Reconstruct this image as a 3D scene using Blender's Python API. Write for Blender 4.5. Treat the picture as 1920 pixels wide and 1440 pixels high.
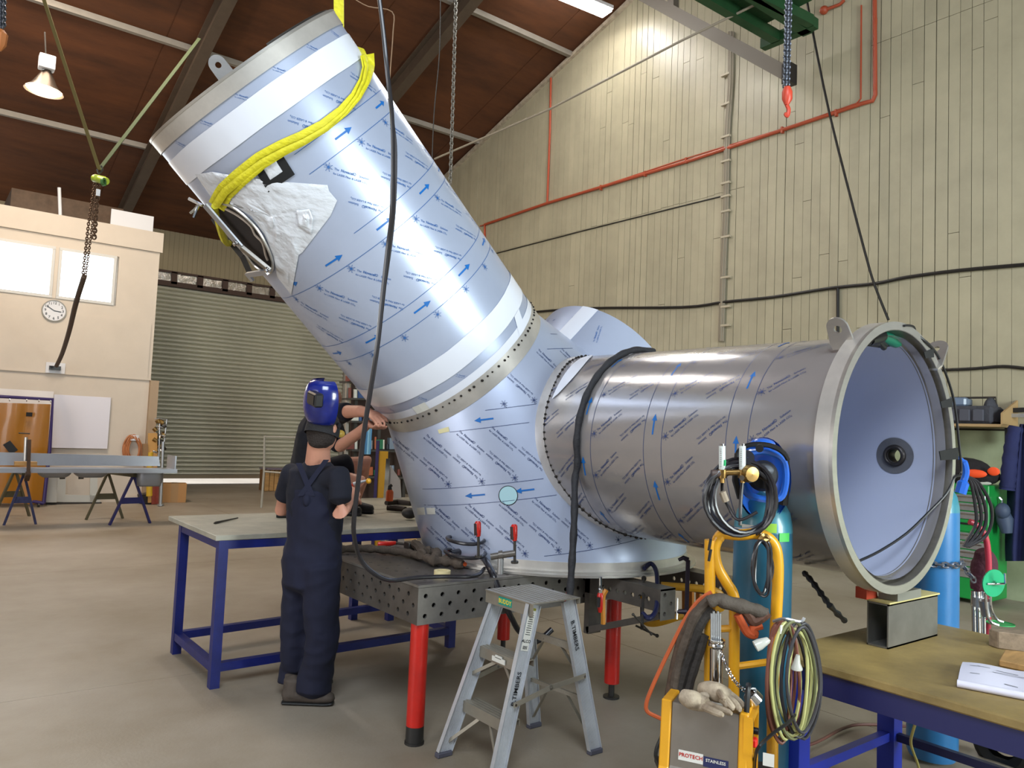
import bpy, bmesh, math, random
from math import sin, cos, pi, radians, sqrt, atan2
from mathutils import Vector, Matrix, noise
from mathutils.bvhtree import BVHTree
import numpy as np
random.seed(7)
for o in list(bpy.data.objects): bpy.data.objects.remove(o)
SC = bpy.context.scene
COL = SC.collection
# ------------------------------------------------------------------ camera
F, HC = 1451.2, 1.58
yaw, pitch, roll = 0.659004, 0.0638484, 0.0424102
CF = Vector((sin(yaw)*cos(pitch), cos(yaw)*cos(pitch), sin(pitch)))
CR = Vector((cos(yaw), -sin(yaw), 0)); CU = CR.cross(CF)
CR, CU = cos(roll)*CR+sin(roll)*CU, -sin(roll)*CR+cos(roll)*CU
CC = Vector((0, 0, HC))
cam = bpy.data.cameras.new('camera'); camo = bpy.data.objects.new('camera', cam); COL.objects.link(camo)
cam.sensor_fit = 'HORIZONTAL'; cam.sensor_width = 36; cam.lens = F/1920*36; cam.clip_end = 200; cam.clip_start = .05
camo.matrix_world = Matrix(((CR.x, CU.x, -CF.x, 0), (CR.y, CU.y, -CF.y, 0), (CR.z, CU.z, -CF.z, HC), (0, 0, 0, 1)))
SC.camera = camo
def at(px, py, X=None, Y=None, Z=None, D=None):
    """world point seen at photograph pixel (px,py) on a plane x=X, y=Y, z=Z or at depth D"""
    d = CF+CR*((px-960)/F)-CU*((py-720)/F)
    t = D if D is not None else (X/d.x if X is not None else (Y/d.y if Y is not None else (Z-HC)/d.z))
    return CC+d*t
# ------------------------------------------------------------------ world, lights, exposure
w = bpy.data.worlds.new('world'); SC.world = w; w.use_nodes = True
bg = w.node_tree.nodes['Background']; bg.inputs[0].default_value = (.78, .88, 1, 1); bg.inputs[1].default_value = .30
SC.view_settings.view_transform = 'Standard'; SC.view_settings.look = 'None'
SC.view_settings.exposure = 0.24; SC.view_settings.gamma = 1
def area(name, loc, target, size, power, color=(1, 1, 1), size_y=None):
    l = bpy.data.lights.new(name, 'AREA'); l.energy = power; l.color = color; l.shape = 'RECTANGLE'; l.size = size; l.size_y = size_y or size
    o = bpy.data.objects.new(name, l); COL.objects.link(o); o.location = loc
    o.rotation_euler = (Vector(target)-Vector(loc)).to_track_quat('-Z', 'Y').to_euler(); return o
area('overhead_fill_light', (-1.6, -2.2, 7.2), (2.3, 4.4, .9), 4, 520, (.80, .90, 1), 3)  # added overhead fill on the duct; no skylight is built there
area('left_fill_light', (-7.5, 3, 2.8), (2.5, 5, 1.0), 5, 300, (.97, .98, 1), 4)  # added fill from the left, with no doorway behind it
area('behind_camera_fill_light', (4.9, -5.0, 2.5), (6.4, 4.6, 2.3), 2.8, 640, (.90, 1, .98), 3.0)  # added fill behind the camera for the plank wall and barrels
area('far_end_fill_light', (1.0, 12.0, 8.0), (1.8, 13, 0), 3, 290, (1, .87, .72), 2)  # added warm fill over the far floor and office wall
sl_ = bpy.data.lights.new('sun', 'SUN'); sl_.energy = 5; sl_.angle = .01; so_ = bpy.data.objects.new('sun', sl_); COL.objects.link(so_)
so_.rotation_euler = Vector((-.15, -.75, -1)).to_track_quat('-Z', 'Y').to_euler()
# ------------------------------------------------------------------ materials
def lin(c): return tuple((x/12.92 if x <= .04045 else ((x+.055)/1.055)**2.4) for x in c)
def hexc(h): return lin(tuple(int(h[i:i+2], 16)/255 for i in (0, 2, 4)))
MATS = {}
def mat(name, col, rough=.6, metal=0., var=0., vscale=6., bump=0., bscale=40., emit=None, alpha=None, trans=None, rnd=0., coat=0., stretch=None, col2=None, aniso=0):
    if name in MATS: return MATS[name]
    m = bpy.data.materials.new(name); m.use_nodes = True; nt = m.node_tree; N = nt.nodes; L = nt.links
    b = N['Principled BSDF']
    c = hexc(col) if isinstance(col, str) else col
    b.inputs['Base Color'].default_value = (*c, 1); b.inputs['Roughness'].default_value = rough; b.inputs['Metallic'].default_value = metal
    if coat: b.inputs['Coat Weight'].default_value = coat; b.inputs['Coat Roughness'].default_value = .1
    if aniso: b.inputs['Anisotropic'].default_value = aniso
    if trans: b.inputs['Transmission Weight'].default_value = trans
    if alpha is not None: b.inputs['Alpha'].default_value = alpha
    tc = N.new('ShaderNodeTexCoord'); mp = N.new('ShaderNodeMapping'); L.new(tc.outputs['Object'], mp.inputs[0])
    if stretch: mp.inputs['Scale'].default_value = stretch
    if var or rnd or col2:
        nz = N.new('ShaderNodeTexNoise'); nz.inputs['Scale'].default_value = vscale; nz.inputs['Detail'].default_value = 6; nz.inputs['Roughness'].default_value = .65
        L.new(mp.outputs[0], nz.inputs['Vector'])
        mr = N.new('ShaderNodeMapRange'); mr.inputs[1].default_value = .3; mr.inputs[2].default_value = .7
        L.new(nz.outputs[0], mr.inputs[0])
        mx = N.new('ShaderNodeMix'); mx.data_type = 'RGBA'
        c2 = hexc(col2) if isinstance(col2, str) else (col2 or tuple(x*(1-var) for x in c))
        mx.inputs[6].default_value = (*c2, 1); mx.inputs[7].default_value = (*[min(1, x*(1+(0 if col2 else var*.5))) for x in c], 1)
        L.new(mr.outputs[0], mx.inputs[0]); out = mx.outputs[2]
        if rnd:
            oi = N.new('ShaderNodeObjectInfo'); m2 = N.new('ShaderNodeMapRange'); m2.inputs[3].default_value = 1-rnd; m2.inputs[4].default_value = 1+rnd
            L.new(oi.outputs['Random'], m2.inputs[0]); hs = N.new('ShaderNodeHueSaturation'); L.new(m2.outputs[0], hs.inputs['Value']); L.new(out, hs.inputs['Color']); out = hs.outputs[0]
        L.new(out, b.inputs['Base Color'])
    if bump:
        n2 = N.new('ShaderNodeTexNoise'); n2.inputs['Scale'].default_value = bscale; n2.inputs['Detail'].default_value = 5
        L.new(mp.outputs[0], n2.inputs['Vector'])
        bp = N.new('ShaderNodeBump'); bp.inputs['Strength'].default_value = bump; bp.inputs['Distance'].default_value = .02
        L.new(n2.outputs[0], bp.inputs['Height']); L.new(bp.outputs[0], b.inputs['Normal'])
    if emit:
        b.inputs['Emission Color'].default_value = (*c, 1); b.inputs['Emission Strength'].default_value = emit
    MATS[name] = m; return m
# ------------------------------------------------------------------ mesh builder
def basis(d):
    d = Vector(d).normalized(); a = Vector((0, 0, 1)) if abs(d.z) < .95 else Vector((1, 0, 0))
    u = d.cross(a).normalized(); return u, u.cross(d).normalized(), d     # u sideways, v upward-ish
class MB:
    def __init__(s): s.v = []; s.f = []
    def add(s, vs, fs):
        n = len(s.v); s.v += [tuple(x) for x in vs]; s.f += [tuple(i+n for i in f) for f in fs]; return s
    def box(s, c, size, rz=0, M=None):
        x, y, z = (k/2 for k in size); c = Vector(c); R = M or Matrix.Rotation(rz, 3, 'Z')
        vs = [c+R@Vector((a*x, b*y, e*z)) for a in (-1, 1) for b in (-1, 1) for e in (-1, 1)]
        return s.add(vs, [(0, 1, 3, 2), (4, 6, 7, 5), (0, 4, 5, 1), (2, 3, 7, 6), (0, 2, 6, 4), (1, 5, 7, 3)])
    def box2(s, a, b):
        a = Vector(a); b = Vector(b); return s.box((a+b)/2, [abs(x) for x in (b-a)])
    def bar(s, p, q, w, h, up=None, ext=0):
        p = Vector(p); q = Vector(q); d = (q-p).normalized()
        up = Vector(up) if up else (Vector((0, 0, 1)) if abs(d.z) < .95 else Vector((1, 0, 0)))
        sd = d.cross(up).normalized(); up = sd.cross(d)
        return s.box((p+q)/2, (w, (q-p).length+2*ext, h), M=Matrix((sd, d, up)).transposed())
    def tube(s, pts, r, n=8, cap=True, closed=False):
        pts = [Vector(p) for p in pts]; m = len(pts); rs = r if isinstance(r, (list, tuple)) else [r]*m
        rings = []; u = None
        for i, p in enumerate(pts):
            if closed: t = (pts[(i+1) % m]-pts[i-1])
            else: t = (pts[min(i+1, m-1)]-pts[max(i-1, 0)])
            t = t.normalized() if t.length > 1e-9 else Vector((0, 0, 1))
            if u is None: u, _, _ = basis(t)
            u = (u-t*u.dot(t)); u = u.normalized() if u.length > 1e-6 else basis(t)[0]
            v = t.cross(u); rr = rs[i]
            rings.append([p+u*(rr*cos(2*pi*k/n))+v*(rr*sin(2*pi*k/n)) for k in range(n)])
        fs = []
        for i in range(m if closed else m-1):
            j = (i+1) % m
            for k in range(n): fs.append((i*n+k, i*n+(k+1) % n, j*n+(k+1) % n, j*n+k))
        if cap and not closed: fs += [tuple(range(n-1, -1, -1)), tuple((m-1)*n+k for k in range(n))]
        return s.add([q for R in rings for q in R], fs)
    def cyl(s, p, q, r, n=16, r2=None): return s.tube([p, q], [r, r if r2 is None else r2], n)
    def lathe(s, prof, o=(0, 0, 0), axis=(0, 0, 1), n=32, cap=False):
        u, v, d = basis(axis); o = Vector(o); m = len(prof)
        vs = [o+d*h+(u*cos(2*pi*k/n)+v*sin(2*pi*k/n))*r for r, h in prof for k in range(n)]
        fs = [(i*n+k, i*n+(k+1) % n, (i+1)*n+(k+1) % n, (i+1)*n+k) for i in range(m-1) for k in range(n)]
        if cap: fs += [tuple(range(n-1, -1, -1)), tuple((m-1)*n+k for k in range(n))]
        return s.add(vs, fs)
    def prism(s, poly, O, U, V, depth):
        O = Vector(O); U = Vector(U); V = Vector(V); W = U.cross(V).normalized()*depth; n = len(poly)
        vs = [O+U*a+V*b for a, b in poly]; vs += [p+W for p in vs]
        return s.add(vs, [tuple(range(n-1, -1, -1)), tuple(range(n, 2*n))]+[(i, (i+1) % n, (i+1) % n+n, i+n) for i in range(n)])
    def hull(s, pts):
        bm = bmesh.new()
        for p in pts: bm.verts.new(p)
        r = bmesh.ops.convex_hull(bm, input=bm.verts)
        bmesh.ops.delete(bm, geom=[g for g in r['geom_interior'] if isinstance(g, bmesh.types.BMVert)], context='VERTS')
        bm.verts.index_update(); s.add([v.co[:] for v in bm.verts], [tuple(v.index for v in f.verts) for f in bm.faces]); bm.free(); return s
    def grid(s, fn, nu, nv, closed_u=False):
        vs = [fn(i/nu if not closed_u else i/nu, j/nv) for j in range(nv+1) for i in range(nu+(0 if closed_u else 1))]
        w_ = nu if closed_u else nu+1
        return s.add(vs, [(j*w_+i, j*w_+(i+1) % w_, (j+1)*w_+(i+1) % w_, (j+1)*w_+i) for j in range(nv) for i in range(nu)])
    def ball(s, c, r, n=12, m=8, sc=(1, 1, 1)):
        c = Vector(c)
        def f(a, b):
            t = pi*b; return c+Vector((r*sc[0]*sin(t)*cos(2*pi*a), r*sc[1]*sin(t)*sin(2*pi*a), r*sc[2]*cos(t)))
        return s.grid(f, n, m, True)
def mesh(name, mb, m, smooth=False, bevel=0):
    me = bpy.data.meshes.new(name); me.from_pydata([tuple(v) for v in mb.v], [], mb.f); me.validate()
    bm = bmesh.new(); bm.from_mesh(me)
    if not getattr(mb, 'flat', False): bmesh.ops.remove_doubles(bm, verts=bm.verts, dist=1e-6); bmesh.ops.recalc_face_normals(bm, faces=bm.faces)
    if bevel: bmesh.ops.bevel(bm, geom=[e for e in bm.edges if len(e.link_faces) == 2 and e.calc_face_angle() > .6], offset=bevel, segments=1, affect='EDGES', clamp_overlap=True)
    bm.to_mesh(me); bm.free()
    me.materials.append(m)
    if smooth:
        me.polygons.foreach_set('use_smooth', [True]*len(me.polygons))
        if smooth != 'all': me.set_sharp_from_angle(angle=radians(smooth if smooth > 1 else 38))
    return me
def part(name, mb, m, parent=None, smooth=1, bevel=0, label=None, kind=None, cat=None, group=None):
    me = mb if isinstance(mb, bpy.types.Mesh) else mesh(name, mb, m, smooth, bevel)
    o = bpy.data.objects.new(name, me); COL.objects.link(o)
    if parent: o.parent = parent; o.matrix_parent_inverse = Matrix.Translation(-wloc(parent))
    for k, v in (('label', label), ('kind', kind), ('category', cat), ('group', group)):
        if v: o[k] = v
    return o
WL = {}
def wloc(o): return WL.get(o.name, Vector())
def thing(name, label, cat, loc=(0, 0, 0), group=None):
    o = bpy.data.objects.new(name, None); COL.objects.link(o); o.location = loc; o.empty_display_size = .1
    WL[o.name] = Vector(loc); o['label'] = label; o['category'] = cat
    if group: o['group'] = group
    return o
def struct(name, mb=None, m=None, smooth=0, **k):
    if mb is None:
        o = bpy.data.objects.new(name, None); COL.objects.link(o)
    else: o = part(name, mb, m, smooth=smooth)
    o['kind'] = 'structure'; return o
def curve(pts, n=8, closed=False):
    """Catmull-Rom through pts"""
    P = [Vector(p) for p in pts]; m = len(P); out = []
    for i in range(m if closed else m-1):
        a, b, c, d = (P[(i-1) % m] if closed or i > 0 else P[0]), P[i], P[(i+1) % m], (P[(i+2) % m] if closed or i+2 < m else P[-1])
        for k in range(n):
            t = k/n; out.append(.5*((2*b)+(c-a)*t+(2*a-5*b+4*c-d)*t*t+(3*b-a-3*c+d)*t**3))
    if not closed: out.append(P[-1])
    return out
_tc = {}
def text2d(body, size=1., bold=0., align='LEFT'):
    k = (body, bold, align)
    if k not in _tc:
        cu = bpy.data.curves.new('t', 'FONT'); cu.body = body; cu.size = 1; cu.offset = bold; cu.resolution_u = 2; cu.align_x = align
        ob = bpy.data.objects.new('t', cu); COL.objects.link(ob); dg = bpy.context.evaluated_depsgraph_get(); dg.update()
        me = bpy.data.meshes.new_from_object(ob.evaluated_get(dg)); _tc[k] = ([v.co[:2] for v in me.vertices], [tuple(p.vertices) for p in me.polygons])
        bpy.data.objects.remove(ob); bpy.data.curves.remove(cu); bpy.data.meshes.remove(me)
    v, f = _tc[k]; return [(x*size, y*size) for x, y in v], f
def put_text(mb, body, size, O, U, V, bold=0, align='CENTER', lift=.0008):
    O = Vector(O); U = Vector(U).normalized(); V = Vector(V).normalized(); W = U.cross(V)*lift
    v, f = text2d(body, size, bold, align); mb.add([O+U*x+V*y+W for x, y in v], f); mb.flat = True
# ================================================================== materials in use
CREAM = mat('cream_paint', 'aaa289', .38, var=.14, vscale=1.5, rnd=.05, bump=.05, bscale=8)
CREAM2 = mat('office_cream', 'cbbfb0', .7, var=.05, vscale=2)
ROOFM = mat('roof_lining', '5c3418', .85, var=.5, vscale=.9, stretch=(.6, 2.2, 2.2), bump=.3, bscale=3)
CONC = mat('concrete_floor', 'a2988a', .5, col2='7f725f', vscale=.55, bump=.06, bscale=60)
STEELB = mat('blue_painted_steel', '131e66', .45, var=.3, vscale=8)
DKSTEEL = mat('dark_steel', '46423e', .5, .6, var=.3, vscale=10)
RAFT = mat('rafter_paint', '57493c', .6, .1, var=.15)
PURL = mat('purlin_galvanised', '968e83', .6, .2, var=.1)
ALU = mat('aluminium', 'b9bcc0', .34, .85, var=.12, vscale=14)
STAIN = mat('stainless_steel', 'c6c2bc', .3, .75, var=.1, vscale=5, stretch=(1, 1, 6))
BLACK = mat('black_rubber', '141414', .5)
BLACKP = mat('black_plastic', '1b1b1d', .35)
RED = mat('red_enamel', 'c01d12', .35, var=.2, vscale=8, coat=.3)
YEL = mat('yellow_enamel', 'e0a01c', .35, var=.12, coat=.3)
WOOD = mat('raw_timber', 'b98f58', .7, var=.3, vscale=5, stretch=(1, 6, 6))
WHITE = mat('white_paint', 'd9d9dc', .5)
CHROME = mat('chrome', 'd8d8d8', .12, 1.)
BRASS = mat('brass', '9a7a48', .3, .9, var=.2)
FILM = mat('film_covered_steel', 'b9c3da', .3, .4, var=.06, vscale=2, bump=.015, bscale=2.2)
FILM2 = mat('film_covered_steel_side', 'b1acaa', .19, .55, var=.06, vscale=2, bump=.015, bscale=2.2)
BARE = mat('bare_brushed_steel', 'cfcac3', .3, .5, var=.14, vscale=6)
PRINT = mat('blue_ink', '2f5f9c', .4); PRINT2 = mat('dark_blue_ink', '33436f', .4); ARROW = mat('blue_arrow_ink', '1565b0', .35)
WTAPE = mat('white_tape', 'dcdfe8', .32, coat=.3, bump=.05, bscale=9)
BTAPE = mat('black_tape', '08080a', .75)
# ================================================================== SETTING
fl = struct('floor', MB().box2((-12, -8, -.12), (12, 24, -.012)), mat('floor_joint', '6a6052', .9))
xs = [-12, -7.6, -2.3, 4.45, 8.0, 12]; ys = [-8, -3.2, 1.1, 5.08, 9.0, 13.4, 17.6, 20.4, 24]
for i in range(len(xs)-1):
    for j in range(len(ys)-1):
        g = .003
        part('concrete_slab', MB().box2((xs[i]+g, ys[j]+g, -.1), (xs[i+1]-g, ys[j+1]-g, 0)), CONC, fl, smooth=0)
XW = 9.65
def zr(y): return 12.34-.305*y if y > 1.5 else 11.88-.305*(1.5-y)
wr = struct('wall_right', MB().prism([(-8, 0), (20.3, 0), (20.3, zr(20.3)), (1.5, zr(1.5)), (-8, zr(-8))], (XW+.03, 0, 0), (0, 1, 0), (0, 0, 1), .1), mat('joint_backing', '3f382c', .9))  # dark backing seen in the gaps between planks
part('lower_panel', MB().box2((XW-.012, -3, 0), (XW+.03, 9, 1.84)), mat('green_cream_panel', 'a3ab8a', .5, var=.12), wr, smooth=0)
y = 2.3; k = 0
while y < 20.1:
    wd = .137+random.uniform(-.012, .012); wd = min(wd, 20.15-y); top = zr(y+wd)-.02
    cuts = [1.86]
    if y > 6.9: cuts.append(5.42+random.uniform(-.01, .01))
    elif y < 4.95: cuts.append(6.87)
    r = random.random()
    if r < .42 and y < 13: cuts.append(random.uniform(2.6, 5.0))
    if random.random() < .3 and y < 10: cuts.append(random.uniform(5.8, min(top-.6, 8)))
    cuts = sorted(set(cuts))+[top]
    g = random.choice((.003, .004, .005, .007, .012)); dx = random.uniform(0, .004)
    for a, b in zip(cuts, cuts[1:]):
        if b-a < .15: continue
        part('plank', MB().box2((XW-.018-dx-random.uniform(0, .002), y+g/2, a+.003), (XW+.03, y+wd-g/2, b-.003)), CREAM, wr, smooth=0)
    y += wd
# ceiling: sloping lining with rafters and purlins
ce = struct('ceiling', MB().prism([(20.3, zr(20.3)), (1.5, zr(1.5)), (-9, zr(-9)), (-9, zr(-9)+.1), (1.5, zr(1.5)+.1), (20.3, zr(20.3)+.1)], (-9, 0, 0), (0, 1, 0), (0, 0, 1), 18.8), ROOFM)
PY = [20.0, 16.96, 13.94, 10.96, 7.95, 4.9, 1.9, -1, -4, -7]
def slope(y, dz=0): return Vector((0, y, zr(y)+dz))
for a, b in zip(PY, PY[1:]):
    for x0 in range(-9, 10, 3):
        x1 = min(x0+3, XW)
        n0 = slope(b+.02, -.012); n1 = slope(a-.02, -.012)
        part('roof_sheet', MB().add([(x0+.01, n0.y, n0.z), (x1-.01, n0.y, n0.z), (x1-.01, n1.y, n1.z), (x0+.01, n1.y, n1.z), (x0+.01, n0.y, n0.z+.02), (x1-.01, n0.y, n0.z+.02), (x1-.01, n1.y, n1.z+.02), (x0+.01, n1.y, n1.z+.02)],
             [(0, 1, 2, 3), (4, 7, 6, 5), (0, 4, 5, 1), (1, 5, 6, 2), (2, 6, 7, 3), (3, 7, 4, 0)]), ROOFM, ce, smooth=0)
for p in PY[1:]:
    part('purlin', MB().box((.3, p, zr(p)-.06), (18.6, .09, .1)), PURL, ce, smooth=0)
for x in (-6.2, -2.8, 3.5, 6.92):
    if x == -2.8: continue
    for a, b in ((20.2, 1.5), (1.5, -8.5)):
        P = Vector((x, a, zr(a)-.29)); Q = Vector((x, b, zr(b)-.29))
        mb = MB(); mb.bar(P, Q, .02, .34); mb.bar(P-Vector((0, 0, .17)), Q-Vector((0, 0, .17)), .19, .022); mb.bar(P+Vector((0, 0, .17)), Q+Vector((0, 0, .17)), .19, .022)
        part('rafter', mb, RAFT, ce, smooth=0)
part('wall_flashing', MB().bar((XW-.05, 20.2, zr(20.2)-.1), (XW-.05, 1.5, zr(1.5)-.1), .08, .07), mat('dusty_flashing', 'b3a590', .9, var=.4, vscale=9), ce, smooth=0)
# office block in the far left corner
OY = 15.95; OX = 3.6
wl = struct('wall_office')
wz = (3.65, 4.58)
for a, b in (((-8, OY, 0), (OX, OY+.15, wz[0])), ((-8, OY, wz[1]), (OX, OY+.15, 5.16)), ((2.9, OY, wz[0]), (OX, OY+.15, wz[1])), ((-8, OY, wz[0]), (-1.0, OY+.15, wz[1]))):
    part('wall_panel', MB().box2(a, b), CREAM2, wl, smooth=0)
for x_ in (.44, 1.89): part('mullion', MB().box2((x_-.028, OY-.01, wz[0]-.001), (x_+.028, OY+.13, wz[1]+.001)), CREAM2, wl, smooth=0)
part('side_panel', MB().box2((OX-.15, OY+.15, 0), (OX, 20.2, 5.16)), CREAM2, wl, smooth=0)
part('parapet', MB().box2((-8, OY-.04, 4.78), (OX+.04, OY, 5.16)), CREAM2, wl, smooth=0)
part('ledge', MB().box2((-8, OY-.03, 2.3), (OX, OY, 2.33)), CREAM2, wl, smooth=0)
part('upper_cladding', MB().box2((-8, OY-.02, 2.33), (OX-.06, OY, 3.4)), CREAM2, wl, smooth=0)
part('corner_post', MB().box2((OX-.02, OY-.1, 0), (OX+.13, OY+.1, 2.3)), mat('post_tan', 'a58e74', .7), wl, smooth=0)
part('kick_board', MB().box2((-8, OY-.025, 0), (OX-.02, OY, .12)), CREAM2, wl, smooth=0)
GLOW = mat('bright_window_pane', (.86, .95, 1.), .2, emit=4.2)
for n_, (a, b) in enumerate(((-.98, .42), (.46, 1.86), (1.92, 2.86))):
    wn = struct('window_%d' % (n_+1)); mb = MB()
    for q in (((a, OY-.02, wz[0]), (b, OY+.06, wz[0]+.05)), ((a, OY-.02, wz[1]-.05), (b, OY+.06, wz[1])), ((a, OY-.018, wz[0]+.052), (a+.05, OY+.06, wz[1]-.052)), ((b-.05, OY-.018, wz[0]+.052), (b-.001, OY+.06, wz[1]-.052))): mb.box2(*q)
    part('window_frame', mb, mat('white_frame', 'c9c7c2', .5), wn, smooth=0)
    part('pane', MB().box2((a+.05, OY+.05, wz[0]+.05), (b-.05, OY+.06, wz[1]-.05)), GLOW, wn, smooth=0)
# rear wall, header and roller door
BY = 20.15
wb = struct('wall_back'); mb = MB().box2((OX, BY, 5.2), (XW, BY+.1, 6.4)); mb.box2((-9, BY, 5.1), (OX, BY+.1, 6.4))
x = OX
while x < XW: mb.box2((x, BY-.012, 5.2), (x+.10, BY, 6.3)); x += .115
part('cladding', mb, mat('rear_cladding', '94866a', .75), wb, smooth=0)
mb = MB().box2((OX, BY, 0), (4.35, BY+.1, 5.2)); part('door_side', mb, mat('dark_tan', '7d6c58', .8), wb, smooth=0)
part('stored_crate', MB().box2((1.2, 17.0, 5.17), (3.1, 18.4, 5.75)), mat('dusty_brown', '5d4a3a', .9, var=.3), wb, smooth=0)
part('white_board', MB().box2((2.75, 16.2, 5.17), (3.5, 16.24, 5.52)), WHITE, wb, smooth=0)
part('pole', MB().cyl(at(113, 405, Y=16.3), at(111, 352, Y=16.3), .03), WHITE, wb)
hd = struct('window_4'); mb = MB(); HZ = (4.84, 5.2)
BRN = mat('header_brown', '4a352a', .7)
mb.box2((4.3, BY-.05, HZ[0]), (XW, BY+.05, 4.96)); mb.box2((4.3, BY-.05, 5.17), (XW, BY+.05, 5.22))
xs_ = [4.3+.62*i for i in range(9)]
for x in xs_: mb.box2((x-.08, BY-.05, 4.9), (x+.06, BY+.05, 5.2))
part('window_frame', mb, BRN, hd, smooth=0)
FOIL = mat('silver_foil', 'b3aaa0', .2, 1, bump=1.0, bscale=7)
for x in xs_[:-1]: part('pane', MB().box2((x+.06, BY, 4.96), (x+.54, BY+.01, 5.17)), FOIL, hd, smooth=0)
dr = struct('door_1'); N_ = 44; zb, zt = .2, 4.84; pit = (zt-zb)/N_
prof = [(-.5*pit, .0), (-.25*pit, .045), (-.1*pit, .062), (.05*pit, .06), (.2*pit, .045), (.5*pit, .0)]
mb = MB().prism([(0+.03-b, a) for a, b in prof]+[(.05, .5*pit), (.05, -.5*pit)], (4.4, BY, zb+pit/2), (0, 1, 0), (0, 0, 1), 5.22)
sm = mesh('slat', mb, mat('roller_door_zinc', 'cfccba', .4, .35, var=.12, vscale=.7), 40)
for i in range(N_):
    o = part('slat', sm, None, dr); o.location = (0, 0, pit*i)
part('bottom_rail', MB().box2((4.4, BY-.03, .13), (9.62, BY+.05, .22)), mat('rail_tan', '8f8068', .6), dr, smooth=0)
part('guide_rail', MB().box2((4.36, BY-.1, 0), (4.46, BY, 4.85)), DKSTEEL, dr, smooth=0); part('guide_rail', MB().box2((9.55, BY-.1, 0), (9.64, BY, 4.85)), PURL, dr, smooth=0)
struct('trim_1', MB().box2((-6, 20.45, -.1), (14, 50, -.03)), mat('outside_concrete', 'd8d8d8', .8))
struct('wall_left', MB().box2((-9, -8, 0), (-8.9, 20, 9)), CREAM2)
# ================================================================== ROOF AND WALL SERVICES
def pipe(name, pts, r, m, label, cat='pipe', n=8, sub=None): 
    o = part(name, MB().tube(pts, r, n), m, label=label, cat=cat); return o
ORP = mat('orange_paint', 'a5472a', .5)
t = thing('sprinkler_pipe', 'orange painted pipe running along the cream plank wall with risers', 'pipe', (XW-.06, 8, 6.14))
X = XW-.05
part('pipe', MB().tube([at(1640, 0, X=X), at(1641, 178, X=X), at(1636, 189, X=X), at(1620, 193, X=X), at(1300, 299, X=X), at(1026, 381, X=X), at(909, 421, X=X), at(909, 470, X=X)], .028, 8), ORP, t)
part('riser_pipe', MB().tube([at(1033, 146, X=X), at(1031, 250, X=X), at(1026, 381, X=X)], .022, 8), ORP, t)
part('parallel_conduit', MB().tube([at(1615, 10, X=X), at(1614, 185, X=X), at(1606, 194, X=X), at(1480, 238, X=X), at(1280, 299, X=X), at(900, 424, X=X)], .012, 6), ORP, t)
for px in (1640, 1641):
    pass
for p in ((1641, 40), (1641, 165), (1568, 212), (1467, 244), (1127, 352), (1287, 301), (1210, 326)):
    q = at(*p, X=X); part('pipe_clip', MB().box(q, (.05, .03, .09)), ORP, t, smooth=0)
t = thing('sprinkler_stub', 'short orange pipe with round cap beside the green gantry', 'pipe', at(1545, 19, X=X))
part('pipe', MB().tube([at(1583, 0, X=X), at(1575, 8, X=X), at(1546, 19, X=X)], .022, 8), ORP, t); part('end_cap', MB().ball(at(1545, 19, X=X), .06), ORP, t)
t = thing('conduit_run', 'bundle of grey painted conduits strapped vertically up the plank wall', 'conduit', at(1360, 640, X=X))
for dx, r in ((-6, .02), (0, .03), (6, .016)):
    part('conduit', MB().tube(curve([at(1371+dx*.7, 60, X=X), at(1370+dx*.6, 160, X=X), at(1364+dx*.6, 250, X=X), at(1361+dx*.6, 400, X=X), at(1357+dx*.6, 480, X=X), at(1352+dx*.6, 640, X=X)], 3), r, 6), mat('grey_conduit', '8d8371', .6), t)
for yy in (140, 195, 256, 302, 343, 368, 396, 444, 520, 575, 610): part('saddle', MB().box(at(1361, yy, X=X-.01), (.05, .16, .03)), mat('saddle', 'b5aa93', .5), t, smooth=0)
BLK = mat('black_cable', '1c1815', .5)
pipe('wall_cable', curve([at(990, 586, X=X), at(1100, 578, X=X), at(1280, 576, X=X), at(1360, 566, X=X), at(1450, 557, X=X), at(1560, 540, X=X), at(1640, 532, X=X), at(1700, 520, X=X), at(1800, 507, X=X), at(1925, 496, X=X)], 4), .022, BLK, 'thick black cable slung along the plank wall above the duct', 'cable')
pipe('drop_cable', [at(1571, 540, X=X), at(1571, 580, X=X), at(1571, 650, X=X)], .02, BLK, 'short black cable dropping from the slung wall cable behind the duct', 'cable')
pipe('lower_wall_cable', curve([at(1765, 694, X=X), at(1830, 691, X=X), at(1880, 687, X=X), at(1925, 691, X=X)], 4), .018, BLK, 'thin dark cable on the plank wall beside the round flange', 'cable')
pipe('seam_batten_cable', [at(900, 483, X=XW-.03), at(1100, 431, X=XW-.03), at(1280, 386, X=XW-.03), at(1357, 367, X=XW-.03)], .011, BLK, 'thin dark wire following the horizontal plank seam', 'wire')
pipe('roof_tie_rod', [at(515, 357+0, X=6.6) if 0 else at(815, 298, X=6.9), at(1030, 205, X=7.3), at(1280, 75, X=7.8), at(1450, -8, X=8.2)], .017, mat('pale_rod', '8f8676', .5), 'long pale steel rod slanting in front of the plank wall', 'rod')
pipe('guy_wire', curve([at(1512, -5, X=9.2), at(1524, 60, X=9.2), at(1555, 212, X=9.25), at(1600, 390, X=9.3), at(1625, 485, X=9.3), at(1640, 535, X=9.3), at(1666, 600, X=9.3)], 3), .016, BLK, 'dark wire hanging diagonally down to the top of the round flange', 'wire')
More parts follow.
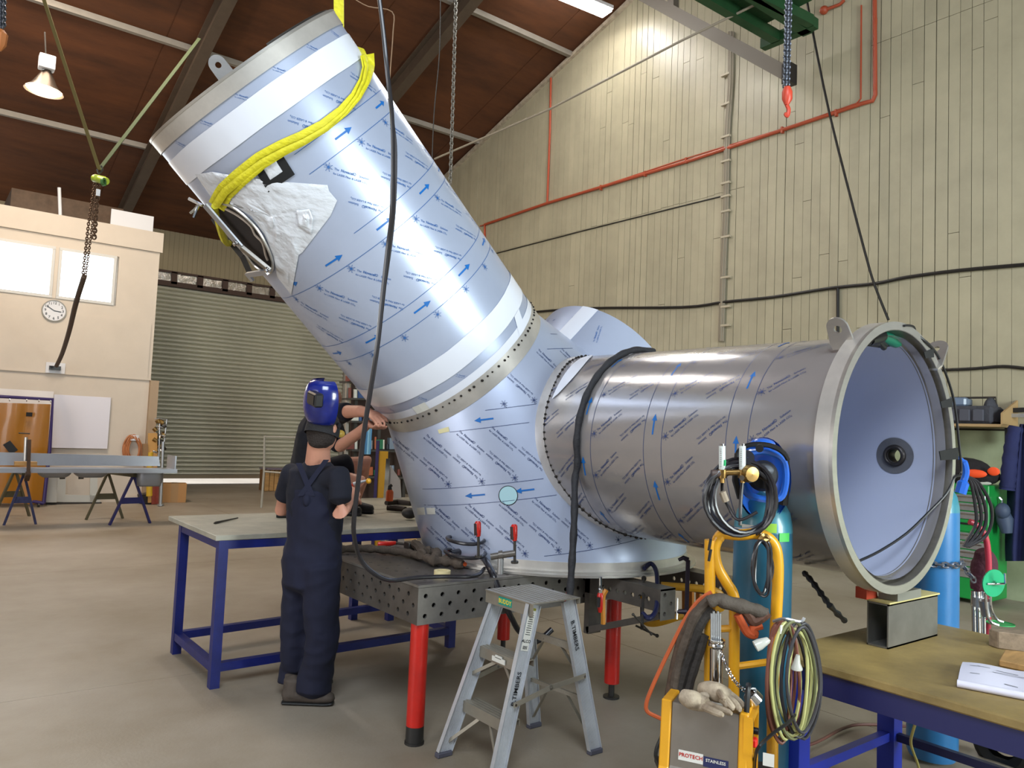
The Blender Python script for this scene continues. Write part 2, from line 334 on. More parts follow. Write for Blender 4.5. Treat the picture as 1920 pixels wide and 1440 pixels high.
# grey square beam and green gantry at the top right
t = thing('jib_beam', 'grey steel beam sloping down in front of the wall under the green gantry', 'beam', at(1330, 70, X=8.4))
p, q = at(1180, -22, X=8.6), at(1478, 140, X=8.6)
part('beam', MB().bar(p, q, .13, .17), mat('grey_beam', '6a6257', .6), t, smooth=0); part('end_bracket', MB().box(at(1480, 140, X=8.6), (.16, .12, .26)), BLACKP, t, smooth=0)
part('hanger_post', MB().bar(at(1262, -10, X=8.6), at(1262, 18, X=8.6), .12, .12), mat('grey_beam', '6a6257', .6), t, smooth=0)
GRN = mat('green_gantry_paint', '1f4a28', .6, var=.2)
t = thing('green_gantry', 'dark green slatted steel gantry high against the plank wall', 'gantry', at(1440, 30, X=8.2))
G = lambda px, py: at(px, py, Z=7.15)
for a, b, w_ in (((1430, 84), (1530, 42), .12), ((1300, -20), (1455, 70), .13), ((1390, -24), (1515, 56), .14), ((1325, -60), (1545, 46) if 0 else (1520, 40), .1)):
    part('frame_beam', MB().bar(G(*a), G(*b), w_, .14), GRN, t, smooth=0)
O0, O1 = G(1290, 0), G(1410, 66); S0 = G(1350, -60)-G(1290, 0)*1
for i in range(26):
    f = i/25; a = G(1262, -14).lerp(G(1412, 64), f)+Vector((0, 0, .09)); b = G(1420, -60).lerp(G(1520, 10), f)+Vector((0, 0, .09))
    part('slat', MB().bar(a, b, .055, .03), GRN, t, smooth=0)
# hanging hoist chain with red hook
def chain(mb, pts, wire=.004, ln=.03, wd=.011):
    pts = [Vector(p) for p in pts]; acc = 0; k = 0
    L_ = [0]
    for a, b in zip(pts, pts[1:]): L_.append(L_[-1]+(b-a).length)
    def P(s):
        for i in range(len(pts)-1):
            if s <= L_[i+1] or i == len(pts)-2: return pts[i].lerp(pts[i+1], min(1, (s-L_[i])/max(1e-6, L_[i+1]-L_[i])))
    st = ln-2*wire*1.2; n = max(1, int(L_[-1]/st))
    for i in range(n):
        a = P(i*st); b = P(min(L_[-1], (i+1)*st)); c = (a+b)/2; u, v, d = basis(b-a); sd = u if i % 2 else v
        ring = [c+d*(cos(x)*ln/2)+sd*(sin(x)*wd) for x in (2*pi*j/8 for j in range(8))]
        mb.tube(ring, wire, 4, closed=True)
    return mb
t = thing('hoist_chain', 'black and white hoist chain with red hook hanging at the top right', 'chain', at(1476, 218, D=5.2))
for dx in (-3, 3): part('chain', chain(MB(), [at(1479+dx, -12, D=5.2), at(1474+dx, 165, D=5.2)], .006, .034, .013), mat('zinc_chain', '5d6068', .35, .8), t, kind='stuff')
HOOKR = mat('red_hook', 'c5452f', .4)
part('hook_block', MB().tube([at(1476, 163, D=5.2), at(1476, 172, D=5.2), at(1476, 186, D=5.2), at(1475, 197, D=5.2)], [.022, .034, .034, .014], 10), HOOKR, t)
part('hook', MB().tube(curve([at(1475, 197, D=5.2), at(1479, 206, D=5.2), at(1476, 218, D=5.2), at(1472, 211, D=5.2)], 4), [.013]*12+[.006], 6), HOOKR, t)
# lights
def fluoro(name, c, u, ln, label, power):
    c = Vector(c); u = Vector(u).normalized(); t = thing(name, label, 'light', c)
    sd = u.cross(Vector((0, 0, 1))).normalized(); up = sd.cross(u)
    M = Matrix((u, sd, up)).transposed()
    part('housing', MB().box(c+up*.05, (ln, .3, .06), M=M), WHITE, t, smooth=0)
    part('diffuser', MB().box(c, (ln-.04, .26, .05), M=M), mat('fluorescent_diffuser', (1, .97, .93), .4, emit=48), t, smooth=0)
    l = bpy.data.lights.new('tube_light', 'AREA'); l.shape = 'RECTANGLE'; l.size = ln; l.size_y = .25; l.energy = power; l.color = (1, .97, .95)
    o = bpy.data.objects.new('tube_light', l); COL.objects.link(o); o.parent = t; o.matrix_parent_inverse = Matrix.Translation(-c)
    o.matrix_world = Matrix.Translation(c-up*.04)@M.to_4x4()
cA, cB = at(1050, -12, Z=9.0), at(1122, 18, Z=9.0)
fluoro('ceiling_light', cA.lerp(cB, .35), (cB-cA), 1.5, 'bright fluorescent ceiling light at the top centre', 12)
for nm, c_, u_, pw in (('fluorescent light hung above the middle of the workshop', (2.2, 7.2, 7.5), (0, 1, 0), 6), ('fluorescent light hung nearer the plank wall', (7.0, 8.4, 8.35), (0, 1, 0), 2)):
    fluoro('ceiling_light', c_, u_, 1.5, nm, pw); tt = [o for o in COL.objects if o.get('label') == nm][0]
    for s_ in (-.6, .6): part('hanger', MB().cyl((c_[0], c_[1]+s_, c_[2]+.08), (c_[0], c_[1]+s_, zr(c_[1]+s_)-.02), .008, 6), DKSTEEL, tt)
t = thing('bay_lamp', 'glowing high bay lamp with round shade hanging at the upper left', 'light', at(82, 178, D=11))
c = at(82, 172, D=11); dn = (Vector((-.05, .02, -1))).normalized()
part('shade', MB().lathe([(.05, .36), (.06, .3), (.16, .1), (.25, 0), (.235, .0), (.15, .09), (.05, .28)], c, -dn, 28), mat('lamp_shade', '5b4f45', .35, .7), t)
part('bulb_face', MB().lathe([(0.001, .01), (.15, .012), (.235, .02)], c, -dn, 28), mat('warm_lamp', (1, .8, .55), .4, emit=16), t)
part('ballast_box', MB().box(at(88, 118, D=11), (.2, .16, .2)), WHITE, t, smooth=0, bevel=.01)
part('neck', MB().cyl(at(85, 138, D=11), at(84, 132, D=11), .04), WHITE, t)
part('hanger_rod', MB().cyl(at(86, 105, D=11), at(84, 60, D=11), .01, 6), DKSTEEL, t)
l = bpy.data.lights.new('lamp', 'POINT'); l.energy = 120; l.color = (1, .75, .5); l.shadow_soft_size = .2; o = bpy.data.objects.new('lamp', l); COL.objects.link(o); o.parent = t; o.matrix_parent_inverse = Matrix.Translation(-wloc(t)); o.location = c-Vector((0, 0, .18))
# slings and chain block at the upper left
SLG = mat('green_sling', '3f4a2a', .8); SLG2 = mat('tan_sling', '64582f', .8)
hk = at(186, 318, D=10.5)
part('lifting_sling', MB().bar(at(76, -20, D=9.6), hk, .045, .01, up=CF), SLG2, label='faded yellow sling slanting from the top left to the chain block', cat='sling', smooth=0)
part('lifting_sling', MB().bar(at(374, 72, D=11.8), hk, .05, .01, up=CF), SLG, label='green sling running from the roof rafter to the chain block', cat='sling', smooth=0)
t = thing('chain_block', 'small lime green chain block hanging from two slings', 'hoist', hk)
part('top_hook', MB().tube(curve([hk+Vector((.02, 0, .06)), hk+Vector((.04, 0, .0)), hk+Vector((0, 0, -.05)), hk+Vector((-.03, 0, 0))], 4), .012, 6), DKSTEEL, t)
LIME = mat('lime_enamel', 'a3b535', .45)
part('body', MB().box(at(186, 336, D=10.5), (.14, .12, .08)).cyl(at(176, 334, D=10.5), at(200, 340, D=10.4), .05, 12), LIME, t, bevel=.006)
part('hand_wheel', MB().lathe([(.03, -.015), (.055, -.015), (.055, .015), (.03, .015)], at(194, 341, D=10.3), CR, 14), mat('green_wheel', '3f6a35', .5), t)
CH = mat('rusty_chain', '6e5746', .5, .6)
part('load_chain', chain(MB(), [at(184, 345, D=10.5), at(176, 452, D=10.5)], .011, .07, .024), CH, t, kind='stuff')
part('hand_chain', chain(MB(), [at(177, 345, D=10.5), at(166, 420, D=10.5), at(155, 520, D=10.5)], .007, .05, .016), CH, t, kind='stuff')
part('hand_chain', chain(MB(), [at(181, 345, D=10.5), at(172, 430, D=10.5), at(160, 522, D=10.5)], .006, .045, .014), CH, t, kind='stuff')
part('tag', MB().box(at(184, 361, D=10.4), (.05, .01, .09)), WHITE, t, smooth=0)
pipe('chain_bundle', curve([at(158, 518, D=10.5), at(142, 570, D=11), at(130, 620, D=12), at(117, 662, D=13.1), at(106, 686, D=13.55)], 5), .035, mat('brown_chain_sleeve', '4e3d33', .7), 'dark brown sleeve of chain swept to the socket plate on the wall', 'chain')
t = thing('socket_plate', 'white wall plate with black plug under the long window', 'socket', (2.0, OY-.03, 2.4))
part('plate', MB().box(at(104, 690, Y=OY-.045), (.3, .02, .19)), WHITE, t, smooth=0); part('plug', MB().box(at(103, 690, Y=OY-.08), (.18, .06, .07)), BLACKP, t, smooth=0)
t = thing('hoist_chain', 'cluster of hoist chain with orange hook at the top left edge', 'chain', at(2, 60, D=5))
part('chain', chain(chain(MB(), [at(0, -10, D=5), at(1, 58, D=5)], .007, .035, .014), [at(6, -10, D=5), at(5, 56, D=5)], .007, .035, .014), mat('zinc_chain', '5d6068', .35, .8), t, kind='stuff')
part('hook_block', MB().tube([at(1, 56, D=5), at(2, 64, D=5), at(0, 84, D=5), at(-1, 96, D=5)], [.02, .04, .035, .01], 8), mat('orange_hook', 'b06a35', .5), t)
t = thing('hoist_chain', 'long slack steel chain hanging between the duct and the plank wall', 'chain', at(845, 350, D=9))
part('chain', chain(MB(), [at(855, -10, D=9), at(849, 200, D=9), at(844, 350, D=9)], .008, .06, .020), mat('grey_chain', '77736b', .45, .6), t, kind='stuff')
pipe('drop_wire', curve([at(826, -10, D=8.5), at(824, 100, D=8.5), at(814, 210, D=8.5), at(810, 300, D=8.5)], 4), .006, DKSTEEL, 'very thin wire hanging left of the slack chain', 'wire')
pipe('ceiling_wire', curve([at(660, -5, D=7), at(690, 12, D=7), at(735, 22, D=7), at(737, 60, D=7), at(732, 130, D=7), at(730, 175, D=7)], 4), .005, mat('tan_wire', '8c6f55', .6), 'thin tan wire looping down beside the black cable at top', 'wire')
# clock
t = thing('wall_clock', 'round white wall clock under the bright window', 'clock', at(101, 583, Y=OY-.02)); c = at(101, 583, Y=OY-.0)
part('case', MB().lathe([(.001, 0), (.18, 0), (.195, .02), (.195, .05), (.178, .05), (.178, .04)], c, (0, -1, 0), 36), mat('clock_grey', '8b8880', .4), t)
part('face', MB().lathe([(.001, .041), (.179, .041)], c, (0, -1, 0), 36), WHITE, t)
mb = MB()
for h in range(12):
    a = pi/2-h*pi/6; put_text(mb, str(h or 12), .065, c+Vector((cos(a)*.138, -.044, sin(a)*.138-.02)), (1, 0, 0), (0, 0, 1), .01)
part('numerals', mb, BLACKP, t, smooth=0, kind='stuff')
part('hand', MB().bar(c+Vector((0, -.046, 0)), c+Vector((.11, -.046, -.012)), .004, .014), BLACKP, t, smooth=0); part('hand', MB().bar(c+Vector((0, -.05, 0)), c+Vector((-.12, -.05, .075)), .004, .01), BLACKP, t, smooth=0)
# ================================================================== THE BRANCHED STEEL DUCT
TZ = .8                                                  # welding table top
duct = thing('branched_duct', 'huge film wrapped steel duct branching into slanted and level barrels', 'duct', (3.47, 3.95, TZ))
# slanted upper barrel axis, level side barrel axis
KU, KR = 1.06, .97; UR0, RR0 = .5652, .55
UA = CC+(Vector((3, 3.92, 1.624))-CC)*KU; UD = Vector((-.721, 0, .693)).normalized(); UR = UR0*KU
RA = CC+(Vector((3.54, 1.69, 1.55))-CC)*KR; RD = Vector((.03, -1, 0)).normalized(); RR = RR0*KR
def frame(d):
    e1 = d.cross(Vector((0, 0, 1))).normalized(); return e1, e1.cross(d)
def cyl_pt(A, D, R, K=1):
    e1, e2 = frame(D)
    def f(s, ph, lift=0.): return A+D*(s*K)+(e1*cos(ph)+e2*sin(ph))*(R+lift)
    return f
UP = cyl_pt(UA, UD, UR, KU); RP = cyl_pt(RA, RD, RR, KR)
S1 = .50                                                # lower end of the upper barrel band
def s2y(z): return (3.42+.45*((z-HC)/KR+HC-1.39))*KR                    # plane of the side seam
def rs_plane(ph): return -(s2y(RP(-1.7, ph).z)-RA.y)/abs(RD.y)/KR
BC = Vector((3.47, 3.95, 0)); BR = .868
tau = 2*pi
NR = 72
ring1 = [UP(S1, tau*i/NR) for i in range(NR)]
ring2 = [RP(rs_plane(radians(a))-.03, radians(a)) for a in range(24, 157, 4)]
base = [BC+Vector((BR*cos(tau*i/NR), BR*sin(tau*i/NR), z)) for i in range(NR) for z in (TZ+.02, TZ+.12)]
body_mb = MB().hull(ring1+ring2+base)
# drop the hull's end caps that close the barrels
def capface(f):
    c = sum((Vector(body_mb.v[i]) for i in f), Vector())/len(f)
    a = all(abs((Vector(body_mb.v[i])-UA).dot(UD)-S1*KU) < 1e-4 for i in f)
    return a or all((Vector(body_mb.v[i])-RA).cross(RD).length < RR+1e-3 and min((Vector(body_mb.v[i])-q).length for q in ring2) < 1e-4 for i in f) or abs(c.z-TZ-.02) < 1e-4
full = list(body_mb.f); ang_ = [tau*i/180 for i in range(180)]; RS = []; body_all = None; bvh = BVHTree.FromPolygons([Vector(v) for v in body_mb.v], full)
for a in ang_:
    h = bvh.ray_cast(RP(-.6, a), -RD); s_pl = rs_plane(a); s_h = -(h[0]-RP(0, a)).length/KR if h[0] else s_pl; RS.append(max(s_h, s_pl-.25) if h[0] else s_pl)
RS = [sum(RS[(i+j) % 180] for j in range(-3, 4))/7 for i in range(180)]
def rs(ph):                                             # axial start of the side barrel at angle ph: where it meets the body
    x = (ph % tau)/tau*180; i = int(x) % 180; f = x-int(x); return RS[i]*(1-f)+RS[(i+1) % 180]*f-.012
body_mb.f = [f for f in full if not capface(f)]
part('body_shell', body_mb, FILM, duct, smooth=25)
def barrel(name, P, s0, s1, m, ns=10, n=96, lift=0., start=None, parent=duct, thick=0, label=None):
    mb = MB()
    def f(a, b):
        ph = tau*a; a0 = s0 if start is None else start(ph)+s0
        return P(a0+(s1-a0)*b, ph, lift)
    mb.grid(f, n, ns, True)
    if thick:
        g = MB(); g.grid(lambda a, b: P(((s0 if start is None else start(tau*a)+s0))+(s1-((s0 if start is None else start(tau*a)+s0)))*b, tau*a, lift-thick), n, ns, True)
        mb.add(g.v, g.f)
    return part(name, mb, m, parent, smooth='all', label=label)
ub = barrel('upper_barrel', UP, .57, 2.46, FILM, thick=.006, label='slanted barrel rising to the upper left')
NZ = RP(-.264, radians(180)); NZd = (NZ-(RA+RD*(-.264*KR))).normalized()
def holed(lift, s1):
    g = MB().grid(lambda a, b: RP(rs(tau*a)+(s1-rs(tau*a))*b, tau*a, lift), 120, 70, True)
    g.f = [f for f in g.f if (sum((Vector(g.v[i]) for i in f), Vector())/4-NZ).length > .052]; return g
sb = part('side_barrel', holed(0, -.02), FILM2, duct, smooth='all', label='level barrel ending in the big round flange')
EP = mat('inner_film', 'b4bad0', .38, .15, bump=.03, bscale=4)
part('inner_liner', holed(-.008, -.065), EP, duct, smooth='all', label='smooth bluish film lining inside the level barrel')
part('scorched_ring', MB().grid(lambda a, b: RP(-.264+(.036+.060*b)*cos(tau*a), radians(180)+(.036+.060*b)*sin(tau*a)/RR0, -.012), 48, 2, True), mat('scorched_steel', '6b6b70', .5, .4, var=.3), duct, smooth=0, label='dark scorched ring around the small round outlet')
part('outlet_collar', MB().lathe([(.036, .07), (.036, -.03), (.043, -.034), (.052, -.028), (.056, -.012), (.060, .004), (.06, .07)], NZ, NZd, 40), mat('hub_steel', '3c3838', .4, .7), duct, smooth='all', label='short dark pipe collar of the outlet')
barrel('seam_band', UP, S1, .60, BARE, 2, lift=.003, label='bare steel joint strip under the slanted barrel')
def rs0(ph): return rs(ph)-.045
mb = MB().grid(lambda a, b: RP(rs(tau*a)+.085*b, tau*a, .004), 120, 1, True)
part('seam_band', mb, BARE, duct, smooth='all', label='bare steel joint strip around the level barrel')
# tack welds along the seams
TACK = mat('tack_weld', '2a2622', .5, .5)
def tacks(P, fn, n, a0, a1, ln=.012):
    mb = MB()
    for i in range(n):
        ph = radians(a0+(a1-a0)*(i+random.uniform(-.2, .2))/n); s = fn(ph); mb.ball(P(s, ph, .004), random.uniform(.005, .009), 6, 4, (1.2, 1.2, 1))
    return mb
part('tack_welds', tacks(UP, lambda p: .575, 46, -260, -60), TACK, duct, kind='stuff')
part('tack_welds', tacks(RP, lambda p: rs(p)+.09, 54, -100, 110), TACK, duct, kind='stuff')
# tape wraps
def arcband(name, P, sa, sb_, a0, a1, m, lift=.0035, n=60, parent=duct, wob=0, label=None, ns=2):
    def f(a, b):
        ph = radians(a0+(a1-a0)*a); s = sa+(sb_-sa)*b
        if wob: s += wob*(noise.noise(Vector((a*9, b*2, sa*7))))*(1 if b in (0, 1) else 0)
        return P(s, ph, lift+(.003*noise.noise(Vector((a*30, b*6, 1))) if wob else 0))
    return part(name, MB().grid(f, n, ns), m, parent, smooth='all', label=label)
arcband('white_tape', UP, 2.215, 2.345, -262, -70, WTAPE, wob=.003, label='white tape wrap near the top rim')
arcband('white_tape', UP, .70, .83, -262, -70, WTAPE, wob=.004, label='white tape wrap above the lower joint')
arcband('white_tape', UP, .60, .645, -262, -70, WTAPE, .0025, label='thin white tape beside the lower joint')
mb = MB().grid(lambda a, b: UP(.60+.10*b, radians(-199+8*a-6*b), .0045), 4, 2); part('white_tape', mb, WTAPE, duct, smooth='all', label='short white tape strip crossing between two wraps')
# top rim and lug
barrel('rim_band', UP, 2.395, 2.465, BARE, 2, lift=.006, label='bare steel rim band at the top')
def ringpart(name, A, D, r0, r1, s0, s1, m, n=96, label=None):
    mb = MB().lathe([(r0, s0), (r1, s0), (r1, s1), (r0, s1), (r0, s0)], A, D, n); return part(name, mb, m, duct, smooth=30, label=label)
ringpart('top_flange', UA, UD, UR-.045, UR+.008, 2.462*KU, 2.474*KU, STAIN, label='thin flat flange ring on the slanted end')
mb = MB().grid(lambda a, b: UP(2.474+.012*b, radians(-250+80*a), -.02-.0*b), 20, 1); part('backing_strip', mb, DKSTEEL, duct, smooth='all')
def lug(A, D, R, s, ph, label, w_=.05, h=.13, axial=False, hole=.018):
    e1, e2 = frame(D); rad = (e1*cos(ph)+e2*sin(ph)).normalized(); tan = D
    K_ = KU if A is UA else KR; R *= K_ if R != UR else 1; s *= K_; O = A+D*s+rad*(R-.01)
    if axial: O = A+D*s+rad*(R+.008); tan, rad = rad.cross(D), D
    pts = [(-w_, 0), (w_, 0)]+[(w_*.86*cos(t), h-w_*.86+w_*.86*sin(t)) for t in [pi*i/10 for i in range(11)]]
    # plate with a hole: outer loop and inner circle, built as a strip
    n = 40; outer = []
    for k in range(n):
        a = tau*k/n; dx, dy = cos(a), sin(a); t = 9
        for (x0, y0), (x1, y1) in zip(pts, pts[1:]+pts[:1]):
            cx, cy = 0, h-w_; den = dx*(y1-y0)-dy*(x1-x0)
            if abs(den) < 1e-9: continue
            tt = ((x0-cx)*(y1-y0)-(y0-cy)*(x1-x0))/den; uu = ((x0-cx)*dy-(y0-cy)*dx)/den
            if tt > 0 and -1e-6 <= uu <= 1+1e-6: t = min(t, tt)
        outer.append((dx*t, h-w_+dy*t))
    inner = [(hole*cos(tau*k/n), h-w_+hole*sin(tau*k/n)) for k in range(n)]
    W_ = rad.cross(tan).normalized()*.005; mb = MB()
    vs = [O+tan*x+rad*y+W_*sg for sg in (-1, 1) for (x, y) in outer+inner]; fs = []
    for k in range(n):
        j = (k+1) % n
        fs += [(k, j, n+j, n+k), (2*n+j, 2*n+k, 3*n+k, 3*n+j), (k, 2*n+k, 2*n+j, j), (n+j, 3*n+j, 3*n+k, n+k)]
    mb.add(vs, fs); return part('lifting_lug', mb, STAIN, duct, smooth=30, label=label)
lug(RA, RD, .575, -.10, radians(55), 'near lifting lug with round hole', .055, .15)
lug(RA, RD, .575, -.035, radians(131), 'far lifting lug with round hole', .06, .20)
lug(UA, UD, UR, 2.40, radians(21), 'lifting lug behind the top rim', .06, .31, axial=True)
# side flange: rolled collar, ring, inner end plate
RF = .61*KR
ringpart('end_flange', RA, RD, RF-.034, RF, -.012, .004, STAIN, label='large flat flange ring on the level barrel')
ringpart('flange_collar', RA, RD, RF-.006, RF, -.075, -.012, BARE, label='flat bright collar behind the flange ring')
ringpart('inner_collar', RA, RD, .572*KR, .577*KR, -.072, .003, mat('inner_collar_steel', '8d8880', .4, .6, var=.3, vscale=9), label='grey inner collar with rust marks')
e1, e2 = frame(RD)
ringpart('inner_step', RA, RD, .541*KR, .577*KR, -.074, -.070, mat('inner_collar_steel', '8d8880', .4, .6), label='narrow step behind the inner collar')
# cable around the inside of the flange with tape tabs, dangling welding torch
def FP(r, ph, s=0): return RA+RD*s+(e1*cos(radians(ph))+e2*sin(radians(ph)))*r     # ph: degrees, 0 left (seen), 90 up
def fpx(px, py, s):                                     # point in the flange plane offset s
    d = at(px, py, D=1)-CC; O = RA+RD*s; t = (O-CC).dot(RD)/d.dot(RD); return CC+d*t
CB = mat('thin_black_cable', '17171b', .45)
arc = [fpx(*p, -.01) for p in ((1752, 665), (1768, 700), (1781, 740), (1788, 780), (1793, 830), (1797, 870), (1796, 890))]
part('inspection_cable', MB().tube(curve([fpx(1608, 1053, -.10), fpx(1650, 1033, -.10), fpx(1700, 1000, -.08), fpx(1742, 960, -.05), fpx(1775, 925, -.01), fpx(1790, 895, .01)]+[a+RD*.012 for a in arc[::-1]]+[fpx(1735, 640, .01), fpx(1700, 620, -.03), fpx(1655, 618, -.06)], 4), .006, 8), CB, label='thin black cable hung around the inside of the round flange', cat='cable')
for i, (a, b, c, d) in enumerate(((1731, 1749, 657, 672), (1762, 1784, 750, 765), (1760, 1795, 843, 863))):
    part('tape_tab', MB().add([fpx(a, c+3, .004), fpx(b, c-4, .004), fpx(b+1, d-2, .006), fpx(a+3, d, .006)]+[q+RD*.004 for q in (fpx(a, c+3, .004), fpx(b, c-4, .004), fpx(b+1, d-2, .006), fpx(a+3, d, .006))], [(0, 1, 2, 3), (7, 6, 5, 4), (0, 4, 5, 1), (1, 5, 6, 2), (2, 6, 7, 3), (3, 7, 4, 0)]), BTAPE, duct, smooth=0, label='black tape tab holding the cable')
t = thing('hand_grinder', 'green and black power tool tucked under the top of the round flange', 'tool', fpx(1665, 635, -.07))
gp = lambda x, y, s=-.08: fpx(x, y, s)
part('body', MB().tube([gp(1652, 630), gp(1662, 633), gp(1680, 642), gp(1690, 643)], [.024, .03, .026, .016], 12), mat('tool_green', '0f6a52', .4), t)
part('motor_case', MB().tube([gp(1628, 636), gp(1640, 633), gp(1653, 630)], [.03, .034, .028], 12), BLACKP, t); part('gear_head', MB().ball(gp(1643, 632), .03), mat('tool_navy', '2a3556', .3, .3), t)
part('side_handle', MB().tube([gp(1645, 637), gp(1652, 646), gp(1658, 652)], [.014, .012, .014], 8), BLACKP, t)
part('power_cord', MB().tube(curve([gp(1690, 643), gp(1706, 645), gp(1716, 630, -.03), gp(1714, 614, 0), gp(1704, 610, .01), gp(1695, 611, .01)], 5), .005, 6), CB, t)
part('tool_pouch', MB().tube([gp(1622, 640), gp(1650, 640, -.1), gp(1685, 644, -.1)], [.02, .03, .008], 8), mat('black_cloth', '121114', .9), t)
# rear branch
A3 = CC+(Vector((3.48, 3.97, 1.66))-CC)*1.05; D3 = Vector((.721, 0, .693)).normalized(); P3 = cyl_pt(A3, D3, .577, 1.05)
barrel('rear_branch', P3, .05, .60, FILM, 4, thick=.006, label='short open branch tilting away behind')
mb = MB().grid(lambda a, b: P3(.24+.36*b, radians(62+13*a), .004), 3, 6); 
part('white_tape', mb, WTAPE, duct, smooth='all', label='white tape strip on the rear branch')
mb = MB().grid(lambda a, b: RP(-2.08+.25*b+.33*abs(a-.0)*0, radians(28+52*a), .008), 10, 2)
gus = MB().grid(lambda a, b: RP(rs(radians(26+54*a))+.12+.05*a+(.11*sin(pi*a)**.7)*b, radians(26+54*a), .007), 16, 3)
part('gusset_strip', gus, WTAPE, duct, smooth='all', label='pale crescent of film peeling at the crotch')
# base flange rings
def zring(name, r0, r1, z0, z1, m, label=None):
    return part(name, MB().lathe([(r0, z0), (r1, z0), (r1, z1), (r0, z1), (r0, z0)], (BC.x, BC.y, 0), (0, 0, 1), 96), m, duct, smooth=30, label=label)
zring('base_flange', .80, .93, TZ+.001, TZ+.014, STAIN, 'round base flange clamped to the table')
zring('base_flange', .80, .905, TZ+.014, TZ+.026, STAIN, 'upper backing ring on the base flange')
zring('base_band', .862, .873, TZ+.026, TZ+.075, BARE, 'bare strip around the foot of the duct')
# round hole sticker on body, small labels
def on_body(px, py, off=.002):
    d = (at(px, py, D=1)-CC).normalized(); h = bvh.ray_cast(CC, d)
    return h[0]+h[1]*off*(1 if h[1].dot(d) < 0 else -1), (h[1] if h[1].dot(d) < 0 else -h[1])
c, n_ = on_body(953, 929)
part('round_cutout', MB().lathe([(.001, .0), (.052, 0), (.055, -.004)], c, n_, 40), mat('pale_cyan_disc', 'a8cdd4', .3), duct, smooth=0, label='pale blue round opening')
part('cutout_rim', MB().tube([c+(lambda u, v: u*(.054*cos(a))+v*(.054*sin(a)))(*basis(n_)[:2]) for a in [tau*i/40 for i in range(40)]], .0022, 5, closed=True), mat('dark_rim', '2b2b30', .4, .5), duct)
def sticker(a, b, c_, d_, m, name='sticker', label=None):
    q = [on_body(*p, .003)[0] for p in (a, b, c_, d_)]; n0 = on_body(*a)[1]; q += [x-n0*.001 for x in q]
    return part(name, MB().add(q, [(0, 1, 2, 3), (7, 6, 5, 4), (0, 4, 5, 1), (1, 5, 6, 2), (2, 6, 7, 3), (3, 7, 4, 0)]), m, duct, smooth=0, label=label)
PAPER = mat('paper_label', 'd9d8cf', .6)
sticker((782, 952), (796, 951), (798, 965), (784, 965), PAPER, label='small white paper sticker'); sticker((800, 952), (816, 952), (817, 964), (802, 964), PAPER, label='white printed paper sticker')
sticker((821, 806), (841, 800), (843, 809), (824, 813), mat('yellow_tape_label', 'd8cfa0', .6), label='pale yellow tape label')
mb = MB().grid(lambda a, b: UP(.60+.05*b, radians(-123+9*a), .005), 2, 1); part('sticker', mb, PAPER, duct, smooth=0, label='white label on the slanted barrel')
# ---------------------------------------------------------------- film print
def star(mb, f, p, q, r=.02):
    for i in range(14):
        a = tau*i/14; b = a+.09; r1 = r*(1 if i % 2 else .62)
        mb.add([f(p, q), f(p+r1*cos(a-.07), q+r1*sin(a-.07)), f(p+r1*cos(a+.07), q+r1*sin(a+.07))], [(0, 1, 2)])
    mb.add([f(p+r*.33*cos(tau*k/10), q+r*.33*sin(tau*k/10)) for k in range(10)], [tuple(range(10))])
def arrow(mb, f, p, q, L_=.108, w_=.0095, hw=.0165, hl=.032):
    pts = [(-w_/2, -L_/2), (w_/2, -L_/2), (w_/2, L_/2-hl), (-w_/2, L_/2-hl)]
    for k in range(4):
        y0 = -L_/2+(L_-hl)*k/4; y1 = -L_/2+(L_-hl)*(k+1)/4
        mb.add([f(p-w_/2, q+y0), f(p+w_/2, q+y0), f(p+w_/2, q+y1), f(p-w_/2, q+y1)], [(0, 1, 2, 3)])
    mb.add([f(p-hw, q+L_/2-hl*1.12), f(p+hw, q+L_/2-hl*1.12), f(p, q+L_/2)], [(0, 1, 2)])
def words(mb, mbd, f, p, q, ang, sz=.0185, flip=False):
    ca, sa = cos(ang), sin(ang)
    if flip: ca, sa = -ca, -sa
    x = 0
    for body, bold, size, ox, oy in (('The', 0.008, sz*.95, 0, 0), ('Novacel\u00ae', .024, sz*1.12, sz*2.0, 0), ('Solution', .008, sz*.95, sz*7.6, 0), ('for LASER Fiber & LASER CO\u2082', .008, sz*.82, 0, -sz*1.3)):
        v, fc = text2d(body, size, bold)
        mb.add([f(p+(x+ox)*ca-(y+oy)*sa, q+(x+ox)*sa+(y+oy)*ca) for x, y in v], fc)
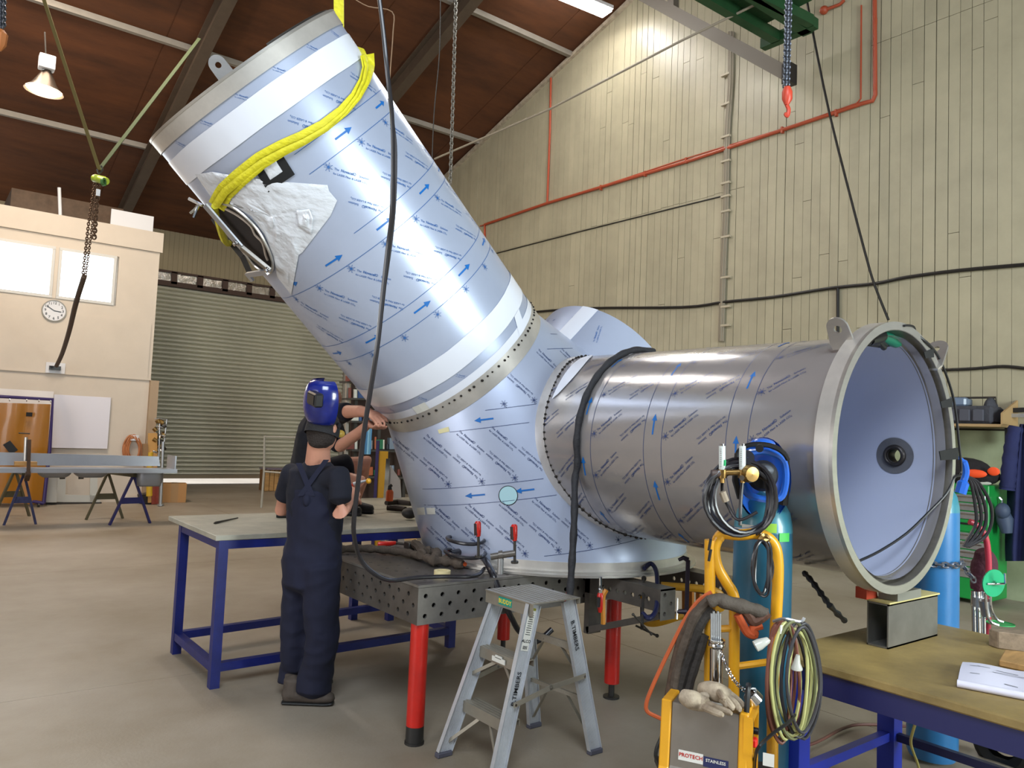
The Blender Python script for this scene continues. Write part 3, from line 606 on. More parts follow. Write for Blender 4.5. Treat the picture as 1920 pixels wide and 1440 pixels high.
def sheet_print(f, p0, P, st, q0, rng_p, rng_q, wd=.115, keep=lambda p, q: True, ang=radians(39), sz=.0175, qa=0, dk=-.1):
    ink, arr = MB(), MB(); ink.flat = arr.flat = True
    k0 = math.floor((rng_p[0]-p0)/P)-1; k1 = math.ceil((rng_p[1]-p0)/P)+1
    for k in range(k0, k1):
        b = p0+k*P                                       # star line
        for pl in (b-.024, b-.024-wd):
            if rng_p[0] < pl < rng_p[1]:
                q = rng_q[0]
                while q < rng_q[1]:
                    if keep(pl, q) and keep(pl, q+.03): ink.add([f(pl-.0014, q), f(pl+.0014, q), f(pl+.0014, q+.03), f(pl-.0014, q+.03)], [(0, 1, 2, 3)])
                    q += .03
        j0 = math.ceil((rng_q[0]-q0)/st); j1 = math.floor((rng_q[1]-q0)/st)
        for j in range(j0, j1+1):
            q = q0+j*st
            if rng_p[0]+.02 < b < rng_p[1]-.02 and keep(b, q):
                star(ink, f, b, q, .021); ink.add([f(b-.024, q-.012), f(b-.023, q-.014), f(b-.01, q-.003), f(b-.011, q-.001)], [(0, 1, 2, 3)])
            if rng_p[0] < b+.03 and b+.18 < rng_p[1] and keep(b+.1, q+.06): words(ink, ink, f, b+.024, q+.014, ang, sz)
            if rng_p[0] < b+.2 and b+.72*P < rng_p[1] and keep(b+.6*P, q): words(ink, ink, f, b+.70*P, q+.09, ang, sz, True)
        for j in range(-12, 13):
            q = qa+k*dk+j*st*1.5; pa = b-.024-wd*.52
            if rng_q[0] < q < rng_q[1] and rng_p[0] < pa < rng_p[1] and keep(pa, q-.05) and keep(pa, q+.05): arrow(arr, f, pa, q)
    return ink, arr
fr = lambda p, q: RP(p, q/RR0, .0014)
def keepR(p, q): return p > rs(q/RR0)+.10 and p < -.14
ink, arr = sheet_print(fr, -.895, .4915, .2285, .049, (-2.2, -.12), (-1.1, 1.5), keep=keepR, qa=.109)
part('film_print', ink, PRINT2, sb, smooth=0, kind='stuff'); part('film_arrows', arr, ARROW, sb, smooth=0, kind='stuff')
fu = lambda p, q: UP(-p, -q/UR0, .0014)
def keepU(p, q): return .86 < -p < 2.19 and not (-p > 1.56 and q < 1.47)
ink, arr = sheet_print(fu, -1.465, .447, .2107, 1.352, (-2.2, -.84), (.75, 2.45), wd=.108, keep=keepU, sz=.0162, qa=1.307)
part('film_print', ink, PRINT, ub, smooth=0, kind='stuff'); part('film_arrows', arr, ARROW, ub, smooth=0, kind='stuff')
# partial prints in the narrow film strips next to the rims
mb = MB(); mb.flat = True
for q in (1.0, 1.21, 1.42, 1.63, 1.84, 2.05): words(mb, mb, lambda p, q_: fu(p, q_), -2.39, q, radians(40), .0085)
for q in (.95, 1.2, 1.45): words(mb, mb, lambda p, q_: fu(p, q_), -.69, q, radians(40), .0075)
part('film_print', mb, PRINT, ub, smooth=0, kind='stuff')
# body print: sheet wrapped on the front, mapped by level rays toward the back
YB = 3.2
NP = Vector((.46, .888, 0)).normalized(); PO = at(931, 916, Y=3.15)
def plane_at(px, py): d = at(px, py, D=1)-CC; return CC+d*((PO-CC).dot(NP)/d.dot(NP))
Lp = [plane_at(1002, 800), plane_at(730, 835)]; qd = (Lp[1]-Lp[0]).normalized()
O_ = plane_at(931, 916)                                   # a star of the lower pair
pd = qd.cross(NP).normalized(); pd = pd if pd.z > 0 else -pd
def fb(p, q, miss=[0]):
    o = O_+qd*q+pd*p; h = bvh.ray_cast(o-NP*2, NP)
    return (h[0]-NP*.0024) if h[0] else o+NP*.8
def keepB(p, q):
    o = O_+qd*q+pd*p; h = bvh.ray_cast(o-NP*2, NP)
    if not h[0] or abs(h[1].dot(NP)) < .2: return False
    x = h[0]
    if (x-UA).dot(UD) > S1*KU-.012 or x.z < TZ+.1: return False
    for dx, dz in ((.05, .04), (-.05, .04), (.05, -.04), (-.05, -.04)):
        g = bvh.ray_cast(o+qd*dx+pd*dz-NP*2, NP)
        if not g[0] or (g[0]-UA).dot(UD) > S1*KU-.012: return False
    r = x-RA; ax = r.dot(RD)/KR; r = r-RD*r.dot(RD); e_ = frame(RD)
    return r.length > RR+.012
pr = plane_at(916, 759)
PB = abs((pr-O_).dot(pd)); SB = abs((O_-plane_at(865, 926)).dot(qd))
ink, arr = sheet_print(fb, 0, PB, SB*1.0, 0, (-.45, 1.6), (-1.6, 1.5), wd=PB*.235, keep=keepB, sz=.0168, ang=radians(42), qa=(plane_at(918, 945)-O_).dot(qd), dk=-.1)
part('film_print', ink, PRINT2, duct, smooth=0, kind='stuff'); part('film_arrows', arr, ARROW, duct, smooth=0, kind='stuff')
mb = MB(); mb.flat = True
for q in (-.1, .15, .4, .62): words(mb, mb, lambda p, q_: P3(.56-p*1.0, radians(92)+ -q_/.565 + .5, .003), .22+.0*q, q+.1, radians(20), .014, True)
for q in (.0, .25): star(mb, lambda p, q_: P3(.56-p, radians(92)-q_/.565+.5, .003), .12+.2*(q > .1), q+.3, .016)
part('film_print', mb, PRINT, duct, smooth=0, kind='stuff')
# ---------------------------------------------------------------- manhole, taped film, black tape frame
def upx(px, py, lift=.004):
    d = (at(px, py, D=1)-CC).normalized(); w_ = CC-UA; vp = d-UD*d.dot(UD); wp = w_-UD*w_.dot(UD); R = UR+lift
    A, B, C = vp.dot(vp), 2*vp.dot(wp), wp.dot(wp)-R*R; dd = B*B-4*A*C
    t = (-B-sqrt(max(dd, 0)))/(2*A); return CC+d*t
def patch(name, px, m, lift, parent=duct, n=10, bump=0, label=None, thick=.0015):
    """smooth patch over the slanted barrel whose outline runs through the given points"""
    c = (sum(p[0] for p in px)/len(px), sum(p[1] for p in px)/len(px)); N = len(px)*4; out = []
    for i in range(len(px)):
        a, b = px[i], px[(i+1) % len(px)]
        out += [(a[0]+(b[0]-a[0])*k/4, a[1]+(b[1]-a[1])*k/4) for k in range(4)]
    mb = MB()
    def f(a, r):
        p = out[int(round(a*N)) % N]; x = c[0]+(p[0]-c[0])*r; y_ = c[1]+(p[1]-c[1])*r
        bp = bump*abs(noise.noise(Vector((x*.09, y_*.035, 3))))*(1 if 0 < r < 1 else .4)
        return upx(x, y_, lift+bp+(0 if r < 1 else -thick))
    mb.grid(f, N, n, True); return part(name, mb, m, parent, smooth='all', label=label)
CRUMP = mat('crumpled_film', 'dadde3', .25, .15, bump=.8, bscale=5, stretch=(1, 3, 3))
patch('taped_film', [(366, 327), (398, 322), (440, 330), (520, 340), (614, 347), (617, 358), (632, 376), (620, 404), (567, 473), (560, 478), (546, 553), (520, 520), (512, 480), (497, 440), (470, 405), (430, 380), (400, 376)], CRUMP, .004, bump=.014, n=14, label='crumpled silver film taped around the manhole')
patch('taped_film', [(556, 395), (580, 392), (587, 410), (585, 440), (560, 425)], CRUMP, .012, bump=.02, label='small crumpled film pouch')
sq = [(468, 303), (518, 272), (553, 327), (503, 361)]
for i in range(4):
    a, b = sq[i], sq[(i+1) % 4]; c = (510, 316); ia = (a[0]+(c[0]-a[0])*.52, a[1]+(c[1]-a[1])*.52); ib = (b[0]+(c[0]-b[0])*.52, b[1]+(c[1]-b[1])*.52)
    part('black_tape', MB().grid(lambda u, v: upx(*(lambda p, q: (p[0]+(q[0]-p[0])*v, p[1]+(q[1]-p[1])*v))((a[0]+(b[0]-a[0])*u, a[1]+(b[1]-a[1])*u), (ia[0]+(ib[0]-ia[0])*u, ia[1]+(ib[1]-ia[1])*u)), .0075), 5, 2), BTAPE, duct, smooth='all')
patch('foil_square', [(490, 309), (514, 296), (531, 323), (506, 338)], CRUMP, .006, bump=.008, n=5, label='small foil square inside the black tape frame')
t = duct
# manhole: flat dark patch for the shade inside the opening, rim, clamp bar and bolts
hole = [(398, 384), (425, 384), (450, 398), (478, 425), (497, 455), (511, 490), (506, 512), (480, 500), (455, 470), (420, 430)]
patch('manhole_opening', hole, mat('manhole_shade', '2e2724', .8, var=.4), .008, n=4, label='dark oval manhole opening')
part('manhole_rim', MB().tube(curve([upx(*p, .012) for p in hole], 4, True), .008, 6, closed=True), STAIN, duct, label='bright rolled rim of the manhole')
part('manhole_gasket', MB().tube(curve([upx(*p, .012) for p in ((423, 392), (447, 405), (470, 424), (478, 440), (492, 455), (498, 478), (502, 488))], 3), .007, 6), mat('gasket_pale', 'a89a8c', .6), duct)
c0, c1, c2 = [upx(*p, .05) for p in ((384, 384), (452, 463), (507, 508))]
up_ = (upx(450, 440)-UA); up_ = (up_-UD*up_.dot(UD)).normalized()
PLT = mat('zinc_plate', 'b4b8c0', .35, .7)
part('clamp_bar', MB().bar(c0, c1, .052, .012, up=up_), PLT, duct, smooth=0, bevel=.002, label='flat steel clamp bar across the manhole')
part('clamp_arm', MB().bar(c1, c2, .034, .02, up=up_), mat('clamp_arm_steel', '8b8780', .4, .8), duct, smooth=0, bevel=.002)
for p in ((443, 455), (503, 505)):
    c = upx(*p, .06); part('bolt', MB().cyl(c, c+up_*.02, .011, 6).cyl(c, c+up_*.008, .017, 12), CHROME, duct)
c = upx(372, 385, .06)
part('wing_bolt', MB().tube([c, c+(at(361, 412, D=4.3)-at(372, 385, D=4.3))*.8], .008, 6).tube([c+CR*.02, c-CR*.05+CU*.035], .009, 6).tube([c, c-CR*.045-CU*.04], .009, 6), CHROME, duct)
part('lower_hinge', MB().bar(upx(465, 515, .03), upx(500, 510, .045), .03, .014, up=up_).bar(upx(462, 512, .03), upx(474, 527, .03), .035, .012, up=up_), PLT, duct, smooth=0)
dk = [(400, 410), (425, 445), (455, 482), (470, 515)]
for a, b in zip(dk, dk[1:]): 
    p, q = at(*a, D=4.62), at(*b, D=4.62); part('clamp_arm', MB().bar(p, q, .03, .03), DKSTEEL, duct, smooth=0)
# ---------------------------------------------------------------- yellow sling, strap, cables
YS = mat('yellow_sling', 'd6cc1e', .6, var=.2, vscale=7, bump=.35, bscale=18, stretch=(1, 3, 3))
sl = thing('lifting_sling', 'bright yellow webbing sling looped around the slanted barrel', 'sling', upx(520, 290))
cl = [(403, 386), (420, 360), (450, 335), (490, 305), (530, 283), (570, 264), (610, 240), (645, 210), (668, 180), (682, 150), (687, 125), (683, 103)]
for i, (o1, o2, lf) in enumerate(((-19, -3, .014), (-6, 8, .024), (5, 19, .014))):
    def f(a, b):
        x = a*(len(cl)-1); k = min(int(x), len(cl)-2); u = x-k; p = Vector((*cl[k], 0)).lerp(Vector((*cl[k+1], 0)), u)
        dd = (Vector((*cl[min(k+1, len(cl)-1)], 0))-Vector((*cl[k], 0))).normalized(); nn = Vector((dd.y, -dd.x, 0)); off = (o1+(o2-o1)*b)*(.75+.35*sin(a*5+i))
        q = p-nn*off; return upx(q.x, q.y, lf+.006*sin(b*pi)+.004*sin(a*14+i*2))
    part('webbing', MB().grid(f, 66, 3), YS, sl, smooth='all')
a = upx(684, 108, .012)
part('webbing', MB().tube(curve([a, a+Vector((.0, .25, .1)), UA+UD*2.2+Vector((0, .66, .27)), UA+UD*2.2+Vector((.0, .74, -.3)), UA+UD*2.05+Vector((-.3, .45, -.42)), upx(403, 386, .02)], 6), .02, 6), YS, sl)
tp = at(634, 40, Y=4.35)
part('webbing', MB().bar(at(635, -40, Y=4.3), at(636, 90, Y=4.35), .06, .012, up=-CF), YS, label='upright yellow lifting strap at the top behind the duct rim', cat='strap', smooth=0)
K = mat('black_hose', '242226', .32, coat=.2)
part('welding_cable', MB().tube(curve([at(709, -20, D=3.1), at(719, 60, D=3.1), at(727, 140, D=3.1), at(735, 215, D=3.15), at(737, 300, D=3.2), at(735, 400, D=3.25), at(727, 470, D=3.3), at(716, 570, D=3.3), at(706, 660, D=3.3), at(690, 760, D=3.35), at(680, 830, D=3.4), at(672, 900, D=3.45), at(664, 970, D=3.5), at(664, 1005, D=3.55), at(674, 1045, D=3.65), at(697, 1072, D=3.7), at(730, 1088, D=3.78), at(780, 1083, D=3.9), at(830, 1081, Z=.83), at(890, 1080, Z=.825), at(908, 1066, Z=.82)], 4), [.009]*18+[.011]*63), K, label='thin black welding cable hanging in front of the duct to the table', cat='cable')
part('tool_hose', MB().tube(curve([at(730, 185, D=3.3), at(738, 240, D=3.3), at(742, 290, D=3.32), at(739, 400, D=3.34), at(727, 500, D=3.36), at(717, 560, D=3.36)], 4), .007), mat('grey_hose', '3d3b40', .4), label='second grey hose running beside the hanging welding cable', cat='hose')
hb = [RP(-1.50, radians(a), .018) for a in (96, 82, 70, 56, 42, 28, 14, 0, -12)]+[at(1078, 900, D=4.15), at(1077, 960, D=4.05), at(1075, 1010, D=4.0), at(1072, 1060, D=3.95), at(1069, 1110, D=3.92), at(1066, 1142, D=3.9)]
part('wrapped_hose', MB().tube(curve(hb, 5), [.0185+.002*sin(i*1.3) for i in range(len(hb)*5-4)], 10), mat('wrapped_hose_black', '26262a', .7, bump=.4), label='thick black taped hose draped over the level barrel', cat='hose')
# ================================================================== WELDING TABLE
def holed_panel(mb, O, U, V, w_, h, pitch, r, pred, dep=.012, n=10):
    """flat panel spanned by U,V with real round holes; pred(i,j) tells which pitch cells are pierced"""
    O = Vector(O); U = Vector(U); V = Vector(V); W = U.cross(V)*-dep
    nx = int(w_/pitch+1e-6); ny = int(h/pitch+1e-6); mx = (w_-nx*pitch)/2; my = (h-ny*pitch)/2
    def quad(a, b, c, d): mb.add([O+U*a+V*b, O+U*c+V*b, O+U*c+V*d, O+U*a+V*d], [(0, 1, 2, 3)])
    if my > 1e-6: quad(0, 0, w_, my); quad(0, h-my, w_, h)
    if mx > 1e-6: quad(0, my, mx, h-my); quad(w_-mx, my, w_, h-my)
    for j in range(ny):
        i = 0
        while i < nx:
            x0 = mx+i*pitch; y0 = my+j*pitch
            if not pred(i, j):
                k = i
                while k < nx and not pred(k, j): k += 1
                quad(x0, y0, mx+k*pitch, y0+pitch); i = k; continue
            cx, cy = x0+pitch/2, y0+pitch/2; sq = []; ci = []
            for k in range(8):
                a = tau*k/8+pi/8*0; ca, sa = cos(a), sin(a); m_ = max(abs(ca), abs(sa)); sq.append((cx+ca/m_*pitch/2, cy+sa/m_*pitch/2)); ci.append((cx+ca*r, cy+sa*r))
            vs = [O+U*a+V*b for a, b in sq+ci]+[O+U*a+V*b+W for a, b in ci]; fs = []
            for k in range(8):
                q = (k+1) % 8; fs += [(k, q, 8+q, 8+k), (8+k, 8+q, 16+q, 16+k)]
            mb.add(vs, fs); i += 1
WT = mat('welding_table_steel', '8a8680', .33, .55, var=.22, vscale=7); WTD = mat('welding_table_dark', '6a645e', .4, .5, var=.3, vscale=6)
x0, x1, y0, y1 = 2.08, 3.62, 3.38, 4.62
wt = thing('welding_table', 'perforated steel welding table on red round legs under the duct', 'table', (2.85, 4.0, 0))
mb = MB(); holed_panel(mb, (x0, y0, .6), (1, 0, 0), (0, 0, 1), x1-x0, .184, .05, .0125, lambda i, j: (i+j) % 2 == 0); part('front_panel', mb, WT, wt, smooth=0, label='bright front apron with staggered round holes')
mb = MB(); holed_panel(mb, (x0, y1, .6), (0, -1, 0), (0, 0, 1), y1-y0, .184, .05, .0125, lambda i, j: (i+j) % 2 == 0); part('side_panel', mb, WTD, wt, smooth=0, label='darker side apron with staggered round holes')
mb = MB(); holed_panel(mb, (x0, y0, TZ-.001), (1, 0, 0), (0, 1, 0), x1-x0, y1-y0, .05, .011, lambda i, j: (i % 4 == 1 and j % 2 == 1) or (i % 4 == 3 and j % 2 == 0)); part('table_top', mb, WTD, wt, smooth=0)
mb = MB().box2((x0, y0-.002, .786), (x1, y0+.012, TZ-.0012)); mb.box2((x0-.002, y0, .786), (x0+.012, y1, TZ-.0012)); mb.box2((x0, y1-.01, .6), (x1, y1, TZ-.002)); mb.box2((x1-.01, y0, .6), (x1, y1, TZ-.002)); part('top_edge', mb, WT, wt, smooth=0)
part('inside_shade_box', MB().box2((x0+.03, y0+.03, .62), (x1-.03, y1-.03, .76)), mat('table_inside_shade', '1a1816', .8), wt, smooth=0)  # dark box put behind the holes as the shade inside the table
for lx, ly in ((2.13, 3.43), (3.5, 3.40), (2.14, 4.52), (3.52, 4.52)):
    l = part('leg', MB().cyl((lx, ly, .09), (lx, ly, .6), .046, 24), RED, wt); part('leg_foot', MB().cyl((lx, ly, 0), (lx, ly, .09), .046 if lx < 3 and ly < 4 else .018, 16).cyl((lx, ly, 0), (lx, ly, .012), .05, 16), mat('foot_black', '262422', .5), l)
# brackets
for k, X_ in enumerate((3.22, 3.84)):
    t = thing('extension_bracket', ('near' if k == 0 else 'far')+(' dark perforated steel bracket holding the duct flange in front of the table' if k == 0 else ' perforated steel bracket half hidden behind the yellow trolley'), 'bracket', (X_, 3.1, .6))
    mb = MB(); holed_panel(mb, (X_, 3.37, .665), (0, -1, 0), (0, 0, 1), .58, .11, .058, .014, lambda i, j: j == 0 and 2 <= i <= 8)
    part('side_plate', mb, WTD, t, smooth=0)
    part('top_plate', MB().box2((X_, 2.79, .775), (X_+.12, 3.37, .785)), WTD, t, smooth=0)
    mb = MB(); holed_panel(mb, (X_, 2.79, .62), (1, 0, 0), (0, 0, 1), .12, .165, .05, .0125, lambda i, j: (i+j) % 2 == 0); part('end_plate', mb, WT, t, smooth=0)
    part('web', MB().prism([(0, .67), (-.58, .67), (-.58, .62), (-.06, .43), (0, .43), (0, .5), (-.07, .5), (-.42, .63), (-.42, .67)][::1], (X_, 3.37, 0), (0, 1, 0), (0, 0, 1), -.10) if 0 else MB().bar((X_+.05, 3.35, .77), (X_+.05, 3.35, .43), .1, .04, up=(0, 1, 0)).bar((X_+.05, 3.35, .45), (X_+.05, 2.80, .645), .1, .035), WTD, t, smooth=0)
# clamps
def gclamp(name, label, top, bot, out, m, r=.014, handle=True, hm=None, sc=None):
    top = Vector(top); bot = Vector(bot); out = Vector(out); t = thing(name, label, 'clamp', bot)
    part('frame', MB().tube(curve([top, top+out*.55+(top-bot)*.12, top+out-(top-bot)*.08, (top+bot)/2+out*1.08, bot+out+(top-bot)*.08, bot+out*.5-(top-bot)*.1, bot], 5), r, 8), m, t)
    a = bot-(top-bot)*.22; b = bot+(top-bot)*.75
    part('screw', MB().cyl(a, b, .007, 8).cyl(b, b+(top-bot).normalized()*.012, .014, 12), sc or DKSTEEL, t)
    if handle:
        sd = (top-bot).cross(out).normalized()*.06+out.normalized()*.05; part('tommy_bar', MB().cyl(a-sd, a+sd, .005, 6).ball(a-sd, .008, 8, 6).ball(a+sd, .008, 8, 6), sc or DKSTEEL, t)
    return t
BLUR = mat('navy_clamp', '161a3e', .4)
gclamp('g_clamp', 'dark blue and red g clamp curving over the flange edge at the bracket', at(1208, 1066, Z=.84), at(1205, 1150, D=4.05), CR*.07, BLUR, .013)
def barclamp(p_top, p_bot, jaw, label, D, grip=True, rail=None):
    t = thing('bar_clamp', label, 'clamp', p_bot); p_top, p_bot = Vector(p_top), Vector(p_bot)
    part('rail', MB().bar(p_bot, p_top, .022, .010, up=CF), rail or DKSTEEL, t, smooth=0, bevel=.002)
    part('fixed_jaw', MB().tube([p_top, p_top+jaw*.5+Vector((0, 0, .012)), p_top+jaw], [.014, .012, .009], 8), rail or DKSTEEL, t)
    q = p_bot.lerp(p_top, .3); part('sliding_jaw', MB().tube([q, q+jaw*.5, q+jaw], [.016, .013, .01], 8), rail or DKSTEEL, t)
    part('spindle', MB().cyl(q+jaw+Vector((0, 0, .07)), q+jaw-Vector((0, 0, .04)), .006, 8), CHROME, t)
    if grip: part('handle', MB().tube([q+jaw-Vector((0, 0, .04)), q+jaw-Vector((0, 0, .06)), q+jaw-Vector((0, 0, .13)), q+jaw-Vector((0, 0, .145))], [.010, .015, .014, .010], 10), RED, t)
    return t
barclamp(at(1290, 1050, D=4.1), at(1286, 1188, D=4.1), CR*-.05-CF*.0, 'tall dark bar clamp gripping the flange right of the bracket', 4.1, False, mat('dark_clamp_steel', '2c2430', .45, .4))
t = thing('bar_clamp', 'red handled clamp hanging under the front of the flange', 'clamp', at(1126, 1140, D=3.9))
c = lambda x, y, D=3.9: at(x, y, D=D)
part('spindle', MB().cyl(c(1126, 1082), c(1126, 1112), .008, 8).cyl(c(1126, 1104), c(1126, 1112), .012, 10), CHROME, t)
part('handle', MB().tube([c(1126, 1111), c(1126, 1116), c(1126, 1140), c(1125, 1148)], [.012, .018, .016, .010], 10), RED, t); part('grip_pad', MB().tube([c(1123, 1120, 3.88), c(1122, 1138, 3.88)], .009, 8), BLACKP, t)
part('frame', MB().tube(curve([c(1137, 1106), c(1131, 1120), c(1131, 1158), c(1131, 1170)], 4), .013, 6), mat('ochre_clamp', 'b0701a', .45), t)
t = thing('bar_clamp', 'second red handled clamp behind the hanging black hose', 'clamp', at(1064, 1120, D=4.05))
part('spindle', MB().cyl(at(1069, 1080, D=4.05), at(1066, 1110, D=4.05), .009, 8), CHROME, t); part('handle', MB().tube([at(1066, 1110, D=4.05), at(1064, 1125, D=4.05), at(1061, 1140, D=4.05)], [.012, .016, .01], 10), RED, t)
YC = mat('yellow_clamp', 'c58f18', .45, var=.2)
t = thing('deep_clamp', 'large yellow deep throat clamp slung under the duct flange', 'clamp', at(1260, 1150, D=4.5))
part('frame', MB().tube(curve([at(1240, 1098, D=4.4), at(1330, 1106, D=4.4), at(1352, 1118, D=4.4), at(1352, 1140, D=4.4), at(1300, 1148, D=4.4), at(1240, 1166, D=4.4), at(1218, 1168, D=4.4), at(1210, 1164, D=4.4)], 4), .022, 8), YC, t)
part('screw', MB().cyl(at(1203, 1105, D=4.4), at(1204, 1180, D=4.4), .010, 8), DKSTEEL, t); part('tommy_bar', MB().cyl(at(1192, 1173, D=4.35), at(1232, 1192, D=4.35), .006, 8).ball(at(1232, 1192, D=4.35), .011, 8, 6), DKSTEEL, t)
part('knob', MB().ball(at(1206, 1127, D=4.38), .022, 10, 8, (1, 1, 1.6)), YEL, t)
t = thing('clamp_pair', 'two orange clamp bars standing behind the far bracket', 'clamp', at(1293, 1130, D=4.9))
for x in (1284, 1296, 1310): part('bar', MB().bar(at(x, 1098, D=4.9), at(x, 1146, D=4.9), .03, .02), mat('orange_clamp', 'b8752e', .5), t, smooth=0)
def upclamp(px, y_top, y_bot, D, label, side=True):
    t = thing('screw_clamp', label, 'clamp', at(px, y_bot, D=D)); c = lambda x, y: at(x, y, D=D)
    L_ = y_bot-y_top
    part('handle', MB().tube([c(px, y_top), c(px, y_top+3), c(px+.5, y_top+L_*.3), c(px+1, y_top+L_*.42)], [.010, .016, .015, .011], 12), RED, t)
    part('grip_pad', MB().bar(c(px-3, y_top+4)-CF*.008, c(px-2.5, y_top+L_*.38)-CF*.008, .013, .02), mat('grip_grey', '3a2c2c', .6), t)
    part('spindle', MB().cyl(c(px+1, y_top+L_*.42), c(px+1, y_bot), .007, 8), DKSTEEL, t); part('swivel_pad', MB().cyl(c(px+1, y_bot-4), c(px+1, y_bot), .018, 12), DKSTEEL, t)
    if side:
        part('arm', MB().cyl(c(px+2, y_bot-19), c(px-44, y_bot-12), .016, 12), WTD, t); part('post', MB().cyl(c(px-25, y_bot-14), c(px-26, y_bot+20), .015, 12), ALU, t); part('collar', MB().cyl(c(px-29, y_bot-15), c(px-21, y_bot-16), .021, 12), WTD, t)
upclamp(964, 983, 1056, 3.72, 'screw clamp with red handle pressing the flange, right one of the upright pair')
upclamp(896, 977, 1045, 3.9, 'screw clamp with red handle standing upright, left one of the pair', False)
t = thing('screw_clamp', 'red handled clamp lying on the perforated table', 'clamp', at(745, 1020, Z=TZ+.03)); c = lambda x, y, z=TZ+.025: at(x, y, Z=z)
part('handle', MB().tube([c(708, 1020), c(712, 1020), c(735, 1019), c(741, 1018)], [.012, .017, .016, .012], 12), RED, t); part('spindle', MB().cyl(c(741, 1018), c(775, 1022), .009, 8), DKSTEEL, t); part('jaw', MB().box(c(768, 1022), (.05, .07, .045)), DKSTEEL, t, bevel=.006)
# items on the perforated table
t = part('masking_tape', MB().lathe([(.026, 0), (.045, 0), (.045, .028), (.026, .028), (.026, 0)], at(829, 1079, Z=TZ+.001), (0, 0, 1), 28), mat('masking_tape', 'd8c896', .6), label='roll of pale masking tape on the perforated table', cat='tape')
LTH = mat('brown_canvas', '51453a', .85, var=.35, vscale=14, bump=.4)
t = thing('torch_sleeve', 'brown canvas hose sleeve lying across the perforated table', 'hose', at(760, 1040, Z=TZ))
part('sleeve', MB().tube(curve([at(632, 1030, Z=.83), at(680, 1028, Z=.83), at(720, 1031, Z=.83), at(760, 1036, Z=.83), at(795, 1044, Z=.835), at(812, 1052, Z=.83)], 5), [.024+.004*sin(i*2.1) for i in range(26)], 10), LTH, t)
part('sleeve', MB().tube(curve([at(788, 1040, Z=.85), at(805, 1034, Z=.86), at(822, 1040, Z=.85), at(812, 1050, Z=.84), at(840, 1052, Z=.835), at(868, 1058, Z=.83)], 5), [.028+.007*sin(i*1.7) for i in range(26)], 10), LTH, t)
part('cuff', MB().tube(curve([at(776, 1018, Z=.84), at(786, 1026, Z=.86), at(796, 1036, Z=.86)], 4), [.02, .028, .03, .028, .026, .03, .032, .03, .028], 8), LTH, t)
part('orange_tip', MB().tube(curve([at(838, 1042, Z=.85), at(850, 1036, Z=.86), at(858, 1046, Z=.84), at(872, 1058, Z=.83)], 4), .012, 8), mat('orange_plastic', 'c4501e', .5), t)
cc = at(872, 1050, Z=.84)
part('coiled_hose', MB().tube([cc+Vector((.105*cos(a)*(1-.01*a), .15*sin(a)*(1-.012*a), .0+.012*a+.02*sin(a))) for a in [i*.28 for i in range(52)]], .011, 8), K, label='coil of black hose on the corner of the perforated table', cat='hose')
part('torch_hose', MB().tube(curve([at(845, 1038, Z=.87), at(880, 1032, Z=.88), at(905, 1045, Z=.86), at(921, 1070, Z=.825), at(930, 1095, D=4.19), at(945, 1130, D=4.18), at(960, 1160, D=4.2), at(975, 1185, D=4.25), at(1005, 1203, D=4.35), at(1035, 1180, D=4.4)], 5), [.019]*26+[.016]*20, 10), K, label='thick black hose running over the table edge behind the ladder', cat='hose')
# ================================================================== BLUE TABLE
BX0, BX1, BY0, BY1 = 1.49, 3.32, 4.73, 5.80
bt = thing('steel_workbench', 'bare topped workbench on a blue tube frame behind the standing worker', 'workbench', (2.4, 5.2, 0))
part('bench_top', MB().box2((BX0, BY0, .868), (BX1, BY1, .9)), mat('worn_bench_top', 'a9a596', .5, .2, var=.25, vscale=5), bt, smooth=0, bevel=.003)
for lx, ly in ((BX0+.05, BY0+.03), (BX0+.05, BY1-.22), (BX1-.07, BY0+.08), (BX1-.07, BY1-.08)):
    part('leg', MB().box2((lx-.028, ly-.028, 0), (lx+.028, ly+.028, .868)), STEELB, bt, smooth=0)
for z in (.842, .12):
    a, b, c, d = (BX0+.05, BY0+.03), (BX1-.07, BY0+.08 if z < .5 else BY0+.03), (BX1-.07, BY1-.08 if z < .5 else BY1-.03), (BX0+.05, BY1-.22)
    for p, q in ((a, b), (b, c), (c, d), (d, a)):
        part('rail', MB().bar((*p, z), (*q, z), .05, .05), STEELB, bt, smooth=0)
b2t = thing('steel_workbench', 'second bench with blue frame adjoining behind, under the crouching worker', 'workbench', (3.7, 6.3, 0))
part('bench_top', MB().box2((2.95, 5.83, .868), (4.45, 6.78, .9)), mat('worn_bench_top', 'a9a596'), b2t, smooth=0, bevel=.003)
for lx, ly in ((3.0, 5.88), (4.4, 5.88), (3.0, 6.73), (4.4, 6.73)): part('leg', MB().box2((lx-.028, ly-.028, 0), (lx+.028, ly+.028, .868)), STEELB, b2t, smooth=0)
for p, q in (((3.0, 5.88), (4.4, 5.88)), ((3.0, 6.73), (4.4, 6.73)), ((3.0, 5.88), (3.0, 6.73)), ((4.4, 5.88), (4.4, 6.73))): part('rail', MB().bar((*p, .84), (*q, .84), .05, .05), STEELB, b2t, smooth=0)
part('pointed_scriber', MB().tube([at(401, 981, Z=.908), at(404, 980, Z=.908), at(446, 971, Z=.908)], [.003, .008, .004], 8), DKSTEEL, label='thin steel scriber on the empty end of the blue bench', cat='tool')
part('black_tube', MB().tube([at(518, 966, Z=.92), at(522, 966, Z=.92), at(540, 966, Z=.92)], [.016, .019, .019], 12), BLACKP, label='short black tube on the blue bench left of the standing worker', cat='tool')
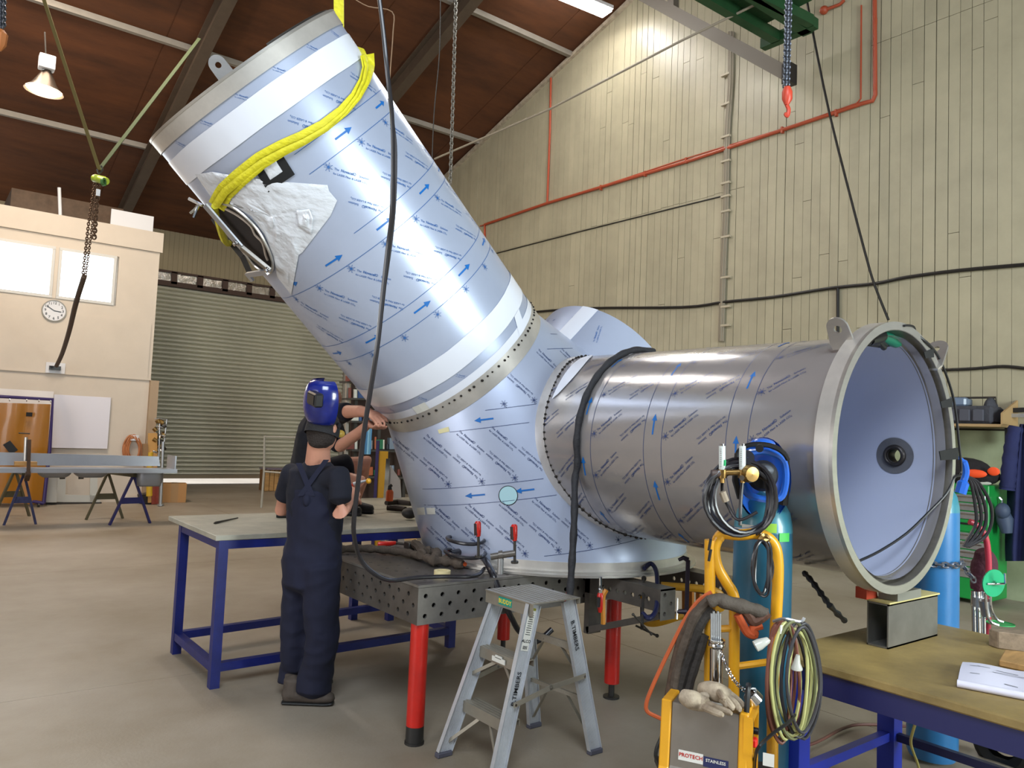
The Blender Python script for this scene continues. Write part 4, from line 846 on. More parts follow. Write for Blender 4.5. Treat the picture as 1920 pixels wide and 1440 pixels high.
part('stub_tool', MB().tube([at(724, 943, Z=.925), at(745, 941, Z=.925), at(770, 944, Z=.925)], [.02, .024, .02], 8), mat('dark_leather', '2f2722', .8), label='dark slim tool roll at the back of the blue bench', cat='tool')
part('stub_tool', MB().tube([at(726, 952, Z=.93), at(745, 953, Z=.93), at(760, 955, Z=.93)], [.022, .026, .022], 8), mat('dark_leather', '2f2722', .8), label='dark brown grip lying on the blue bench by the duct', cat='tool')
part('leather_pouch', MB().ball(at(768, 962, Z=.95), .06, 12, 8, (1, 1, .7)), mat('black_leather', '191715', .6), label='black leather pouch against the duct on the blue bench', cat='pouch')
t = thing('orange_bottle', 'small orange bottle with black trigger at the far side of the blue bench', 'bottle', at(731, 940, D=6.3)); c = lambda x, y: at(x, y, D=6.3)
part('bottle', MB().tube([c(730, 939), c(731, 922), c(731, 918)], [.03, .03, .018], 12), mat('orange_bottle', 'cf5a28', .4), t); part('trigger', MB().tube([c(731, 918), c(731, 912), c(735, 909)], [.02, .016, .012], 8), BLACKP, t)
# timber and cartons under the bench
for i, (a, b, z0, z1) in enumerate(((633, 676, .02, .14), (680, 702, .02, .14), (708, 730, .02, .13), (732, 768, .02, .14))):
    p, q = at(a, 1010, Z=0)+Vector((0, 0, .1)), at(b, 1008, Z=0)+Vector((0, 0, .1)); part('timber_block', MB().bar(p, q, .4, .2), WOOD if i != 1 else mat('dark_block', '5c4a33', .8), label=['pale carton end seen under the blue bench beside the worker', 'dark timber offcut under the blue bench', 'short timber offcut right of the bench leg behind the table', 'long timber offcut under the bench beside the duct'][i], cat='timber', smooth=0)
# ================================================================== STEP LADDER
ld = thing('step_ladder', 'three step aluminium ladder standing in front of the perforated table', 'ladder', (2.45, 3.0, 0))
f1, f2, r1, r2 = Vector((2.17, 3.22, 0)), Vector((2.22, 2.86, 0)), Vector((2.79, 3.28, 0)), Vector((2.83, 2.85, 0))
T1, T2, T3, T4 = at(925, 1098, Z=.785), at(1006, 1133, Z=.785), at(972, 1088, Z=.785), at(1052, 1106, Z=.785)
T1, T2, T3, T4 = Vector((2.43, 3.16, .785)), Vector((2.40, 2.86, .785)), Vector((2.60, 3.16, .785)), Vector((2.62, 2.86, .785))
ALG = mat('fluted_aluminium', 'cdd0d5', .4, .5, var=.15, vscale=9)
def rail_(a, b, label=None, w_=.076, d_=.024, m=ALG):
    u = (b-a).normalized(); sd = Vector((0, 1, 0)) if 1 else u; mb = MB(); f = u.cross(sd).normalized()
    M = Matrix((f, u, f.cross(u))).transposed(); L_ = (b-a).length
    mb.box((a+b)/2, (w_, L_, .003), M=M)
    for sgn in (-1, 1): mb.box((a+b)/2+f*(sgn*w_/2)-f.cross(u)*0+Vector((0, -sgn*0, 0)), (.003, L_, d_), M=M)
    for k in range(-4, 5): mb.box((a+b)/2+f*(k*.008)+(f.cross(u))*(.0022 if 1 else 0), (.003, L_, .0016), M=M); mb.box((a+b)/2+f*(k*.008)-(f.cross(u))*.0022, (.003, L_, .0016), M=M)
    return part('rail', mb, m, ld, smooth=0, label=label)
def foot_(a): part('rubber_foot', MB().box(a+Vector((0, 0, .012)), (.085, .035, .024)), mat('grey_rubber', '4b4a55', .7), ld, smooth=0, bevel=.004)
for a, b in ((f1, T1), (f2, T2), (r1, T3), (r2, T4)): rail_(a+Vector((0, 0, .015)), b-Vector((0, 0, .01))); foot_(a)
def lerpz(a, b, z): return a.lerp(b, z/b.z)
TANAL = mat('dull_aluminium', 'a39c8e', .45, .6, var=.15)
cx = (T1+T4)/2
mb = MB().box(((T1.x+T3.x)/2-.005, 3.01, .787), (.30, .37, .006)); 
for k in range(9): mb.box((2.39+k*.03, 3.01, .791), (.006, .36, .002))
part('top_platform', mb, TANAL, ld, smooth=0); part('top_apron', MB().box((2.368, 3.01, .757), (.004, .375, .062)), TANAL, ld, smooth=0); part('rear_lip', MB().box((2.665, 3.01, .775), (.004, .375, .03)), TANAL, ld, smooth=0)
mb = MB(); put_text(mb, 'BUDDY', .03, (2.3645, 3.035, .7465), (0, -1, 0), (0, 0, 1), .02); bd = part('name_plate', MB().box((2.3652, 3.035, .757), (.002, .105, .038)), mat('teal_sticker', '1f8f7e', .4), ld, smooth=0); part('lettering', mb, mat('yellow_letter', 'ecd22a', .4), bd, smooth=0)
for i, z in enumerate((.255, .515)):
    a, b = lerpz(f1, T1, z), lerpz(f2, T2, z); c = (a+b)/2; L_ = (a-b).length
    mb = MB().box((c.x+.035, c.y, z), (.085, L_, .004)).box((c.x-.007, c.y, z-.025), (.003, L_, .052)).box((c.x+.077, c.y, z-.015), (.003, L_, .03))
    for k in range(4): mb.box((c.x+.01+k*.02, c.y, z+.003), (.008, L_-.01, .003))
    part('step', mb, TANAL, ld, smooth=0)
    fa, fb_ = lerpz(f1, T1, z-.13), lerpz(f2, T2, z-.13)
    if i == 0: fa, fb_ = lerpz(f1, T1, .07), lerpz(f2, T2, .04)
    part('brace', MB().bar(a.lerp(b, .38)+Vector((0, 0, -.05)), fa, .016, .004, up=(1, 0, 0)), TANAL, ld, smooth=0); part('brace', MB().bar(b.lerp(a, .38)+Vector((0, 0, -.05)), fb_, .016, .004, up=(1, 0, 0)), TANAL, ld, smooth=0)
    ra, rb = lerpz(r1, T3, z+.02), lerpz(r2, T4, z+.02)
    part('rear_crossbar', MB().bar(ra, rb, .012, .035 if i else .02), TANAL, ld, smooth=0)
    part('brace', MB().bar(ra.lerp(rb, .35), lerpz(r1, T3, z-.15 if i else .06), .004, .018, up=(1, 0, 0)), TANAL, ld, smooth=0); part('brace', MB().bar(rb.lerp(ra, .35), lerpz(r2, T4, z-.15 if i else .06), .004, .018, up=(1, 0, 0)), TANAL, ld, smooth=0)
for a, b, c, d in ((f1, T1, r1, T3), (f2, T2, r2, T4)):
    o = -.022 if a is f2 else .022; p = lerpz(a, b, .335)+Vector((0, o, 0)); q = lerpz(c, d, .40)+Vector((0, o, 0)); m_ = (p+q)/2+Vector((0, 0, .012))
    s_ = part('spreader', MB().bar(p, m_, .004, .024, ext=.01).bar(m_, q, .004, .024, ext=.01), TANAL, ld, smooth=0)
    for x in (p, m_, q): part('rivet', MB().cyl(x+Vector((0, -.006, 0)), x+Vector((0, .006, 0)), .006, 8), CHROME, s_)
c = lerpz(f1, T1, .495).lerp(lerpz(f2, T2, .495), .53); part('bottle_opener', MB().box(c+Vector((-.012, 0, -.006)), (.006, .10, .022)).box(c+Vector((-.012, 0, .008)), (.006, .05, .012)), PAPER, ld, smooth=0)
INK = mat('marker_ink', '15151c', .6)
def rail_text(body, a, b, z, size, side=-1, off=.0045, rev=False):
    p = lerpz(a, b, z); u = (b-a).normalized(); f = Vector((1, 0, 0)); f = (f-u*f.dot(u)).normalized(); mb = MB()
    V = -f if not rev else f; U = u if not rev else -u
    W = U.cross(V); 
    O = p+Vector((0, off*side, 0)); put_text(mb, body, size, O-V*size*.35, U, V, .01); return part('lettering', mb, INK, ld, smooth=0, label='black marker lettering %s' % body)
rail_text('B.TIMBERS', f2, T2, .40, .034); rail_text('B.TIMBERS', r2, T4, .60, .034, rev=True); rail_text('TIMBERS', r1, T3, .69, .03, rev=True)
u = (T2-f2).normalized(); p = lerpz(f2, T2, .665)+Vector((0, -.0045, 0)); f = Vector((1, 0, 0)); f = (f-u*f.dot(u)).normalized()
M = Matrix((f, u, f.cross(u))).transposed(); st = part('safety_label', MB().box(p, (.044, .20, .001), M=M), PAPER, ld, smooth=0, label='white safety label reading ALCO')
mb = MB(); put_text(mb, 'ALCO', .02, p-u*.062+Vector((0, -.001, 0)), f, u, .02)
for k in range(11): mb.box(p+u*(.075-k*.01)+Vector((0, -.0012, 0)), (.03 if k % 3 else .024, .003, .0004), M=M)
for k in range(7): mb.box(p-u*.085+f*(-.012+k*.004)+Vector((0, -.0012, 0)), (.0018, .016, .0004), M=M)
part('lettering', mb, INK, st, smooth=0); part('yellow_stripe', MB().box(p+u*.092+Vector((0, -.001, 0)), (.04, .012, .0008), M=M), mat('olive_sticker', '8a8a2a', .5), st, smooth=0)
# ================================================================== RIGHT BENCH
BN = (2.92, 4.14, .1, 1.93); bz = .72
rb = thing('timber_topped_bench', 'stained timber topped bench with navy steel frame at lower right', 'workbench', (3.5, 1.2, 0))
part('bench_top', MB().box2((BN[0], BN[2], bz-.035), (BN[1], BN[3], bz)), mat('oily_ply_top', 'a58c54', .6, col2='6d5c38', vscale=2.2, bump=.15, bscale=30), rb, smooth=0, bevel=.006, label='stained yellow brown timber top')
NAVY = mat('navy_frame', '1a1f55', .45); NAVY_LIT = mat('lit_navy_frame', '2a3bb0', .4)  # second blue is the same frame paint with light put into it
for a, b in (((BN[0]+.03, BN[2]+.1), (BN[0]+.03, BN[3]-.08)), ((BN[0]+.03, BN[3]-.08), (3.78, BN[3]-.08)), ((3.78, BN[3]-.08), (3.78, BN[2]+.1))):
    part('apron', MB().bar((*a, bz-.08), (*b, bz-.08), .03, .09), NAVY, rb, smooth=0)
for lx, ly in ((BN[0]+.05, BN[3]-.1), (3.76, BN[3]-.1), (BN[0]+.05, BN[2]+.15), (3.76, BN[2]+.15)):
    part('leg', MB().box2((lx-.04, ly-.04, 0), (lx+.04, ly+.04, bz-.035)), NAVY_LIT if ly > 1 else NAVY, rb, smooth=0)
part('rail', MB().bar((BN[0]+.05, BN[3]-.1, .24), (3.76, BN[3]-.1, .24), .04, .04), NAVY_LIT, rb, smooth=0); part('rail', MB().bar((3.76, BN[3]-.1, .24), (3.76, BN[2]+.15, .24), .03, .035), NAVY, rb, smooth=0)
t = thing('box_section', 'short grey steel box section propping up the round flange', 'steel', (3.63, 1.71, bz)); hx = .095; 
mb = MB()
for q in (((3.40, 1.665, bz+.001), (3.87, 1.671, .91)), ((3.40, 1.754, bz+.001), (3.87, 1.76, .91)), ((3.40, 1.665, bz+.001), (3.87, 1.76, bz+.008)), ((3.40, 1.665, .903), (3.87, 1.76, .91))): mb.box2(*q)
part('tube', mb, mat('mill_steel', '7d7a74', .4, .5, var=.25, vscale=5), t, smooth=0)
part('packing_board', MB().box2((3.40, 1.66, .911), (3.88, 1.765, .918)), mat('yellow_card', 'c2b67c', .7), label='yellowish card strip on top of the steel box section', cat='packing', smooth=0)
part('packing_plate', MB().box2((3.46, 1.655, .919), (3.68, 1.74, .956)), mat('grey_packer', '77766c', .7), label='grey packing plate directly under the flange', cat='packing', smooth=0)
part('red_wedge', MB().prism([(0, 0), (.10, 0), (.085, .045), (.0, .05)], (3.37, 1.748, .919), (1, 0, 0), (0, 0, 1), -.05), mat('red_wedge', 'b03c20', .5), label='red wedge beside the flange on the box section', cat='wedge', smooth=0)
def block_px(name, label, cat, px, z0, h, m):
    q = [at(*p, Z=z0+h) for p in px]; vs = q+[Vector((v.x, v.y, z0)) for v in q]; n = len(q)
    return part(name, MB().add(vs, [tuple(range(n)), tuple(range(2*n-1, n-1, -1))]+[(i, n+i, n+(i+1) % n, (i+1) % n) for i in range(n)]), m, label=label, cat=cat, smooth=0, bevel=.004)
block_px('timber_block', 'thick weathered timber block at the right edge of the timber bench', 'timber', [(1853, 1178), (1871, 1184), (1990, 1199), (1990, 1185)], bz+.001, .075, mat('weathered_timber', '94806a', .8, var=.35, vscale=8, stretch=(1, 5, 5)))
block_px('timber_block', 'thin orange timber offcut in front of the weathered block', 'timber', [(1884, 1218), (1873, 1237), (1990, 1262), (1990, 1228)], bz+.001, .026, WOOD)
t = thing('drawing_roll', 'curled white engineering drawings on the timber bench', 'paper', at(1860, 1270, Z=bz))
A_, B_, C_, D_ = at(1805, 1241, Z=bz+.02), at(2010, 1270, Z=bz+.02), at(1795, 1281, Z=bz+.015), at(2010, 1322, Z=bz+.015)
PW = mat('drawing_paper', 'dedcec', .6)
part('sheet', MB().grid(lambda a, b: A_.lerp(B_, a).lerp(C_.lerp(D_, a), b)+Vector((0, 0, .012*sin(pi*b)+.004*sin(a*9))), 12, 8), PW, t, smooth='all')
part('rolled_edge', MB().tube([C_, C_.lerp(D_, .5), D_], .014, 10), PW, t); mb = MB(); mb.flat = True
pl = lambda a, b: A_.lerp(B_, a).lerp(C_.lerp(D_, a), b)+Vector((0, 0, .012*sin(pi*b)+.004*sin(a*9)+.0012))
for a, b, l, s_ in ((.08, .25, .1, .0), (.15, .22, .12, .03), (.33, .3, .2, .01), (.3, .42, .35, .0), (.1, .62, .09, 0), (.42, .75, .12, .02), (.66, .5, .1, 0), (.7, .3, .12, .04)): mb.add([pl(a, b), pl(a+l, b+s_), pl(a+l, b+s_+.02), pl(a, b+.02)], [(0, 1, 2, 3)])
part('drawn_lines', mb, mat('pencil_grey', '8a8a94', .7), t, smooth=0, kind='stuff')
part('twisted_cable', MB().tube(curve([at(1508, 1074, D=3.6), at(1524, 1092, D=3.5), at(1543, 1118, D=3.4), at(1560, 1140, D=3.3), at(1583, 1163, Z=bz+.015)], 5), [.012+.004*sin(i*2.3) for i in range(21)], 8), BLACK, label='black taped cable dropping behind the timber bench', cat='cable')
part('floor_lead', MB().tube(curve([at(1478, 1408, Z=.02), at(1530, 1392, Z=.02), at(1580, 1366, Z=.02), at(1620, 1358, Z=.02), at(1700, 1362, Z=.02)], 4), .008, 6), mat('maroon_cord', '6b4038', .5), label='maroon power cord on the floor under the timber bench', cat='cord')
part('floor_lead', MB().tube(curve([at(1723, 1338, D=3.3), at(1712, 1370, D=3.3), at(1708, 1395, D=3.35), at(1720, 1430, D=3.4), at(1728, 1460, D=3.4)], 4), .006, 6), mat('cream_cord', 'b3a860', .5), label='cream cord dangling under the timber bench', cat='cord')
# ================================================================== GAS CYLINDERS AND TROLLEY
CYB = mat('teal_blue_cylinder', '1f5a74', .35, var=.15, vscale=5, coat=.3); CYB2 = mat('sky_blue_cylinder', '2a6ea6', .35, var=.15, vscale=5, coat=.3); CYT = mat('pale_teal_shoulder', '3a8294', .35, coat=.3)
def bottle(name, label, c, z0, H_, R, m, m2, mt=None):
    t = thing(name, label, 'gas cylinder', (c[0], c[1], z0)); sh = H_-.20
    part('cylinder', MB().lathe([(.001, .0), (R*.9, 0), (R, .03), (R, sh)], (c[0], c[1], z0), (0, 0, 1), 40), m, t, smooth=50)
    part('shoulder', MB().lathe([(R, sh), (R*.985, sh+.03), (R*.9, sh+.08), (R*.7, sh+.12), (R*.42, sh+.145), (R*.3, sh+.155), (.03, sh+.16), (.03, sh+.19)], (c[0], c[1], z0), (0, 0, 1), 40), m2, t, smooth='all')
    part('valve', MB().cyl((c[0], c[1], z0+H_-.02), (c[0], c[1], z0+H_+.05), .02, 10).cyl((c[0]-.05, c[1]+.02, z0+H_+.02), (c[0]+.03, c[1], z0+H_+.02), .012, 8), BRASS, t); return t
g1 = at(1428, 1120, D=3.22); g1 = (g1.x, g1.y)
b1 = bottle('gas_cylinder', 'teal blue gas cylinder strapped to the yellow trolley', g1, .12, 1.30, .118, CYB, CYT)
g2 = (4.27, 1.86)
b2 = bottle('gas_cylinder', 'sky blue gas cylinder behind the round flange', g2, .02, 1.45, .12, CYB2, CYT)
def wrap(px, z, c, R=.1195, z0=0): 
    pass
S_ = Vector((*g1, 0)); vd = (Vector((0, 0, 0))-S_); vd.z = 0; vd.normalize(); vs_ = vd.cross(Vector((0, 0, 1)))
def cylsticker(name, a0, a1, z0, z1, m, t, c=S_, R=.1195, shoulder=False):
    mb = MB().grid(lambda a, b: Vector((c.x, c.y, z0+(z1-z0)*b))+(vd*cos(a0+(a1-a0)*a)-vs_*sin(a0+(a1-a0)*a))*(R if not shoulder else R*(1-.75*max(0, (z0+(z1-z0)*b-1.24))/.12)), 8, 4); return part(name, mb, m, t, smooth='all')
cylsticker('warning_label', -.5, .7, 1.275, 1.30, mat('yellow_label', 'd8cf1a', .5), b1, shoulder=True, R=.125); cylsticker('hazard_label', -.1, .45, 1.225, 1.262, mat('green_label', '8fc23a', .5), b1, R=.121); cylsticker('hazard_label', .55, 1.0, 1.19, 1.225, mat('green_label2', '3fb54a', .5), b1, R=.121); cylsticker('hazard_label', -.75, -.15, 1.20, 1.25, PAPER, b1, R=.121)
tr = thing('cylinder_trolley', 'yellow tubular trolley carrying the teal gas cylinder', 'trolley', (2.55, 1.9, 0)); tD = 3.0
c = lambda x, y, D=tD: at(x, y, D=D)
TB = .021
part('frame_tube', MB().tube([c(1331, 1012), c(1331, 1100), c(1330, 1300), c(1329, 1420), at(1329, 1560, D=tD)], TB, 12), YEL, tr, label='straight left upright of the trolley')
part('frame_tube', MB().tube(curve([c(1347, 1078-70), c(1340, 1030), c(1345, 1062), c(1362, 1092), c(1375, 1115), c(1377, 1150), c(1376, 1300), c(1374, 1440), at(1374, 1560, D=tD)], 4), TB, 12), YEL, tr, label='cranked middle upright of the trolley')
part('handle', MB().tube(curve([c(1347, 1010), c(1356, 1001), c(1385, 1003, 2.98), c(1415, 1001, 2.98), c(1436, 1006), c(1452, 1022), c(1458, 1050), c(1458, 1100), c(1453, 1200), c(1449, 1320), c(1448, 1440), at(1447, 1560, D=tD)], 4), TB*1.05, 12), YEL, tr, label='bent top handle running down the right side')
part('cross_tube', MB().tube([c(1331, 1180), c(1376, 1178)], .014, 8), YEL, tr); part('cross_tube', MB().tube([c(1376, 1250), c(1450, 1240)], .014, 8), YEL, tr)
part('base_shelf', MB().box2((g1[0]-.2, g1[1]-.16, .08), (g1[0]+.17, g1[1]+.16, .118)), YEL, tr, smooth=0)
part('box_shelf', MB().bar(at(1240, 1440, D=2.78)+Vector((0, 0, -.02)), at(1465, 1452, D=2.78)+Vector((0, 0, -.02)), .26, .02), DKSTEEL, tr, smooth=0)
for sx in (-.19, .17): part('wheel', MB().lathe([(.03, -.02), (.10, -.025), (.12, -.01), (.12, .01), (.10, .025), (.03, .02)], (g1[0]+sx, g1[1]+.1, .12), (1, 0, 0), 24), BLACK, tr)
part('pipe_clip', MB().tube(curve([c(1425, 1012, 2.95), c(1432, 1004, 2.95), c(1440, 1010, 2.95), c(1430, 1016, 2.95)], 3), .011, 6), BRASS, tr)
for y in (1010, 1030): part('hook_pin', MB().tube([c(1333, y, 2.96), c(1329, y+22, 2.96)], .006, 6), BLACKP, tr)
# regulator with two flow tubes
rg = thing('gas_regulator', 'brass regulator with two clear flow gauges on the teal cylinder', 'regulator', at(1370, 890, D=2.93)); c = lambda x, y, D=2.93: at(x, y, D=D)
GL = mat('clear_gauge_tube', 'e6ece8', .1, alpha=.75)
for x in (1354, 1392):
    k = part('flow_gauge', MB().cyl(c(x, 836), c(x, 880), .0125, 14), GL, rg); part('gauge_core', MB().cyl(c(x, 838), c(x, 880), .004, 8), mat('gauge_core', 'e8e8e8', .4), k)
    mb = MB()
    for i in range(9): mb.box(c(x-2.5, 842+i*4, 2.915), (.006, .001, .0015), rz=-yaw)
    part('gauge_scale', mb, INK, k, smooth=0, kind='stuff'); part('gauge_cap', MB().cyl(c(x, 832), c(x, 837), .009, 10), CHROME, k)
    part('gauge_base', MB().cyl(c(x, 880), c(x, 896), .017, 12).cyl(c(x, 896), c(x, 905), .010, 8), BRASS, rg)
part('manifold', MB().cyl(c(1334, 888), c(1352, 888), .015, 12), mat('brown_knob', '4a3c38', .5), rg); part('manifold_pipe', MB().cyl(c(1358, 886), c(1412, 885), .012, 10), BRASS, rg); part('green_tag', MB().box(c(1359, 868, 2.9), (.006, .006, .022)), mat('green_tag', '1fae66', .5), rg, smooth=0)
part('regulator_body', MB().lathe([(.001, -.03), (.028, -.028), (.034, -.01), (.034, .01), (.028, .028), (.001, .03)], c(1403, 888), CR*.3-CF, 24), BRASS, rg); part('pressure_dial', MB().lathe([(.001, 0), (.026, 0), (.028, -.02)], c(1402, 858, 2.93), -CF, 20), mat('dial_black', '23242a', .25), rg); part('chrome_knob', MB().cyl(c(1391, 895, 2.9), c(1391, 896, 2.88), .010, 12), CHROME, rg)
# hoses coiled over the cylinder
def loops(mb, cx, cy, rx, ry, n, D, r, j=8, dD=.05, ph=0, m=28):
    for k in range(n):
        ax, ay = rx+random.uniform(-j, j), ry+random.uniform(-j, j); ox, oy = cx+random.uniform(-j, j)*.7, cy+random.uniform(-j, j)*.7; d = D+random.uniform(-dD, dD); w1 = random.uniform(0, 6)
        mb.tube([at(ox+ax*cos(a+ph)+2*sin(3*a+w1), oy+ay*sin(a)+2*cos(2*a+w1), D=d+.03*sin(a+w1)) for a in [tau*i/m for i in range(m)]], r, 7, closed=True)
    return mb
t = thing('hose_coil', 'coil of black hose hooked over the gas regulator', 'hose', at(1392, 1000, D=2.97))
for k in range(9): part('hose_loop', loops(MB(), 1392, 936, 62, 66, 1, 2.98, .0075, 9, .04), K, t)
part('hose_tail', MB().tube(curve([at(1354, 905, D=2.98), at(1355, 925, D=2.96), at(1366, 950, D=2.95), at(1385, 975, D=2.92), at(1420, 960, D=2.9)], 5), .006, 7), K, t); part('hose_tail', MB().tube(curve([at(1392, 905, D=2.98), at(1389, 940, D=2.96), at(1388, 985, D=2.93)], 5), .007, 7), K, t)
part('hose_tag', MB().tube([at(1354, 922, D=2.94), at(1361, 940, D=2.94)], .014, 8), mat('beige_tag', '9a8b78', .7), t)
t = thing('hose_coil', 'small hank of thin black hose hanging below the trolley handle', 'hose', at(1430, 1100, D=2.93))
for k in range(4): part('hose_loop', loops(MB(), 1429, 1062, 14, 50, 1, 2.93, .005, 5, .02), K, t)
# welding helmet hung on the valve
def shell(name, c, R, u, v, n_, m, parent, a0, a1, b0, b1, sc=(1, 1, 1), th=.006, label=None):
    def g(off): return lambda a, b: (lambda t, s: c+u*(sin(t)*cos(s)*(R+off)*sc[0])+v*(cos(t)*(R+off)*sc[1])+n_*(sin(t)*sin(s)*(R+off)*sc[2]))(b0+(b1-b0)*b, a0+(a1-a0)*a)
    mb = MB().grid(g(0), 20, 12); q = MB().grid(g(-th), 20, 12); mb.add(q.v, q.f); return part(name, mb, m, parent, smooth='all', label=label)
hm = thing('welding_helmet', 'bright blue welding helmet with black headgear hung on the teal cylinder', 'helmet', at(1432, 930, D=3.1)); BH = mat('bright_blue_shell', '2a63c4', .22, coat=.5)
hc_ = at(1432, 885, D=3.14); Vn = -CF; 
shell('helmet_shell', hc_-CU*.03, .118, CR, CU, CF*1., BH, hm, 0, pi, .15, 2.7, (.95, 1.45, .9))
part('helmet_rim', MB().tube(curve([at(x, y, D=3.06) for x, y in ((1396, 866), (1406, 850), (1435, 846), (1464, 858), (1473, 880), (1472, 912), (1462, 934), (1430, 936), (1402, 926), (1393, 905), (1391, 885))], 4, True), .014, 8, closed=True), BH, hm, label='bright blue rim of the helmet shell')
part('black_lining', MB().lathe([(.001, .02), (.05, .015), (.062, 0)], at(1430, 892, D=3.05), -CF, 24), mat('helmet_inside', '14151c', .5), hm)
part('headband', MB().tube(curve([at(x, y, D=3.02) for x, y in ((1383, 866), (1384, 848), (1400, 836), (1425, 833), (1452, 838), (1470, 850), (1478, 862))], 4), [.010]*25, 6), BLACKP, hm, label='black headband strap'); part('crown', MB().ball(at(1430, 833, D=3.1), .05, 16, 10, (1, 1, .5)), BH, hm)
part('adjuster_knob', MB().cyl(at(1424, 840, D=2.99), at(1424, 841, D=2.97), .015, 12), BLACKP, hm); part('side_cover', MB().tube([at(1384, 850, D=3.06), at(1382, 900, D=3.08), at(1388, 935, D=3.08)], [.014, .02, .012], 8), BLACKP, hm); part('side_cover', MB().tube([at(1474, 855, D=3.08), at(1474, 900, D=3.12), at(1468, 945, D=3.14)], [.012, .014, .02], 8), BLACKP, hm)
part('nose_pad', MB().ball(at(1436, 882, D=3.0), .028, 12, 8, (1.2, 1, .7)), mat('grey_pad', '555a62', .6), hm)
# weld cleaning machine
bx = thing('weld_cleaner', 'stainless box machine with yellow end frames standing on the trolley', 'machine', at(1340, 1420, D=2.75))
U_ = Vector((.845, -.535, 0)); U_.normalize()
P0 = at(1258, 1312, D=2.72); P1 = at(1385, 1350, D=2.62)
ctr = (P0+P1)/2; U_ = (P1-P0); ww = U_.length; U_.z = 0; U_.normalize(); V_ = Vector((-U_.y, U_.x, 0)); V_ = V_ if V_.dot(CF) > 0 else -V_
ztop = ctr.z; zbot = ztop-.26; M = Matrix((U_, V_, Vector((0, 0, 1)))).transposed()
O = Vector((ctr.x, ctr.y, 0)); L2 = ww/2; dp = .15
sec = [(-.012, zbot), (-.012, zbot+.03), (0, zbot+.05), (.02, ztop-.0), (dp-.02, ztop), (dp, zbot+.05), (dp+.0, zbot)]
mb = MB().prism([(a, b) for a, b in sec], O-U_*L2, V_, (0, 0, 1), 2*L2)
part('housing', mb, mat('brushed_housing', '8a837a', .35, .6, var=.1), bx, smooth=0, bevel=.003)
def endframe(s0, s1, label):
    part('end_frame', MB().prism([(a*1.0+(.010 if a > .05 else -.010), b+(.008 if b > zbot+.1 else -.005)) for a, b in sec], O+U_*s0, V_, (0, 0, 1), s1-s0), YEL, bx, smooth=0, bevel=.004, label=label)
endframe(-L2-.035, -L2, 'yellow left end frame'); endframe(L2, L2+.03, 'yellow right end frame'); 
FR = O+U_*(L2+.031)
part('control_panel', MB().box(FR+V_*(dp/2)+Vector((0, 0, ztop-.075)), (.006, dp-.05, .105), M=M), BLACKP, bx, smooth=0)
part('panel_surround', MB().box(FR+V_*.005+Vector((0, 0, ztop-.12)), (.03, .016, .24), M=M).box(FR+V_*(dp-.005)+Vector((0, 0, ztop-.12)), (.03, .016, .24), M=M).box(FR+V_*(dp/2)+Vector((0, 0, ztop-.008)), (.03, dp, .018), M=M).box(FR+V_*(dp/2)+Vector((0, 0, ztop-.14)), (.03, dp, .014), M=M), YEL, bx, smooth=0)
part('red_knob', MB().box(FR+U_*.014+V_*(dp*.36)+Vector((0, 0, ztop-.095)), (.02, .035, .028), M=M), mat('red_switch', 'd8201c', .35), bx, smooth=0, bevel=.005); part('dial_knob', MB().cyl(FR+V_*(dp*.72)+Vector((0, 0, ztop-.075)), FR+U_*.02+V_*(dp*.72)+Vector((0, 0, ztop-.075)), .012, 12), BLACKP, bx)
mb = MB(); put_text(mb, 'OFF', .014, FR+U_*.005+V_*(dp*.28)+Vector((0, 0, ztop-.045)), V_, (0, 0, 1), .01); put_text(mb, 'ON', .014, FR+U_*.005+V_*(dp*.5)+Vector((0, 0, ztop-.058)), V_, (0, 0, 1), .01); part('panel_lettering', mb, PAPER, bx, smooth=0)
pn = O-U_*.005; nf = Vector((0, 0, 0)); z = zbot+.095
def front(u, z): f = (z-zbot-.05)/(ztop-zbot-.05); return O+U_*u+V_*(.02*f-.0015)+Vector((0, 0, z))
def plate(name, u0, u1, z0, z1, m): return part(name, MB().add([front(u0, z0), front(u1, z0), front(u1, z1), front(u0, z1)]+[front(*q)+V_*.001 for q in ((u0, z0), (u1, z0), (u1, z1), (u0, z1))], [(0, 1, 2, 3), (7, 6, 5, 4), (0, 4, 5, 1), (1, 5, 6, 2), (2, 6, 7, 3), (3, 7, 4, 0)]), m, bx, smooth=0)
a = plate('name_plate', -.085, .0, zbot+.075, zbot+.108, PAPER); b = plate('name_plate', .001, .085, zbot+.07, zbot+.103, mat('navy_label', '1b2350', .5))
mb = MB(); put_text(mb, 'PROTECH', .0185, front(-.042, zbot+.088)-V_*.001, U_, (0, 0, 1), .018); part('lettering', mb, RED, a, smooth=0); mb = MB(); put_text(mb, 'STAINLESS', .0145, front(.043, zbot+.088)-V_*.001, U_, (0, 0, 1), .018); part('lettering', mb, PAPER, b, smooth=0)
part('handle_strap', MB().tube(curve([O+U_*(L2+.02)+V_*.03+Vector((0, 0, ztop-.02)), O+U_*(L2+.02)+V_*.05+Vector((0, 0, ztop+.07)), O+U_*(L2+.02)+V_*.07+Vector((0, 0, ztop+.09))], 4), .010, 6), BLACKP, bx, label='black carrying strap')
part('power_lead', MB().tube(curve([FR+U_*.01+V_*(.1)+Vector((0, 0, ztop-.2)), at(1420, 1405, D=2.55), at(1450, 1375, D=2.6), at(1478, 1355, D=2.7), at(1490, 1340, D=2.8)], 5), .006, 7), BLACKP, bx); part('swing_tag', MB().box(at(1441, 1425, D=2.5), (.035, .002, .04), M=M), PAPER, bx, smooth=0)
